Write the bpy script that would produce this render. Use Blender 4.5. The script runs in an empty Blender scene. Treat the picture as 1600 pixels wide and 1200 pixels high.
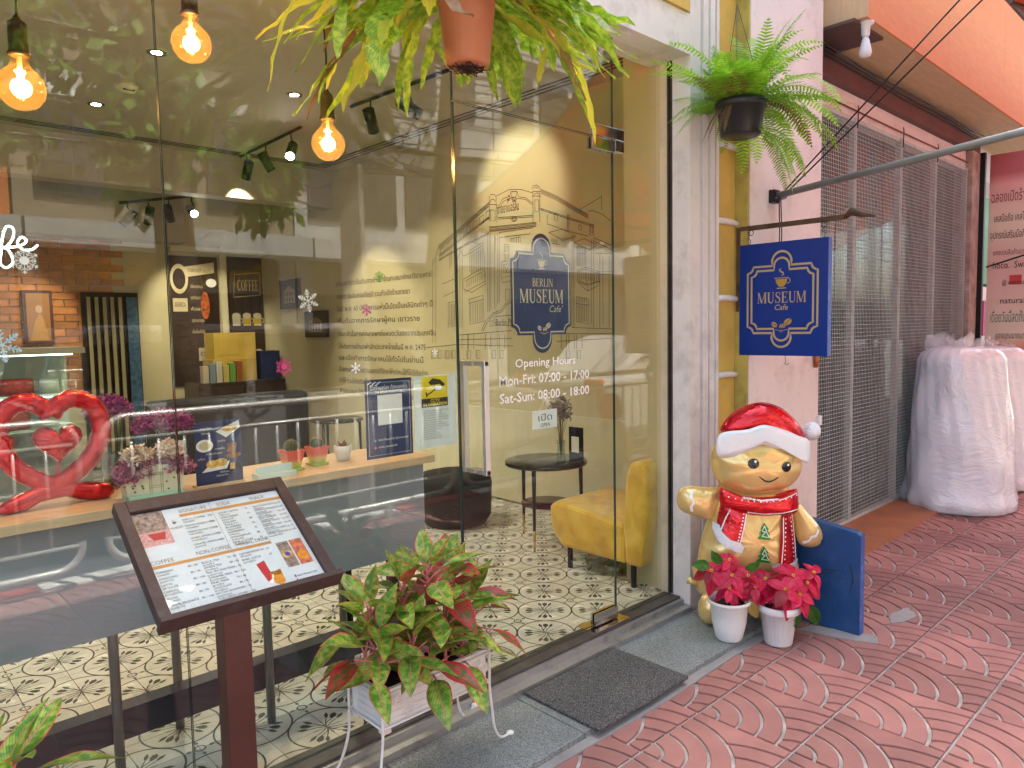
import bpy, bmesh, math, random
import numpy as np
from mathutils import Vector, Matrix
R = math.radians
PI = math.pi
sc = bpy.context.scene
# ------------------------------------------------------------------ camera, sky, sun, exposure
cam_d = bpy.data.cameras.new('camera'); cam = bpy.data.objects.new('camera', cam_d)
sc.collection.objects.link(cam); sc.camera = cam
cam_d.sensor_width = 36.0; cam_d.lens = 36.0 * 1141.804 / 1600.0
cam_d.clip_start = 0.05; cam_d.clip_end = 500
_rot = Matrix(((0.7270, 0.0670, -0.6840), (-0.6864, 0.0428, -0.7260), (-0.0190, 0.9968, 0.0774))).to_4x4()
CAM = Vector((0, -2.18, 1.5))
def _cam():
    yaw, pit, rol = R(46.70613), R(-4.44059), R(-1.08908)
    f = Vector((math.cos(pit) * math.cos(yaw), math.cos(pit) * math.sin(yaw), math.sin(pit)))
    r = f.cross(Vector((0, 0, 1))).normalized(); u = r.cross(f)
    r2 = math.cos(rol) * r + math.sin(rol) * u; u2 = -math.sin(rol) * r + math.cos(rol) * u
    m = Matrix((r2, u2, -f)).transposed().to_4x4(); m.translation = CAM
    return m
cam.matrix_world = _cam()
world = bpy.data.worlds.new('World'); sc.world = world; world.use_nodes = True
wn = world.node_tree; bg = wn.nodes['Background']
sky = wn.nodes.new('ShaderNodeTexSky'); sky.sky_type = 'NISHITA'; sky.sun_disc = False
SUN_EL, SUN_AZ = 66.0, 64.0        # azimuth in degrees from +x towards +y
sky.sun_elevation = R(SUN_EL); sky.sun_rotation = R(90.0 - SUN_AZ)
sky.air_density = 1.0; sky.dust_density = 5.0
bg.inputs[1].default_value = 0.14; wn.links.new(sky.outputs[0], bg.inputs[0])
sun_d = bpy.data.lights.new('sun', 'SUN'); sun = bpy.data.objects.new('sun', sun_d); sc.collection.objects.link(sun)
sun_d.energy = 4.6; sun_d.angle = R(0.5); sun_d.color = (1.0, 0.95, 0.87)
_sd = Vector((math.cos(R(SUN_EL)) * math.cos(R(SUN_AZ)), math.cos(R(SUN_EL)) * math.sin(R(SUN_AZ)), math.sin(R(SUN_EL))))
sun.rotation_euler = _sd.to_track_quat('Z', 'Y').to_euler()
sc.view_settings.view_transform = 'Standard'; sc.view_settings.look = 'None'
sc.view_settings.gamma = 1.0; sc.view_settings.use_curve_mapping = False
sc.view_settings.exposure = 2.74
sc.cycles.use_denoising = True
sc.cycles.transparent_max_bounces = 24; sc.cycles.max_bounces = 10; sc.cycles.diffuse_bounces = 5; sc.cycles.glossy_bounces = 4
sc.cycles.sample_clamp_indirect = 6.0; sc.cycles.blur_glossy = 0.5

# ------------------------------------------------------------------ materials
def lin(h):
    if isinstance(h, str):
        h = h.lstrip('#'); c = [int(h[i:i+2], 16) / 255 for i in (0, 2, 4)]
        return tuple(x / 12.92 if x <= .04045 else ((x + .055) / 1.055) ** 2.4 for x in c)
    return h
class NT:
    def __init__(s, name):
        s.m = bpy.data.materials.new(name); s.m.use_nodes = True
        s.t = s.m.node_tree; s.b = s.t.nodes['Principled BSDF']; s.out = s.t.nodes['Material Output']
    def n(s, ty, **k):
        nd = s.t.nodes.new('ShaderNode' + ty)
        for a, v in k.items():
            if a.startswith('i_'):
                key = a[2:]; key = int(key) if key.isdigit() else key.replace('_', ' ')
                nd.inputs[key].default_value = v
            else: setattr(nd, a, v)
        return nd
    def l(s, a, b): s.t.links.new(a, b)
    def ramp(s, src, stops, interp='LINEAR'):
        r = s.n('ValToRGB'); cr = r.color_ramp; cr.interpolation = interp
        while len(cr.elements) < len(stops): cr.elements.new(.5)
        for e, (p, c) in zip(cr.elements, stops):
            e.position = p; e.color = (*c, 1) if len(c) == 3 else c
        s.l(src, r.inputs[0]); return r
_mats = {}
def mat(name, col, rough=.55, metal=0., var=.12, vscale=4., bump=.15, bscale=60., bdist=.002, coat=0., spec=.5,
        emit=None, estr=0., trans=0., objvar=0., dirt=None, dirtamt=0., dscale=3., sheen=0., aniso=None, dstretch=None):
    if name in _mats: return _mats[name]
    N = NT(name); b = N.b; col = lin(col)
    tc = N.n('TexCoord').outputs['Object']
    no = N.n('TexNoise', i_Scale=vscale, i_Detail=6.); N.l(tc, no.inputs['Vector'])
    if dstretch:
        mp = N.n('Mapping'); mp.inputs['Scale'].default_value = dstretch; N.l(tc, mp.inputs[0]); N.l(mp.outputs[0], no.inputs['Vector'])
    lo = tuple(c * (1 - var) for c in col); hi = tuple(min(1, c * (1 + var)) for c in col)
    rp = N.ramp(no.outputs[0], [(.3, lo), (.7, hi)])
    cout = rp.outputs[0]
    if dirt:
        d = N.n('TexNoise', i_Scale=dscale, i_Detail=10., i_Roughness=.7); N.l(tc, d.inputs['Vector'])
        dr = N.ramp(d.outputs[0], [(.5 , (0, 0, 0)), (.72, (1, 1, 1))])
        ml = N.n('Math', operation='MULTIPLY', i_1=dirtamt); N.l(dr.outputs[0], ml.inputs[0])
        mx = N.n('MixRGB'); mx.inputs[2].default_value = (*lin(dirt), 1); N.l(ml.outputs[0], mx.inputs[0]); N.l(cout, mx.inputs[1]); cout = mx.outputs[0]
    if objvar:
        oi = N.n('ObjectInfo'); mr = N.n('MapRange', i_3=1 - objvar, i_4=1 + objvar); N.l(oi.outputs['Random'], mr.inputs[0])
        hs = N.n('HueSaturation'); N.l(mr.outputs[0], hs.inputs['Value']); N.l(cout, hs.inputs['Color']); cout = hs.outputs[0]
    N.l(cout, b.inputs['Base Color'])
    b.inputs['Metallic'].default_value = metal; b.inputs['Specular IOR Level'].default_value = spec
    rr = N.n('MapRange', i_3=max(0, rough - .08), i_4=min(1, rough + .08)); N.l(no.outputs[0], rr.inputs[0]); N.l(rr.outputs[0], b.inputs['Roughness'])
    if coat: b.inputs['Coat Weight'].default_value = coat
    if sheen: b.inputs['Sheen Weight'].default_value = sheen
    if trans: b.inputs['Transmission Weight'].default_value = trans
    if bump:
        nb = N.n('TexNoise', i_Scale=bscale, i_Detail=5.); N.l(tc, nb.inputs['Vector'])
        bp = N.n('Bump', i_Strength=bump, i_Distance=bdist); N.l(nb.outputs[0], bp.inputs['Height']); N.l(bp.outputs[0], b.inputs['Normal'])
    if emit is not None:
        b.inputs['Emission Color'].default_value = (*lin(emit), 1); b.inputs['Emission Strength'].default_value = estr
    _mats[name] = N.m; return N.m

def glass_mat(name, tint=(.93, .965, .935), r0=.042):
    N = NT(name); g = N.n('NewGeometry'); d = N.n('VectorMath', operation='DOT_PRODUCT')
    N.l(g.outputs['Normal'], d.inputs[0]); N.l(g.outputs['Incoming'], d.inputs[1])
    a = N.n('Math', operation='ABSOLUTE'); N.l(d.outputs['Value'], a.inputs[0])
    s1 = N.n('Math', operation='SUBTRACT', i_0=1.); N.l(a.outputs[0], s1.inputs[1])
    p = N.n('Math', operation='POWER', i_1=5.); N.l(s1.outputs[0], p.inputs[0])
    m = N.n('Math', operation='MULTIPLY_ADD', i_1=1 - r0, i_2=r0); N.l(p.outputs[0], m.inputs[0])
    tr = N.n('BsdfTransparent'); tr.inputs[0].default_value = (*tint, 1)
    gl = N.n('BsdfGlossy'); gl.inputs['Roughness'].default_value = 0.0; tcg = N.n('TexCoord').outputs['Object']; ng = N.n('TexNoise', i_Scale=1.3, i_Detail=1.); N.l(tcg, ng.inputs['Vector']); bg_ = N.n('Bump', i_Strength=1., i_Distance=.00006); N.l(ng.outputs[0], bg_.inputs['Height']); N.l(bg_.outputs[0], gl.inputs['Normal'])
    mx = N.n('MixShader'); N.l(m.outputs[0], mx.inputs[0]); N.l(tr.outputs[0], mx.inputs[1]); N.l(gl.outputs[0], mx.inputs[2])
    N.l(mx.outputs[0], N.out.inputs[0]); return N.m

def leaf_mat(name, base, edge, mid, blotch=None, trans=.35, rough=.35, edgew=.78, bamt=.5):
    """leaf colour from its own UV: u across (-1..1 stored 0..1), v along"""
    N = NT(name); b = N.b
    uv = N.n('UVMap'); sp = N.n('SeparateXYZ'); N.l(uv.outputs[0], sp.inputs[0])
    c = N.n('Math', operation='SUBTRACT', i_1=.5); N.l(sp.outputs[0], c.inputs[0])
    ab = N.n('Math', operation='ABSOLUTE'); N.l(c.outputs[0], ab.inputs[0])
    m2 = N.n('Math', operation='MULTIPLY', i_1=2.); N.l(ab.outputs[0], m2.inputs[0])
    oi = N.n('ObjectInfo'); tc = N.n('TexCoord').outputs['Object']
    add = N.n('VectorMath', operation='ADD'); N.l(tc, add.inputs[0]); N.l(oi.outputs['Random'], add.inputs[1])
    no = N.n('TexNoise', i_Scale=45., i_Detail=4.); N.l(add.outputs[0], no.inputs['Vector'])
    col = N.ramp(no.outputs[0], [(.42, lin(base)), (.62, lin(blotch or base))]).outputs[0]
    # side veins
    w = N.n('TexWave', i_Scale=3.2, i_Distortion=1.5); w.bands_direction = 'Y'
    cx = N.n('CombineXYZ'); sk = N.n('Math', operation='MULTIPLY_ADD', i_1=-.45); N.l(m2.outputs[0], sk.inputs[0]); N.l(sp.outputs[1], sk.inputs[2])
    N.l(sk.outputs[0], cx.inputs[1]); N.l(cx.outputs[0], w.inputs['Vector'])
    wr = N.ramp(w.outputs[0], [(.0, (.72, .72, .72)), (.6, (1.1, 1.1, 1.1))])
    mu = N.n('MixRGB', blend_type='MULTIPLY'); mu.inputs[0].default_value = .8; N.l(col, mu.inputs[1]); N.l(wr.outputs[0], mu.inputs[2])
    ns = N.n('Math', operation='MULTIPLY_ADD', i_1=.35, i_2=-.17); N.l(no.outputs[0], ns.inputs[0])
    aa = N.n('Math', operation='ADD'); N.l(m2.outputs[0], aa.inputs[0]); N.l(ns.outputs[0], aa.inputs[1])
    ed = N.ramp(aa.outputs[0], [(edgew, (0, 0, 0)), (min(1, edgew + .15), (1, 1, 1))])
    x1 = N.n('MixRGB'); x1.inputs[2].default_value = (*lin(edge), 1); N.l(ed.outputs[0], x1.inputs[0]); N.l(mu.outputs[0], x1.inputs[1])
    md = N.ramp(m2.outputs[0], [(.03, (1, 1, 1)), (.09, (0, 0, 0))])
    x2 = N.n('MixRGB'); x2.inputs[2].default_value = (*lin(mid), 1); N.l(md.outputs[0], x2.inputs[0]); N.l(x1.outputs[0], x2.inputs[1])
    mr = N.n('MapRange', i_3=.75, i_4=1.25); N.l(oi.outputs['Random'], mr.inputs[0])
    hs = N.n('HueSaturation'); N.l(mr.outputs[0], hs.inputs['Value']); N.l(x2.outputs[0], hs.inputs['Color'])
    N.l(hs.outputs[0], b.inputs['Base Color']); b.inputs['Roughness'].default_value = rough
    bp = N.n('Bump', i_Strength=.4, i_Distance=.002); N.l(wr.outputs[0], bp.inputs['Height']); N.l(bp.outputs[0], b.inputs['Normal'])
    tl = N.n('BsdfTranslucent'); N.l(hs.outputs[0], tl.inputs[0])
    mx = N.n('MixShader'); mx.inputs[0].default_value = trans; N.l(b.outputs[0], mx.inputs[1]); N.l(tl.outputs[0], mx.inputs[2])
    N.l(mx.outputs[0], N.out.inputs[0]); return N.m

def foil_mat(name, col, rough=.2, metal=.75, bump=.35):
    N = NT(name); b = N.b; tc = N.n('TexCoord').outputs['Object']
    b.inputs['Base Color'].default_value = (*lin(col), 1); b.inputs['Metallic'].default_value = metal
    b.inputs['Roughness'].default_value = rough; b.inputs['Coat Weight'].default_value = .5; b.inputs['Coat Roughness'].default_value = .08
    n1 = N.n('TexNoise', i_Scale=14., i_Detail=4., i_Distortion=1.2); N.l(tc, n1.inputs['Vector'])
    n2 = N.n('TexVoronoi', i_Scale=22., feature='SMOOTH_F1'); N.l(tc, n2.inputs['Vector'])
    ad = N.n('Math', operation='ADD'); N.l(n1.outputs[0], ad.inputs[0]); N.l(n2.outputs[0], ad.inputs[1])
    bp = N.n('Bump', i_Strength=bump, i_Distance=.006); N.l(ad.outputs[0], bp.inputs['Height']); N.l(bp.outputs[0], b.inputs['Normal'])
    return N.m

# ------------------------------------------------------------------ mesh builder
def V(*a): return Vector(a)
class Frame:
    """a flat drawing plane: origin, u, v axes (unit), n = u x v"""
    def __init__(s, o, u, v): s.o = Vector(o); s.u = Vector(u).normalized(); s.v = Vector(v).normalized(); s.n = s.u.cross(s.v).normalized()
    def p(s, x, y, d=0.): return s.o + s.u * x + s.v * y + s.n * d
class MB:
    def __init__(s): s.v = []; s.f = []; s.mi = []; s.sm = []; s.uv = None
    def add(s, vs, fs, m=0, smooth=False):
        k = len(s.v); s.v.extend([tuple(v) for v in vs])
        for f in fs: s.f.append(tuple(i + k for i in f)); s.mi.append(m); s.sm.append(smooth)
        return s
    def box(s, x0, x1, y0, y1, z0, z1, m=0, M=None):
        vs = [Vector((x, y, z)) for x in (x0, x1) for y in (y0, y1) for z in (z0, z1)]
        if M is not None: vs = [M @ v for v in vs]
        return s.add(vs, [(0, 1, 3, 2), (4, 6, 7, 5), (0, 4, 5, 1), (2, 3, 7, 6), (0, 2, 6, 4), (1, 5, 7, 3)], m)
    def tube(s, pts, r, n=8, m=0, caps=True, smooth=True):
        pts = [Vector(p) for p in pts]; rs = r if isinstance(r, (list, tuple)) else [r] * len(pts)
        t = (pts[1] - pts[0]).normalized(); up = Vector((0, 0, 1)) if abs(t.z) < .9 else Vector((1, 0, 0))
        a = t.cross(up).normalized(); vs = []
        for i, p in enumerate(pts):
            t2 = ((pts[min(i + 1, len(pts) - 1)] - pts[max(i - 1, 0)])).normalized()
            a = (a - t2 * a.dot(t2)); a = a.normalized() if a.length > 1e-6 else t2.orthogonal().normalized()
            b = t2.cross(a)
            for j in range(n):
                q = 2 * PI * j / n; vs.append(p + (a * math.cos(q) + b * math.sin(q)) * rs[i])
        fs = [(i * n + j, i * n + (j + 1) % n, (i + 1) * n + (j + 1) % n, (i + 1) * n + j) for i in range(len(pts) - 1) for j in range(n)]
        s.add(vs, fs, m, smooth)
        if caps:
            k = len(s.v) - len(vs)
            s.f.append(tuple(k + j for j in reversed(range(n)))); s.mi.append(m); s.sm.append(False)
            k2 = k + (len(pts) - 1) * n; s.f.append(tuple(k2 + j for j in range(n))); s.mi.append(m); s.sm.append(False)
        return s
    def lathe(s, prof, c=(0, 0, 0), n=24, m=0, smooth=True, ripple=None, M=None):
        vs = []; c = Vector(c)
        for (r, z) in prof:
            for j in range(n):
                q = 2 * PI * j / n; rr = r * (1 + (ripple(q, z) if ripple else 0)); p = Vector((rr * math.cos(q), rr * math.sin(q), z))
                if M is not None: p = M @ p
                vs.append(p + c)
        fs = [(i * n + j, i * n + (j + 1) % n, (i + 1) * n + (j + 1) % n, (i + 1) * n + j) for i in range(len(prof) - 1) for j in range(n)]
        s.add(vs, fs, m, smooth); k = len(s.v) - len(vs)
        if prof[0][0] > 1e-5: s.f.append(tuple(k + j for j in reversed(range(n)))); s.mi.append(m); s.sm.append(False)
        if prof[-1][0] > 1e-5: s.f.append(tuple(k + (len(prof) - 1) * n + j for j in range(n))); s.mi.append(m); s.sm.append(False)
        return s
    def grid(s, fn, nu, nv, m=0, smooth=True, closed=False):
        vs = [fn(i / nu, j / nv) for i in range(nu + 1) for j in range(nv + 1)]
        return s.add(vs, [(i * (nv + 1) + j, (i + 1) * (nv + 1) + j, (i + 1) * (nv + 1) + j + 1, i * (nv + 1) + j + 1) for i in range(nu) for j in range(nv)], m, smooth)
    def poly(s, fr, pts, d=0., m=0):
        return s.add([fr.p(x, y, d) for x, y in pts], [tuple(range(len(pts)))], m)
    def prism(s, fr, pts, d0, d1, m=0, ms=None):
        n = len(pts); A = sum(pts[i][0] * pts[(i + 1) % n][1] - pts[(i + 1) % n][0] * pts[i][1] for i in range(n))
        if A < 0: pts = pts[::-1]
        s.add([fr.p(x, y, d0) for x, y in pts] + [fr.p(x, y, d1) for x, y in pts], [tuple(range(n, 2 * n)), tuple(reversed(range(n)))], m)
        k = len(s.v) - 2 * n
        for i in range(n):
            s.f.append((k + i, k + (i + 1) % n, k + n + (i + 1) % n, k + n + i)); s.mi.append(m if ms is None else ms); s.sm.append(False)
        return s
    def ribbon(s, fr, pts, w, d=0., m=0, closed=False):
        """flat painted stroke of width w (number or per point)"""
        n = len(pts); ws = w if isinstance(w, (list, tuple)) else [w] * n; P = [Vector((x, y)) for x, y in pts]; vs = []
        for i in range(n):
            a = P[(i - 1) % n] if (closed or i > 0) else P[i]; b = P[(i + 1) % n] if (closed or i < n - 1) else P[i]
            t = (b - a); t = t.normalized() if t.length > 1e-9 else Vector((1, 0)); nn = Vector((-t.y, t.x)) * ws[i] / 2
            for q in (P[i] + nn, P[i] - nn): vs.append(fr.p(q.x, q.y, d))
        fs = [(2 * i + 1, (2 * i + 3) % (2 * n), (2 * i + 2) % (2 * n), 2 * i) for i in range(n if closed else n - 1)]
        return s.add(vs, fs, m)
    def text(s, fr, txt, x, y, h, d=.0006, m=0, align='L', w=None, shear=0., bold=0., rev=False):
        vs, fs, W = text_geo(txt, shear, bold)
        if not vs: return s
        sx = h / .72; sy = sx
        if w: sx = w / W
        ox = x - (W * sx / 2 if align == 'C' else (W * sx if align == 'R' else 0))
        return s.add([fr.p(ox + a * sx, y + b * sy, d) for a, b in vs], fs, m)
    def build(s, name, mats, parent=None, base=None, bevel=0., uv=None, weld=False):
        me = bpy.data.meshes.new(name)
        off = base if base is not None else (root_of(parent).location if parent is not None else Vector((0, 0, 0)))
        off = Vector(off)
        me.from_pydata([(v[0] - off.x, v[1] - off.y, v[2] - off.z) for v in s.v], [], s.f)
        if not isinstance(mats, (list, tuple)): mats = [mats]
        for q in mats: me.materials.append(q)
        me.polygons.foreach_set('material_index', s.mi); me.polygons.foreach_set('use_smooth', s.sm)
        if uv is not None:
            l = me.uv_layers.new(name='UVMap'); a = np.array(uv, dtype=np.float32)
            li = np.zeros(len(me.loops), dtype=np.int32); me.loops.foreach_get('vertex_index', li); l.data.foreach_set('uv', a[li].ravel())
        me.update()
        o = bpy.data.objects.new(name, me); sc.collection.objects.link(o)
        if parent is not None: o.parent = parent
        elif base is not None: o.location = off
        if bevel:
            b = o.modifiers.new('bevel', 'BEVEL'); b.width = bevel; b.segments = 2; b.limit_method = 'ANGLE'; b.angle_limit = R(40)
        return o
def root_of(o):
    while o.parent is not None: o = o.parent
    return o
def thing(name, label, cat, loc, group=None, rz=0.):
    o = bpy.data.objects.new(name, None); sc.collection.objects.link(o); o.location = loc; o.rotation_euler = (0, 0, rz); o.empty_display_size = .05
    o['label'] = label; o['category'] = cat
    if group: o['group'] = group
    return o
def tag(o, label, cat, group=None):
    o['label'] = label; o['category'] = cat
    if group: o['group'] = group
    return o
def struct(o): o['kind'] = 'structure'; return o
def stuff(o, label=None, cat=None):
    o['kind'] = 'stuff'
    if label: o['label'] = label
    if cat: o['category'] = cat
    return o
def link_copy(o, parent=None, M=None):
    c = o.copy(); sc.collection.objects.link(c)
    if parent is not None: c.parent = parent
    if M is not None: c.matrix_local = M
    return c
def copy_tree(o, parent=None):
    c = o.copy(); sc.collection.objects.link(c)
    if parent is not None: c.parent = parent
    for ch in list(o.children): copy_tree(ch, c)
    return c
_tc = {}
def text_geo(txt, shear=0., bold=0.):
    key = (txt, shear, bold)
    if key in _tc: return _tc[key]
    c = bpy.data.curves.new('lettering_source', 'FONT'); c.body = txt; c.size = 1.; c.resolution_u = 2; c.shear = shear; c.offset = bold; c.fill_mode = 'FRONT'
    o = bpy.data.objects.new('lettering_source', c); sc.collection.objects.link(o)
    me = o.to_mesh(); vs = [(v.co.x, v.co.y) for v in me.vertices]; fs = [tuple(p.vertices) for p in me.polygons]
    o.to_mesh_clear(); bpy.data.objects.remove(o); bpy.data.curves.remove(c)
    x0 = min([v[0] for v in vs] or [0]); W = max([v[0] for v in vs] or [1]) - x0; vs = [(a - x0, b) for a, b in vs]
    _tc[key] = (vs, fs, W); return _tc[key]
def arc(cx, cy, r, a0, a1, n=12, ry=None):
    ry = r if ry is None else ry
    return [(cx + r * math.cos(R(a0 + (a1 - a0) * i / n)), cy + ry * math.sin(R(a0 + (a1 - a0) * i / n))) for i in range(n + 1)]
# roman capitals drawn as strokes (unit height, thick stems, hairlines, slab serifs)
def _stem(P, x, t=.15, y0=0., y1=1., ser=.07, top=True, bot=True):
    P.append([(x, y0), (x + t, y0), (x + t, y1), (x, y1)])
    if bot: P.append([(x - ser, y0), (x + t + ser, y0), (x + t + ser, y0 + .04), (x - ser, y0 + .04)])
    if top: P.append([(x - ser, y1 - .04), (x + t + ser, y1 - .04), (x + t + ser, y1), (x - ser, y1)])
def _line(a, b, t): return [(a[0] - t / 2, a[1]), (a[0] + t / 2, a[1]), (b[0] + t / 2, b[1]), (b[0] - t / 2, b[1])]
def _band(pts, ws):
    out = []
    for i in range(len(pts) - 1):
        q = []
        for k in (i, i + 1):
            a = pts[max(k - 1, 0)]; b = pts[min(k + 1, len(pts) - 1)]; tx, ty = b[0] - a[0], b[1] - a[1]; L = math.hypot(tx, ty) or 1; q.append((pts[k], (-ty / L * ws[k] / 2, tx / L * ws[k] / 2)))
        (p, n1), (r, n2) = q
        out.append([(p[0] - n1[0], p[1] - n1[1]), (r[0] - n2[0], r[1] - n2[1]), (r[0] + n2[0], r[1] + n2[1]), (p[0] + n1[0], p[1] + n1[1])])
    return out
def serif_glyph(c):
    P = []; T, h = .15, .05
    if c == 'M':
        _stem(P, .06, .05); _stem(P, .74, T); P.append(_line((.12, 1), (.44, .02), .15)); P.append(_line((.78, 1), (.44, .02), .06)); return P, .97
    if c == 'U':
        _stem(P, .07, T, .3, 1, bot=False); _stem(P, .58, h, .3, 1, bot=False); pts = arc(.375, .3, .23, 180, 360, 12, .27); P += _band(pts, [T - (T - h) * i / 12 for i in range(13)]); return P, .72
    if c == 'S':
        pts = [(.50, .80), (.44, .92), (.32, .97), (.18, .92), (.12, .78), (.18, .64), (.32, .54), (.46, .43), (.52, .27), (.45, .09), (.31, .03), (.15, .08), (.08, .22)]
        P += _band(pts, [.03, .05, .06, .09, .12, .15, .17, .15, .12, .09, .06, .05, .03]); P.append(_line((.52, .70), (.52, 1), .04)); P.append(_line((.08, 0), (.08, .32), .04)); return P, .62
    if c == 'E' or c == 'F':
        _stem(P, .07, T); P.append([(.1, .95), (.56, .95), (.56, 1), (.1, 1)]); P.append([(.1, .48), (.42, .48), (.42, .53), (.1, .53)]); P.append(_line((.55, .76), (.56, 1), .04)); P.append(_line((.42, .38), (.42, .63), .04))
        if c == 'E': P.append([(.1, 0), (.58, 0), (.58, .05), (.1, .05)]); P.append(_line((.6, 0), (.57, .26), .04))
        return P, .66
    if c in 'BR':
        _stem(P, .07, T); a = arc(.30, .75, .22, 90, -90, 10, .225); P += _band([(.1, .975)] + a + [(.1, .525)], [h] + [h + (T - h) * math.sin(PI * i / 10) for i in range(11)] + [h])
        if c == 'B': a = arc(.32, .27, .25, 90, -90, 10, .245); P += _band([(.1, .515)] + a + [(.1, .025)], [h] + [h + (T - h) * math.sin(PI * i / 10) for i in range(11)] + [h]); return P, .66
        P.append(_line((.30, .52), (.60, 0), .14)); P.append([(.52, 0), (.74, 0), (.74, .04), (.52, .04)]); return P, .74
    if c == 'L':
        _stem(P, .07, T); P.append([(.1, 0), (.56, 0), (.56, .05), (.1, .05)]); P.append(_line((.58, 0), (.55, .28), .04)); return P, .62
    if c == 'I': _stem(P, .09, T); return P, .34
    if c == 'N': _stem(P, .08, .05); _stem(P, .66, .05, bot=False); P.append(_line((.11, 1), (.67, 0), .15)); return P, .80
    if c in 'OC':
        n = 24; a0, a1 = (0, 360) if c == 'O' else (45, 315)
        pts = arc(.38, .5, .30, a0, a1, n, .47); P += _band(pts, [h + (T - h) * abs(math.cos(R(a0 + (a1 - a0) * i / n))) ** 1.3 for i in range(n + 1)])
        if c == 'C': P.append(_line((.62, .68), (.62, .98), .04))
        return P, .78
    if c == 'A': P.append(_line((.12, 0), (.38, 1), .05)); P.append(_line((.66, 0), (.38, 1), .15)); P.append([(.22, .33), (.55, .33), (.55, .38), (.22, .38)]); P.append([(0, 0), (.22, 0), (.22, .04), (0, .04)]); P.append([(.54, 0), (.8, 0), (.8, .04), (.54, .04)]); return P, .8
    return P, .4
def serif(mb, fr, txt, cx, y, h, w, d=.0006, m=0):
    gs = [serif_glyph(c) for c in txt]; W = sum(g[1] for g in gs) + .06 * (len(gs) - 1); s = w / W; x = cx - w / 2
    for P, gw in gs:
        for k, p in enumerate(P): mb.add([fr.p(x + a * s, y + b * h, d + .00002 * k) for a, b in p], [tuple(range(len(p)))], m)
        x += (gw + .06) * s
rnd = random.Random(7)
# ------------------------------------------------------------------ shared materials
M_paver = mat('paver_red', (.33, .150, .130), rough=.75, var=.28, vscale=3.5, bump=.5, bscale=220, bdist=.0015, objvar=.24, dirt=(.27, .235, .22), dirtamt=.85, dscale=2.0)
M_groove = mat('paver_groove', (.40, .37, .34), rough=.9, var=.4, vscale=14, bump=.4, bscale=150)
M_mortar = mat('joint_mortar', (.15, .14, .13), rough=.95, var=.5, vscale=9, bump=.5, bscale=120)
M_cement = mat('cement', (.30, .29, .28), rough=.9, var=.25, vscale=6, bump=.5, bscale=90, dirt=(.12, .11, .10), dirtamt=.6)
def speckle(name, a, b, c, s=420., rough=.6, bump=.2, big=(.85, 1.1)):
    if name in _mats: return _mats[name]
    N = NT(name); tc = N.n('TexCoord').outputs['Object']; no = N.n('TexNoise', i_Scale=s, i_Detail=2.); N.l(tc, no.inputs['Vector'])
    r = N.ramp(no.outputs[0], [(.38, a), (.5, b), (.62, c)]); n2 = N.n('TexNoise', i_Scale=4., i_Detail=8.); N.l(tc, n2.inputs['Vector'])
    mr = N.n('MapRange', i_1=.3, i_2=.7, i_3=big[0], i_4=big[1]); N.l(n2.outputs[0], mr.inputs[0])
    hs = N.n('HueSaturation'); N.l(r.outputs[0], hs.inputs['Color']); N.l(mr.outputs[0], hs.inputs['Value']); N.l(hs.outputs[0], N.b.inputs['Base Color'])
    N.b.inputs['Roughness'].default_value = rough; bp = N.n('Bump', i_Strength=bump, i_Distance=.002); N.l(no.outputs[0], bp.inputs['Height']); N.l(bp.outputs[0], N.b.inputs['Normal'])
    _mats[name] = N.m; return N.m
M_granite = speckle('granite', (.10, .115, .115), (.19, .21, .21), (.33, .36, .36), 300, .65)
M_matt = speckle('door_mat_fibre', (.012, .012, .013), (.05, .05, .052), (.22, .22, .22), 360, .95, 1.0)
M_alu = mat('aluminium', (.42, .42, .41), rough=.42, metal=.7, var=.1, bump=.05, dirt=(.18, .17, .16), dirtamt=.7, dscale=9)
M_sill = mat('dark_sill', (.055, .045, .042), rough=.5, var=.2, bump=.1, dirt=(.12, .11, .10), dirtamt=.6, dscale=8)
M_white_wall = mat('white_plaster', (.72, .66, .62), rough=.8, var=.07, vscale=3, bump=.5, bscale=26, bdist=.005, dirt=(.40, .35, .31), dirtamt=.7, dscale=4.5)
M_pink_wall = mat('pinkish_plaster', (.74, .645, .62), rough=.85, var=.08, vscale=2, bump=.5, bscale=22, bdist=.004, dirt=(.50, .40, .37), dirtamt=.65, dscale=4.5)
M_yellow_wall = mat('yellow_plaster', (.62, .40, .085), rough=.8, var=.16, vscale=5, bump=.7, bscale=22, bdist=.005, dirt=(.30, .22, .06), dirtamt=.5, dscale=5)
M_olive_wall = mat('olive_yellow_plaster', (.42, .32, .07), rough=.85, var=.2, vscale=7, bump=.7, bscale=25, dirt=(.15, .13, .05), dirtamt=.8, dscale=6)
M_cream = mat('cream_paint', (.60, .55, .38), rough=.7, var=.06, bump=.2, bscale=30)
M_int_wall = mat('interior_cream_wall', (.52, .45, .27), rough=.75, var=.04, bump=.15, bscale=40)
M_int_dark = mat('interior_olive_wall', (.44, .38, .22), rough=.75, var=.05, bump=.15)
M_ceiling = mat('interior_ceiling', (.42, .36, .28), rough=.7, var=.03, bump=.05)
M_black = mat('black_metal', (.012, .012, .013), rough=.35, metal=.3, var=.1, bump=0)
M_steel = mat('brushed_steel', (.72, .69, .66), rough=.42, metal=1., var=.05, bump=.1, bscale=200)
M_glass = glass_mat('window_glass')
M_gedge = mat('glass_cut_edge', (.03, .06, .05), rough=.2, var=.1, bump=0)
M_wood = mat('pale_wood', (.66, .49, .31), rough=.5, var=.14, vscale=3, dstretch=(1.2, 22, 22), bump=.1)
M_darkwood = mat('dark_wood', (.045, .022, .018), rough=.5, var=.3, vscale=5, bump=.2, bscale=70, dirt=(.14, .11, .10), dirtamt=.35, dscale=14)
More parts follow.
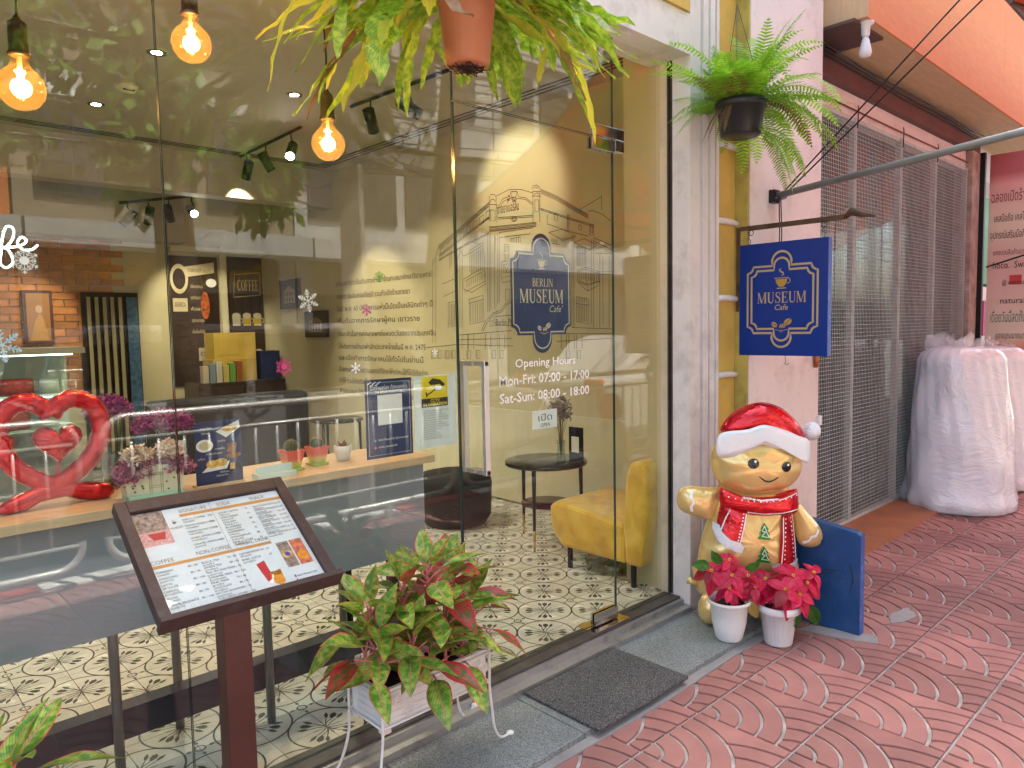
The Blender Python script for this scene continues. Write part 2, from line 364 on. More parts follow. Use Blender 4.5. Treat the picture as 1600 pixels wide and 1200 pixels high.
M_brownpaint = mat('brown_paint', (.075, .022, .017), rough=.45, var=.15, vscale=3, bump=.1, bscale=60, dirt=(.16, .09, .07), dirtamt=.2)
M_whitepl = mat('white_plastic', (.78, .79, .79), rough=.35, var=.03, bump=.05, dirt=(.5, .47, .42), dirtamt=.25, dscale=9)
M_whitepaint = mat('white_paint', (.80, .80, .78), rough=.4, var=.05, bump=.1)
M_ink = mat('black_ink', (.02, .016, .013), rough=.6, var=.1, bump=0)
M_inkbrown = mat('brown_ink', (.07, .05, .03), rough=.7, var=.1, bump=0)
M_white = mat('white_print', (.82, .82, .80), rough=.5, var=.02, bump=0)
M_gold = mat('gold_print', (.42, .32, .16), rough=.5, var=.1, bump=0)
M_goldy = mat('ochre_print', (.42, .26, .03), rough=.5, var=.1, bump=0)
M_navy = mat('navy_print', (.008, .022, .11), rough=.3, var=.08, bump=0)
M_paper = mat('paper', (.74, .79, .78), rough=.35, var=.03, bump=.05, coat=.6)
M_soil = mat('soil', (.02, .014, .01), rough=.95, var=.5, vscale=40, bump=1., bscale=90, bdist=.01)
M_terra = mat('terracotta_plastic', (.55, .18, .075), rough=.5, var=.14, bump=.1, dirt=(.35, .22, .16), dirtamt=.5, dscale=8)
M_tan = mat('tan_plywood', (.62, .41, .23), rough=.6, var=.10, vscale=2.5, dstretch=(2, 12, 2), bump=.1)
M_orange = mat('orange_plywood', (.74, .29, .13), rough=.8, spec=.15, var=.05, vscale=3, dstretch=(3, 3, 14), bump=.1)
M_grey_panel = mat('grey_laminate', (.27, .30, .36), rough=.42, var=.03, bump=0)

# ------------------------------------------------------------------ pavement
TX, TY = .3675, .3765; GX, GY = 2.745, -1.0525
ground = MB().box(-60, 60, -2.80, 60, -.40, -.03).build('ground_bed', M_mortar); struct(ground)
def paver_mesh():
    b = MB(); fr = Frame((0, 0, 0), (1, 0, 0), (0, 1, 0)); b.prism(fr, [(0, 0), (TX, 0), (TX, TY), (0, TY)], -.05, -.009, 1)
    j, g = .0055, .0064; T = TY; rs = [.074, .156, .232, .312]; top, cham = .0, .0025
    def piece(poly):
        # raised piece with a small chamfer, points ordered around
        n = len(poly); A = sum(poly[i][0] * poly[(i + 1) % n][1] - poly[(i + 1) % n][0] * poly[i][1] for i in range(n))
        if A < 0: poly = poly[::-1]
        c = Vector((sum(p[0] for p in poly) / n, sum(p[1] for p in poly) / n)); ins = []
        for i in range(n):
            a, p, q = Vector(poly[i - 1]), Vector(poly[i]), Vector(poly[(i + 1) % n]); d1 = (p - a); d2 = (q - p)
            n1 = Vector((-d1.y, d1.x)).normalized() if d1.length > 1e-6 else Vector((0, 0)); n2 = Vector((-d2.y, d2.x)).normalized() if d2.length > 1e-6 else n1
            m = (n1 + n2); m = m.normalized() if m.length > 1e-6 else n1; ins.append(p + m * cham)
        vs = [(x, y, -.0095) for x, y in poly] + [(x, y, top - .002) for x, y in poly] + [(x, y, top) for x, y in ins]
        fs = [(i, (i + 1) % n, n + (i + 1) % n, n + i) for i in range(n)] + [(n + i, n + (i + 1) % n, 2 * n + (i + 1) % n, 2 * n + i) for i in range(n)] + [tuple(range(2 * n, 3 * n))]
        b.add(vs, fs, 0)
    def A(r, th): return (r * math.sin(th) + 0., T - r * math.cos(th))      # fan about the (0,T) corner, th from the joint outwards
    def clampx(p): return (min(max(p[0], j), TX - j), min(max(p[1], j), T - j))
    N_ = 10
    ring = [0.] + rs
    for k in range(4):
        r0 = ring[k] + (g if k else 0); r1 = ring[k + 1] - g
        outer = [clampx(A(r1, PI / 2 * i / N_)) for i in range(N_ + 1)]
        inner = [clampx(A(r0, PI / 2 * i / N_)) for i in range(N_, -1, -1)] if k else [(j, T - j)]
        piece(outer + inner)
    Rg = rs[3] + g
    def lim(r):
        s_ = (r * r + T * T - Rg * Rg) / (2 * T * r) if r > 1e-6 else 1; return math.asin(max(-1, min(1, s_)))
    r1 = ring[1] - g; e_ = [r1 + (T - Rg + .001 - r1) * q / 4 for q in range(1, 5)]
    piece([clampx((r1 * math.cos(lim(r1) * i / N_), r1 * math.sin(lim(r1) * i / N_))) for i in range(N_ + 1)] + [clampx((r * math.cos(lim(r)), r * math.sin(lim(r)))) for r in e_] + [(j, j)])
    for k in range(1, 4):
        r0 = max(ring[k] + (g if k else 0), T - Rg + .002); r1 = ring[k + 1] - g
        if r1 <= r0: continue
        out = [];
        for i in range(N_ + 1):
            th = lim(r1) * i / N_; out.append(clampx((r1 * math.cos(th), r1 * math.sin(th))))
        inn = []
        t0 = lim(r0) if r0 > T - Rg + .003 else PI / 2 * .9
        for i in range(N_, -1, -1):
            th = t0 * i / N_; inn.append(clampx((r0 * math.cos(th), r0 * math.sin(th))))
        # outer ends near A's arc, add points along it
        ra = [r0 + (r1 - r0) * (1 - q / 4) for q in range(1, 4)]
        mid = [clampx((r * math.cos(lim(r)), r * math.sin(lim(r)))) for r in ra] if k else []
        piece(out + mid + inn)
    # outside both fans, up to the far joint
    left = []
    for i in range(15):
        v = j + (T - 2 * j) * i / 14; l1 = math.sqrt(max(0, Rg * Rg - v * v)) ; l2 = math.sqrt(max(0, Rg * Rg - (T - v) ** 2))
        l1 = l1 if v < Rg else 0; left.append((min(max(l1, l2), TX - j - .002), v))
    piece(left + [(TX - j, T - j), (TX - j, j)])
    return b
pm = paver_mesh().build('paver_tile', [M_paver, M_groove], base=(0, 0, 0))
pave = thing('pavement', '', '', (0, 0, 0)); del pave['label']; del pave['category']; struct(pave)
pm.parent = pave
i0, i1 = -9, 31; first = True; cells = []
for ix in range(i0, i1):
    for iy in range(-5, 3):
        cells.append((GX + ix * TX, GY + iy * TY))
cells.sort(key=lambda c: (Vector((c[0] + .2, c[1] + .2)) - Vector((2.2, -1.3))).length)
rest = MB(); k = 0
pv, pf, pmi = [v.co.copy() for v in pm.data.vertices], [tuple(p.vertices) for p in pm.data.polygons], [p.material_index for p in pm.data.polygons]
for (x, y) in cells:
    if y > -.35 and x < 3.3: continue
    tz = rnd.uniform(-.0015, .0015); Mx = Matrix.Translation((x, y, tz)) @ Matrix.Rotation(rnd.uniform(-.004, .004), 4, 'X') @ Matrix.Rotation(rnd.uniform(-.004, .004), 4, 'Y') @ Matrix.Rotation(rnd.uniform(-.006, .006), 4, 'Z')
    if k == 0: pm.matrix_local = Mx
    elif k < 290: link_copy(pm, pave, Mx)
    else:
        q = len(rest.v); rest.v.extend([tuple(Mx @ v) for v in pv]); rest.f.extend([tuple(i + q for i in f) for f in pf]); rest.mi.extend(pmi); rest.sm.extend([False] * len(pf))
    k += 1
if rest.v: r_ = rest.build('far_paver_tiles', [M_paver, M_groove], pave); r_['kind'] = 'stuff'
# cement patches smeared over the tiles and along the step
def blob(cx, cy, rx, ry, z, n=26, s=1):
    rr = random.Random(s); ph = [rr.uniform(0, 6) for _ in range(4)]
    return [(cx + rx * math.cos(2 * PI * i / n) * (1 + .16 * math.sin(3 * 2 * PI * i / n + ph[0]) + .1 * math.sin(7 * 2 * PI * i / n + ph[1])), cy + ry * math.sin(2 * PI * i / n) * (1 + .14 * math.sin(4 * 2 * PI * i / n + ph[2]) + .1 * math.sin(9 * 2 * PI * i / n + ph[3]))) for i in range(n)]
fz = Frame((0, 0, 0), (1, 0, 0), (0, 1, 0))
pb = MB()
for (cx, cy, rx, ry, s) in [(3.90, -.90, .12, .045, 2)]:
    pb.prism(fz, blob(cx, cy, rx, ry, 0, s=s), -.002, .0035)
pb.prism(fz, [(-1.6, -.535), (.4, -.53), (1.2, -.54), (1.7, -.528), (2.3, -.545), (2.9, -.53), (3.4, -.55), (3.4, -.47), (-1.6, -.47)], -.004, .005)
pb.prism(fz, [(3.38, -.60), (3.47, -.63), (3.56, -.90), (3.47, -.94), (3.42, -.80)], -.004, .004)
o = pb.build('cement_smear', M_cement, pave)
# neighbour's flat threshold slab
MB().box(3.46, 4.56, -.39, .02, -.02, .016).build('cement_apron', M_cement, pave)
M_ter = mat('orange_threshold', (.42, .16, .07), rough=.5, var=.2, vscale=5, dirt=(.2, .12, .08), dirtamt=.5)
for i in range(3): MB().box(4.57 + i * .62, 4.57 + i * .62 + .615, -.385, .02, -.01, .020).build('threshold_slab', M_ter, pave)
# granite step
step = thing('granite_step', '', '', (0, -.3, 0)); del step['label']; del step['category']; struct(step)
for i in range(-3, 4):
    x0 = 1.30 + i * .62; x1 = min(x0 + .616, 3.40)
    MB().box(x0, x1, -.492, -.135, -.03, .028).build('stone_slab', M_granite, step, bevel=.003)
MB().box(-2.5, 3.17, -.136, -.085, .0, .052).box(-2.5, 3.17, -.0848, -.066, .0, .075).build('aluminium_strip', M_alu, step)
MB().box(-2.5, 3.17, -.0658, .035, .0, .086).build('sill', M_sill, step, bevel=.002)

# ------------------------------------------------------------------ cafe building shell
cafe = thing('cafe_building', 'white cafe front with mouldings, yellow pilaster and large glazed opening', 'building', (3.3, 0, 0))
B = MB()
B.box(-6, 3.1775, -.12, .12, 2.81, 3.0)                      # lintel

B.build('lintel', M_white_wall, cafe)
MB().box(-6, 3.15, -.135, .12, 3.002, 3.5).build('yellow_frieze', M_yellow_wall, cafe)
MB().box(-6, 3.42, -.15, .12, 3.502, 5.75).box(3.42, 4.46, -.19, .12, 3.4, 5.75).build('upper_wall', M_white_wall, cafe)  # unseen upper wall; height set so its shadow covers the pavement
J = MB(); J.box(3.178, 3.27, -.12, .06, -.02, 3.5)
for x0, x1, y in ((3.27, 3.285, -.108), (3.285, 3.33, -.128), (3.33, 3.343, -.112), (3.343, 3.385, -.132), (3.385, 3.395, -.116), (3.395, 3.418, -.136)): J.box(x0, x1, y, .06, -.02, 3.5)
J.build('moulded_jamb', M_white_wall, cafe)
MB().box(3.4185, 3.60, -.122, .06, -.02, 3.5).build('yellow_pilaster', M_yellow_wall, cafe)
MB().box(3.602, 3.618, -.195, .06, -.02, 3.4).build('olive_return', M_olive_wall, cafe)  # side return in a darker olive than the pilaster's yellow
for z in (.05, .44, .83, 1.224, 1.63, 2.03, 2.42, 2.61 + .2):
    MB().tube([(3.415, -.126, z), (3.46, -.132, z + .003), (3.54, -.133, z + .002), (3.602, -.13, z - .002)], .017, 8).build('band', M_white_wall, cafe)
MB().box(3.6185, 4.47, -.20, .2, -.02, 3.4).build('white_pillar', M_pink_wall, cafe)
# interior shell
MB().box(-3, 4.15, .07, 7.0, 3.15, 3.25).build('ceiling', M_ceiling, cafe)
MB().box(4.0, 4.12, .30, 6.6, 0.0, 3.15).build('mural_wall', M_int_wall, cafe)
MB().box(3.19, 4.13, .09, .30, 0, 3.15).build('corner_wall', M_int_wall, cafe)
MB().box(3.185, 3.33, .03, .088, .08, 2.83).build('cream_jamb', M_cream, cafe)
MB().box(-3, 4.0, 6.5, 6.6, 0.0, 3.15).build('back_wall', M_int_wall, cafe)
MB().box(-3.1, -3, .07, 6.6, 0, 3.15).build('far_side_wall', M_int_dark, cafe)
MB().box(-3, 4.0, 4.75, 4.95, 2.78, 3.15).box(-3, 3.0, 6.2, 6.5, 2.5, 3.15).build('ceiling_beam', M_ceiling, cafe)
S = MB()
for y in (4.50, 4.55, 4.60): S.box(-3, 3.72, y, y + .016, 3.146, 3.151)
for x in (3.72, 3.77, 3.82): S.box(x, x + .016, .35, 4.616, 3.146, 3.151)
S.build('slot_diffuser', M_black, cafe)
# yellowish wall side panel where the pictures hang is lit wall; darker text panel
MB().box(3.985, 3.999, .31, 4.78, .10, .84).build('wall_dado', M_cream, cafe)

# patterned cement floor tiles
M_tile = mat('cement_tile', (.64, .63, .58), rough=.26, var=.14, vscale=7, bump=.06, objvar=.06, dirt=(.36, .30, .22), dirtamt=.55, dscale=5)
M_tprint = mat('tile_print', (.035, .042, .034), rough=.35, var=.3, vscale=20, bump=0)
M_grout = mat('grout', (.06, .055, .05), rough=.9)
fl = MB().box(-3.05, 4.05, .035, 6.6, .0, .074).build('cafe_floor', M_grout); struct(fl)
P_ = .376; TS = P_ / 2; FX, FY = 2.730, .122
def tile(mx, my):
    # local square 0..TS; motif centres at (0,0) and (TS,TS); ornament at corner (0,TS); mirrored by mx,my
    b = MB(); g = .0012; fr = Frame((0, 0, 0), (1, 0, 0), (0, 1, 0))
    def T(p):
        x = min(max(p[0], g), TS - g); y = min(max(p[1], g), TS - g); return (TS - x if mx else x, TS - y if my else y)
    b.prism(fr, [(g, g), (TS - g, g), (TS - g, TS - g), (g, TS - g)], -.012, 0., 0)
    def rib(pts, w, d=.0003):
        pts = [p for p in pts if -.002 < p[0] < TS + .002 and -.002 < p[1] < TS + .002]
        if len(pts) > 1:
            n = len(pts); ws = w if isinstance(w, list) else [w] * n
            L, Rr = [], []
            for i in range(n):
                a = pts[max(i - 1, 0)]; c = pts[min(i + 1, n - 1)]; tx, ty = c[0] - a[0], c[1] - a[1]; q = math.hypot(tx, ty) or 1
                L.append((pts[i][0] - ty / q * ws[i] / 2, pts[i][1] + tx / q * ws[i] / 2)); Rr.append((pts[i][0] + ty / q * ws[i] / 2, pts[i][1] - tx / q * ws[i] / 2))
            for i in range(n - 1): b.add([fr.p(*T(p), d) for p in (L[i], Rr[i], Rr[i + 1], L[i + 1])], [(0, 1, 2, 3)], 1)
    def blade(cx, cy, ang, r0, r1, w, lobes):
        ca, sa = math.cos(ang), math.sin(ang)
        def q(r, s): return (cx + r * ca - s * sa, cy + r * sa + s * ca)
        st = [q(r0 * t, .010 * math.sin(PI * t) * (1 if lobes else .4)) for t in [i / 6 for i in range(7)]]
        rib([p for p in st], .0042)
        L = r1 - r0
        sh = [(0, 0), (.25, .55), (.5, 1), (.7, .8), (.75, 1.1), (.86, .5), (1, 0)] if lobes else [(0, 0), (.3, .7), (.55, 1), (.8, .5), (1, 0)]
        poly = [q(r0 + L * a, w * c) for a, c in sh] + [q(r0 + L * a, -w * c) for a, c in sh[-2:0:-1]]
        if all(-.001 < p[0] < TS + .001 and -.001 < p[1] < TS + .001 for p in poly): b.add([fr.p(*T(p), .0004) for p in poly], [tuple(range(len(poly)))], 1)
        else:
            pc = [(min(max(p[0], 0), TS), min(max(p[1], 0), TS)) for p in poly]
            b.add([fr.p(*T(p), .0004) for p in pc], [tuple(range(len(pc)))], 1)
    rad = TS * .7071
    for (cx, cy, a0) in ((0, 0, 0), (TS, TS, 180)):
        pts = [(cx + rad * math.cos(R(a0 + 90 * i / 20)), cy + rad * math.sin(R(a0 + 90 * i / 20))) for i in range(21)]; rib(pts, .0066, .0003)
        for k, a in enumerate((2, 24, 45, 66, 88)):
            an = R(a0 + a)
            if k == 2: blade(cx, cy, an, .052, .100, .0125, True)
            elif k in (1, 3): blade(cx, cy, an + (R(3) if k == 1 else R(-3)), .058, .104, .0078, False)
            else: rib([(cx + r * math.cos(an), cy + r * math.sin(an)) for r in (.01, .03, .05)], .003)
    # little cross ornament round corner (0,TS)
    rib([(.017 * math.cos(R(-90 * i / 6)), TS + .017 * math.sin(R(-90 * i / 6))) for i in range(7)], .006)
    b.add([fr.p(*T(p), .0004) for p in ((.030, TS), (.036, TS - .007), (.050, TS - .002), (.052, TS))], [(0, 1, 2, 3)], 1)
    b.add([fr.p(*T(p), .0004) for p in ((0, TS - .030), (.007, TS - .036), (.002, TS - .050), (0, TS - .052))], [(0, 1, 2, 3)], 1)
    return b
tv = {}
for mx in (0, 1):
    for my in (0, 1): tv[(mx, my)] = tile(mx, my)
tiles = []
for ix in range(-17, 7):
    for iy in range(0, 34):
        x, y = FX + ix * TS, FY - TS + .0 + iy * TS
        if x < -1.2 or x > 3.99 or y > 6.3: continue
        if iy > 16 and x < 1.0: continue
        tiles.append((ix, iy, x, y))
def tile_key(ix, iy):
    # centre lattice: A at (even,even), B at (odd,odd) of half cells, measured from (FX,FY)
    jx, jy = ix % 2, (iy - 1) % 2
    return (jx, jy)
tobj = {}; restt = MB()
tiles.sort(key=lambda t: (Vector((t[2], t[3])) - Vector((1.6, -1.2))).length); cnt = 0
for (ix, iy, x, y) in tiles:
    jx, jy = tile_key(ix, iy)
    key = (0, 0) if (jx, jy) == (0, 0) else (1, 0) if (jx, jy) == (1, 0) else (0, 1) if (jx, jy) == (0, 1) else (1, 1)
    if y < .04:
        bb = tv[key]; q = len(restt.v); restt.v.extend([(v[0] + x, max(v[1] + y, .037), v[2] + .086) for v in bb.v]); restt.f.extend([tuple(i + q for i in f) for f in bb.f]); restt.mi.extend(bb.mi); restt.sm.extend(bb.sm); continue
    if cnt < 295:
        if key not in tobj: tobj[key] = tv[key].build('floor_tile', [M_tile, M_tprint], fl); tobj[key].location = (x, y, .086)
        else: c = link_copy(tobj[key], fl); c.location = (x, y, .086 + rnd.uniform(-.0006, .0006))
        cnt += 1
    else:
        bb = tv[key]; q = len(restt.v); restt.v.extend([(v[0] + x, v[1] + y, v[2] + .086) for v in bb.v]); restt.f.extend([tuple(i + q for i in f) for f in bb.f]); restt.mi.extend(bb.mi); restt.sm.extend(bb.sm)
o = restt.build('far_floor_tiles', [M_tile, M_tprint], fl); o['kind'] = 'stuff'

# ------------------------------------------------------------------ glazing
def pane(b, x0, x1, z0, z1, y0=-.005, y1=.005):
    vs = [(x, y, z) for x in (x0, x1) for y in (y0, y1) for z in (z0, z1)]
    b.add(vs, [(0, 4, 5, 1), (2, 3, 7, 6)], 0); b.add(vs, [(0, 1, 3, 2), (4, 6, 7, 5), (0, 2, 6, 4), (1, 5, 7, 3)], 1)
sf = thing('glass_storefront', 'frameless glass shopfront fixed beside and above the door', 'shop window', (1.5, 0, .086))
for (x0, x1, z0, z1) in ((-2.2, -.34, .088, 2.83), (-.337, .723, .088, 2.83), (.727, 1.769, .088, 2.83), (2.719, 3.176, .088, 2.83), (1.773, 2.716, 2.352, 2.83)):
    b = MB(); pane(b, x0, x1, z0, z1); b.build('glass_pane', [M_glass, M_gedge], sf)
F = MB().box(-2.2, 3.18, -.02, .02, 2.83, 2.86).box(3.176, 3.19, -.016, .016, .086, 2.83); F.build('channel', M_sill, sf)
d = thing('glass_door', 'frameless glass door with steel pull handle, patch fittings and opening hours', 'door', (2.24, 0, .09))
b = MB(); pane(b, 1.776, 2.714, .096, 2.346); b.build('glass_pane', [M_glass, M_gedge], d)
hb = MB()
for sgn in (-1, 1):
    y0, y1 = (-.072, -.052) if sgn < 0 else (.056, .076)
    ya, yb = (-.072, -.0055) if sgn < 0 else (.0055, .076)
    h = MB().box(1.842, 1.866, y0, y1, .925, 1.372).box(1.844, 1.864, ya, yb, 1.352, 1.3715).box(1.844, 1.864, ya, yb, .926, .945)
    h.build('handle', M_steel, d, bevel=.002)
M_fit = mat('polished_steel', (.62, .60, .58), rough=.1, metal=1., var=.02, bump=0)
MB().box(2.56, 2.715, -.017, -.0055, 2.292, 2.345).box(2.56, 2.715, .0055, .017, 2.292, 2.345).build('top_patch_fitting', M_fit, d, bevel=.001)
MB().box(2.55, 2.715, -.017, -.0055, .096, .150).box(2.55, 2.715, .0055, .017, .096, .150).build('bottom_patch_fitting', M_fit, d, bevel=.001)
MB().box(2.56, 2.785, -.017, -.0055, 2.352, 2.402).box(2.722, 2.785, -.017, -.0055, 2.30, 2.351).build('corner_patch', M_fit, sf, bevel=.001)
MB().box(2.50, 2.76, -.055, .06, .0862, .0895).build('floor_spring_cover', M_fit, step, bevel=.001)
# ------------------------------------------------------------------ neighbouring shop to the right
nb = thing('neighbour_shop', 'pinkish shophouse with wood soffit, brown beam and rough end pillar beside the cafe', 'building', (6.3, 0, 0))
MB().box(4.47, 8.06, -.0, .14, 2.93, 3.09).build('lintel_wall', M_pink_wall, nb)
M_beam = mat('brown_beam', (.115, .05, .045), rough=.6, var=.35, vscale=6, bump=.6, bscale=40, bdist=.004, dirt=(.05, .025, .02), dirtamt=.7)
MB().box(4.47, 8.32, -.055, .14, 3.091, 3.20).box(4.47, 8.32, -.035, .14, 3.2001, 3.27).build('beam', M_beam, nb, bevel=.004)
c_ = MB()
for k in range(3): c_.tube([(4.5 + i * .48, -.062 - .012 * k, 3.215 + .018 * k + .006 * math.sin(i * 1.3 + k)) for i in range(9)], .006, 6)
c_.build('cable', M_black, nb)
MB().box(4.66, 12, -.37, .14, 3.30, 3.32).build('soffit', M_tan, nb)
MB().box(4.645, 4.66, -.385, .06, 3.302, 4.6).build('end_panel', M_tan, nb)
MB().box(4.60, 5.05, -.33, -.03, 3.28, 3.298, M=Matrix.Translation((0, 0, 0))).build('brown_board', mat('brown_board', (.10, .055, .045), rough=.5, var=.15), nb)
for i in range(5): MB().box(4.661 + i * 1.5, 4.661 + i * 1.5 + 1.497, -.386, -.371, 3.30, 4.6).build('fascia_panel', M_orange, nb)
n_ = MB()
for i in range(40): n_.lathe([(.003, -.001), (.003, .0)], (4.8 + i * .16, -.35 if i % 2 else -.09, 3.2995), 6)
o = n_.build('nail_heads', M_beam, nb); o['kind'] = 'stuff'
MB().box(8.06, 8.30, -.06, .3, -.02, 3.09).build('end_pillar', mat('rough_grey_pillar', (.42, .33, .29), rough=.95, var=.25, vscale=9, bump=1., bscale=30, bdist=.01, dirt=(.2, .12, .10), dirtamt=.8, dscale=6), nb)
MB().box(8.31, 8.36, -.10, .02, -.02, 3.1).build('black_post', M_black, nb)
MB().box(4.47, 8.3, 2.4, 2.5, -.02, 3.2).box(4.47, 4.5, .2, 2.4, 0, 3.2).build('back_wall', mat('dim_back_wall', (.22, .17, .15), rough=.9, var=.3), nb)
MB().box(4.5, 8.3, .14, 2.4, 3.1, 3.2).build('inner_ceiling', M_ceiling, nb)
MB().box(4.47, 16, .14, 7.0, 3.4, 5.75).box(4.66, 16, -.05, .14, 3.33, 5.75).build('upper_storey', M_pink_wall, nb)  # out of view; raised to keep the sun off the shopfront and pavement
# clutter behind the grille
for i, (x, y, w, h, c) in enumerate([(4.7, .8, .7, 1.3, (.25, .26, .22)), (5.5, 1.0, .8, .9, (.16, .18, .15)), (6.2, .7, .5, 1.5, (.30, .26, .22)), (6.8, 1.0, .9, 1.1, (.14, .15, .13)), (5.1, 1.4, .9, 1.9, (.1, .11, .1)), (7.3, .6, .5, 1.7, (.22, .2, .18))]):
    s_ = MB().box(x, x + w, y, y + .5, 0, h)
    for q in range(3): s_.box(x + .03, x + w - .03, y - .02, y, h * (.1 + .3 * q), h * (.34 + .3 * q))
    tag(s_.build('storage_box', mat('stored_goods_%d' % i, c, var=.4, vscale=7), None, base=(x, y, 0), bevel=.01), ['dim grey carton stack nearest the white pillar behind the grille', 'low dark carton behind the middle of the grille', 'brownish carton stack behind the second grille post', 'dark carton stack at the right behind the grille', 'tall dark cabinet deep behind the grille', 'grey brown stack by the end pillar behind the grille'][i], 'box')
# sliding wire-mesh gate
M_gate = mat('gate_paint', (.48, .52, .51), rough=.5, var=.1, bump=.1, dirt=(.2, .13, .1), dirtamt=.5, dscale=20)
gt = thing('mesh_gate', 'pale wire mesh sliding gate with upright posts across the shut neighbouring shop', 'gate', (6.3, -.005, 0))
for x in (4.55, 5.43, 6.32, 7.15, 8.03):
    w = .026 if x < 8 else .018
    MB().box(x - w, x + w, -.022, .022, .0, 2.93).build('post', M_gate, gt, bevel=.003)
MB().box(4.48, 8.05, -.015, .015, 2.90, 2.93).build('top_rail', M_gate, gt); MB().box(4.48, 8.05, -.018, .018, .0205, .045).build('bottom_rail', M_gate, gt)
w = MB(); x = 4.49
while x < 8.02: w.box(x - .0016, x + .0016, -.0265, -.0235, .045, 2.90); x += .028
z = .07
while z < 2.88: w.box(4.49, 8.02, -.0300, -.0268, z - .0013, z + .0013); z += .028
o = w.build('wire_mesh', M_gate, gt); o['kind'] = 'stuff'
for x in (5.43, 6.32, 7.15):
    MB().tube([(x, -.03, 2.86), (x, -.035, 2.98), (x + .03, -.02, 3.02)], .004, 6).build('hook', M_black, gt)
MB().tube([(4.5, -.03, 2.975), (6, -.035, 2.965), (8.03, -.03, 2.975)], .006, 6).build('guide_wire', M_beam, gt)
g2 = thing('shop_window_behind_gate', 'dusty glass shop window behind the wire mesh gate', 'shop window', (6.3, .1, 0))
for i in range(4):
    b = MB(); pane(b, 4.50 + i * .89, 4.50 + i * .89 + .885, .03, 2.92, .095, .103); b.build('glass_pane', [glass_mat('dusty_glass', (.34, .37, .35), .12) if i == 0 else bpy.data.materials['dusty_glass'], M_gedge], g2)
# far shop beyond the pillar
fs = thing('far_shop', 'bright green and white fronted shop at the far right edge', 'building', (12, 0, 0))
MB().box(8.3, 16, .5, .6, -.02, 3.2).build('wall', mat('far_wall', (.5, .52, .5)), fs)
MB().box(8.42, 11, .30, .45, 1.9, 2.9).build('green_panel', mat('green_panel', (.03, .30, .06), rough=.4), fs)
MB().box(8.42, 11, .25, .45, 1.2, 1.86).build('white_panel', M_white, fs)
for k in range(5): MB().box(8.5 + k * .5, 8.9 + k * .5, .20, .45, .3, 1.1).build('goods_rack', mat('goods_dark', (.05, .05, .06)), fs)
for k in range(6): MB().box(8.5 + k * .4, 8.75 + k * .4, .22, .25, 1.3, 1.7).build('poster', [mat('poster_magenta', (.5, .02, .2)), mat('poster_ochre', (.5, .25, .05)), mat('poster_teal', (.03, .3, .3))][k % 3], fs)
# hanging vinyl banners
bn = thing('phone_shop_banner', 'tall pink and cream vinyl banner with Thai lettering beside the black post', 'banner', (8.40, -.28, 1.0))
N = NT('banner_vinyl'); tc = N.n('TexCoord').outputs['Object']; sp = N.n('SeparateXYZ'); N.l(tc, sp.inputs[0])
mr = N.n('MapRange', i_1=0., i_2=2.1); N.l(sp.outputs[2], mr.inputs[0])
r_ = N.ramp(mr.outputs[0], [(0, (.75, .55, .5)), (.08, (.80, .22, .08)), (.16, (.8, .7, .55)), (.45, (.80, .52, .46)), (.68, (.80, .70, .52)), (.85, (.80, .42, .38)), (.9, (.50, .14, .14))]); N.l(r_.outputs[0], N.b.inputs['Base Color']); N.b.inputs['Roughness'].default_value = .35
MB().box(8.40, 8.41, -.56, -.12, 1.0, 3.08).build('vinyl_sheet', N.m, bn)
fr = Frame((8.399, -.12, 1.0), (0, -1, 0), (0, 0, 1)); t_ = MB(); bms = []
M_maroon = mat('maroon_print', (.25, .03, .04), rough=.5, bump=0); M_green_print = mat('green_print', (.03, .22, .16), rough=.5, bump=0)
for s_, y, h, wd, m in (('ฉลองเปิดร้านใหม่', 1.62, .1, .40, 0), ('เคสมือถือ เคสไอแพด', 1.43, .07, .34, 1), ('อุปกรณ์เสริมมือถือทุกรุ่น', 1.27, .07, .40, 1), ('ยกขบวนสินค้าแบรนด์ดัง', 1.11, .05, .34, 0), ('hoco.  Switch', .98, .07, .34, 1), ('@ wokona', .82, .05, .18, 1), ('natural', .64, .06, .2, 1), ('เดือยวันนี้ลดทั้งร้าน', .46, .1, .36, 2), ('ของแถมมากมาย', .30, .06, .26, 1)):
    MB().text(fr, s_, .22, y, h, d=.002, align='C', w=wd).build('lettering', (M_maroon, M_ink, M_green_print)[m], bn)
for cx in (.24, .37): MB().prism(fr, [(cx - .05, .82), (cx + .05, .82), (cx + .05, .91), (cx - .05, .91)], .0003, .0012).build('red_badge', mat('red_badge', (.55, .05, .05), bump=0), bn)
MB().prism(fr, [(.05, .08), (.2, .05), (.22, .2), (.1, .26)], .0003, .0012).build('product_picture', M_maroon, bn); MB().prism(fr, [(.24, .04), (.40, .06), (.38, .18), (.28, .2)], .0003, .0012).build('product_picture', bpy.data.materials['red_badge'], bn)
MB().tube([(8.37, -.12, 2.0), (8.2, -.8, 2.18)], .008).build('curtain_rod', M_black, bn)
# bulb under the soffit
lb = thing('energy_saving_bulb', 'white porcelain lamp holder with unlit white bulb under the tan soffit', 'light bulb', (4.73, -.345, 3.3))
MB().lathe([(.045, 0), (.045, -.012), (.026, -.022), (.024, -.075), (.018, -.085)], (4.73, -.345, 3.30), 20).build('lamp_holder', M_whitepl, lb)
MB().lathe([(.012, -.085), (.02, -.10), (.034, -.165), (.037, -.18), (.030, -.198), (.012, -.205), (.0, -.206)], (4.73, -.345, 3.30), 20).build('bulb', M_whitepl, lb)
MB().tube([(4.75, -.33, 3.30), (4.9, -.3, 3.285), (5.02, -.25, 3.29)], .004).build('wire', M_black, lb)
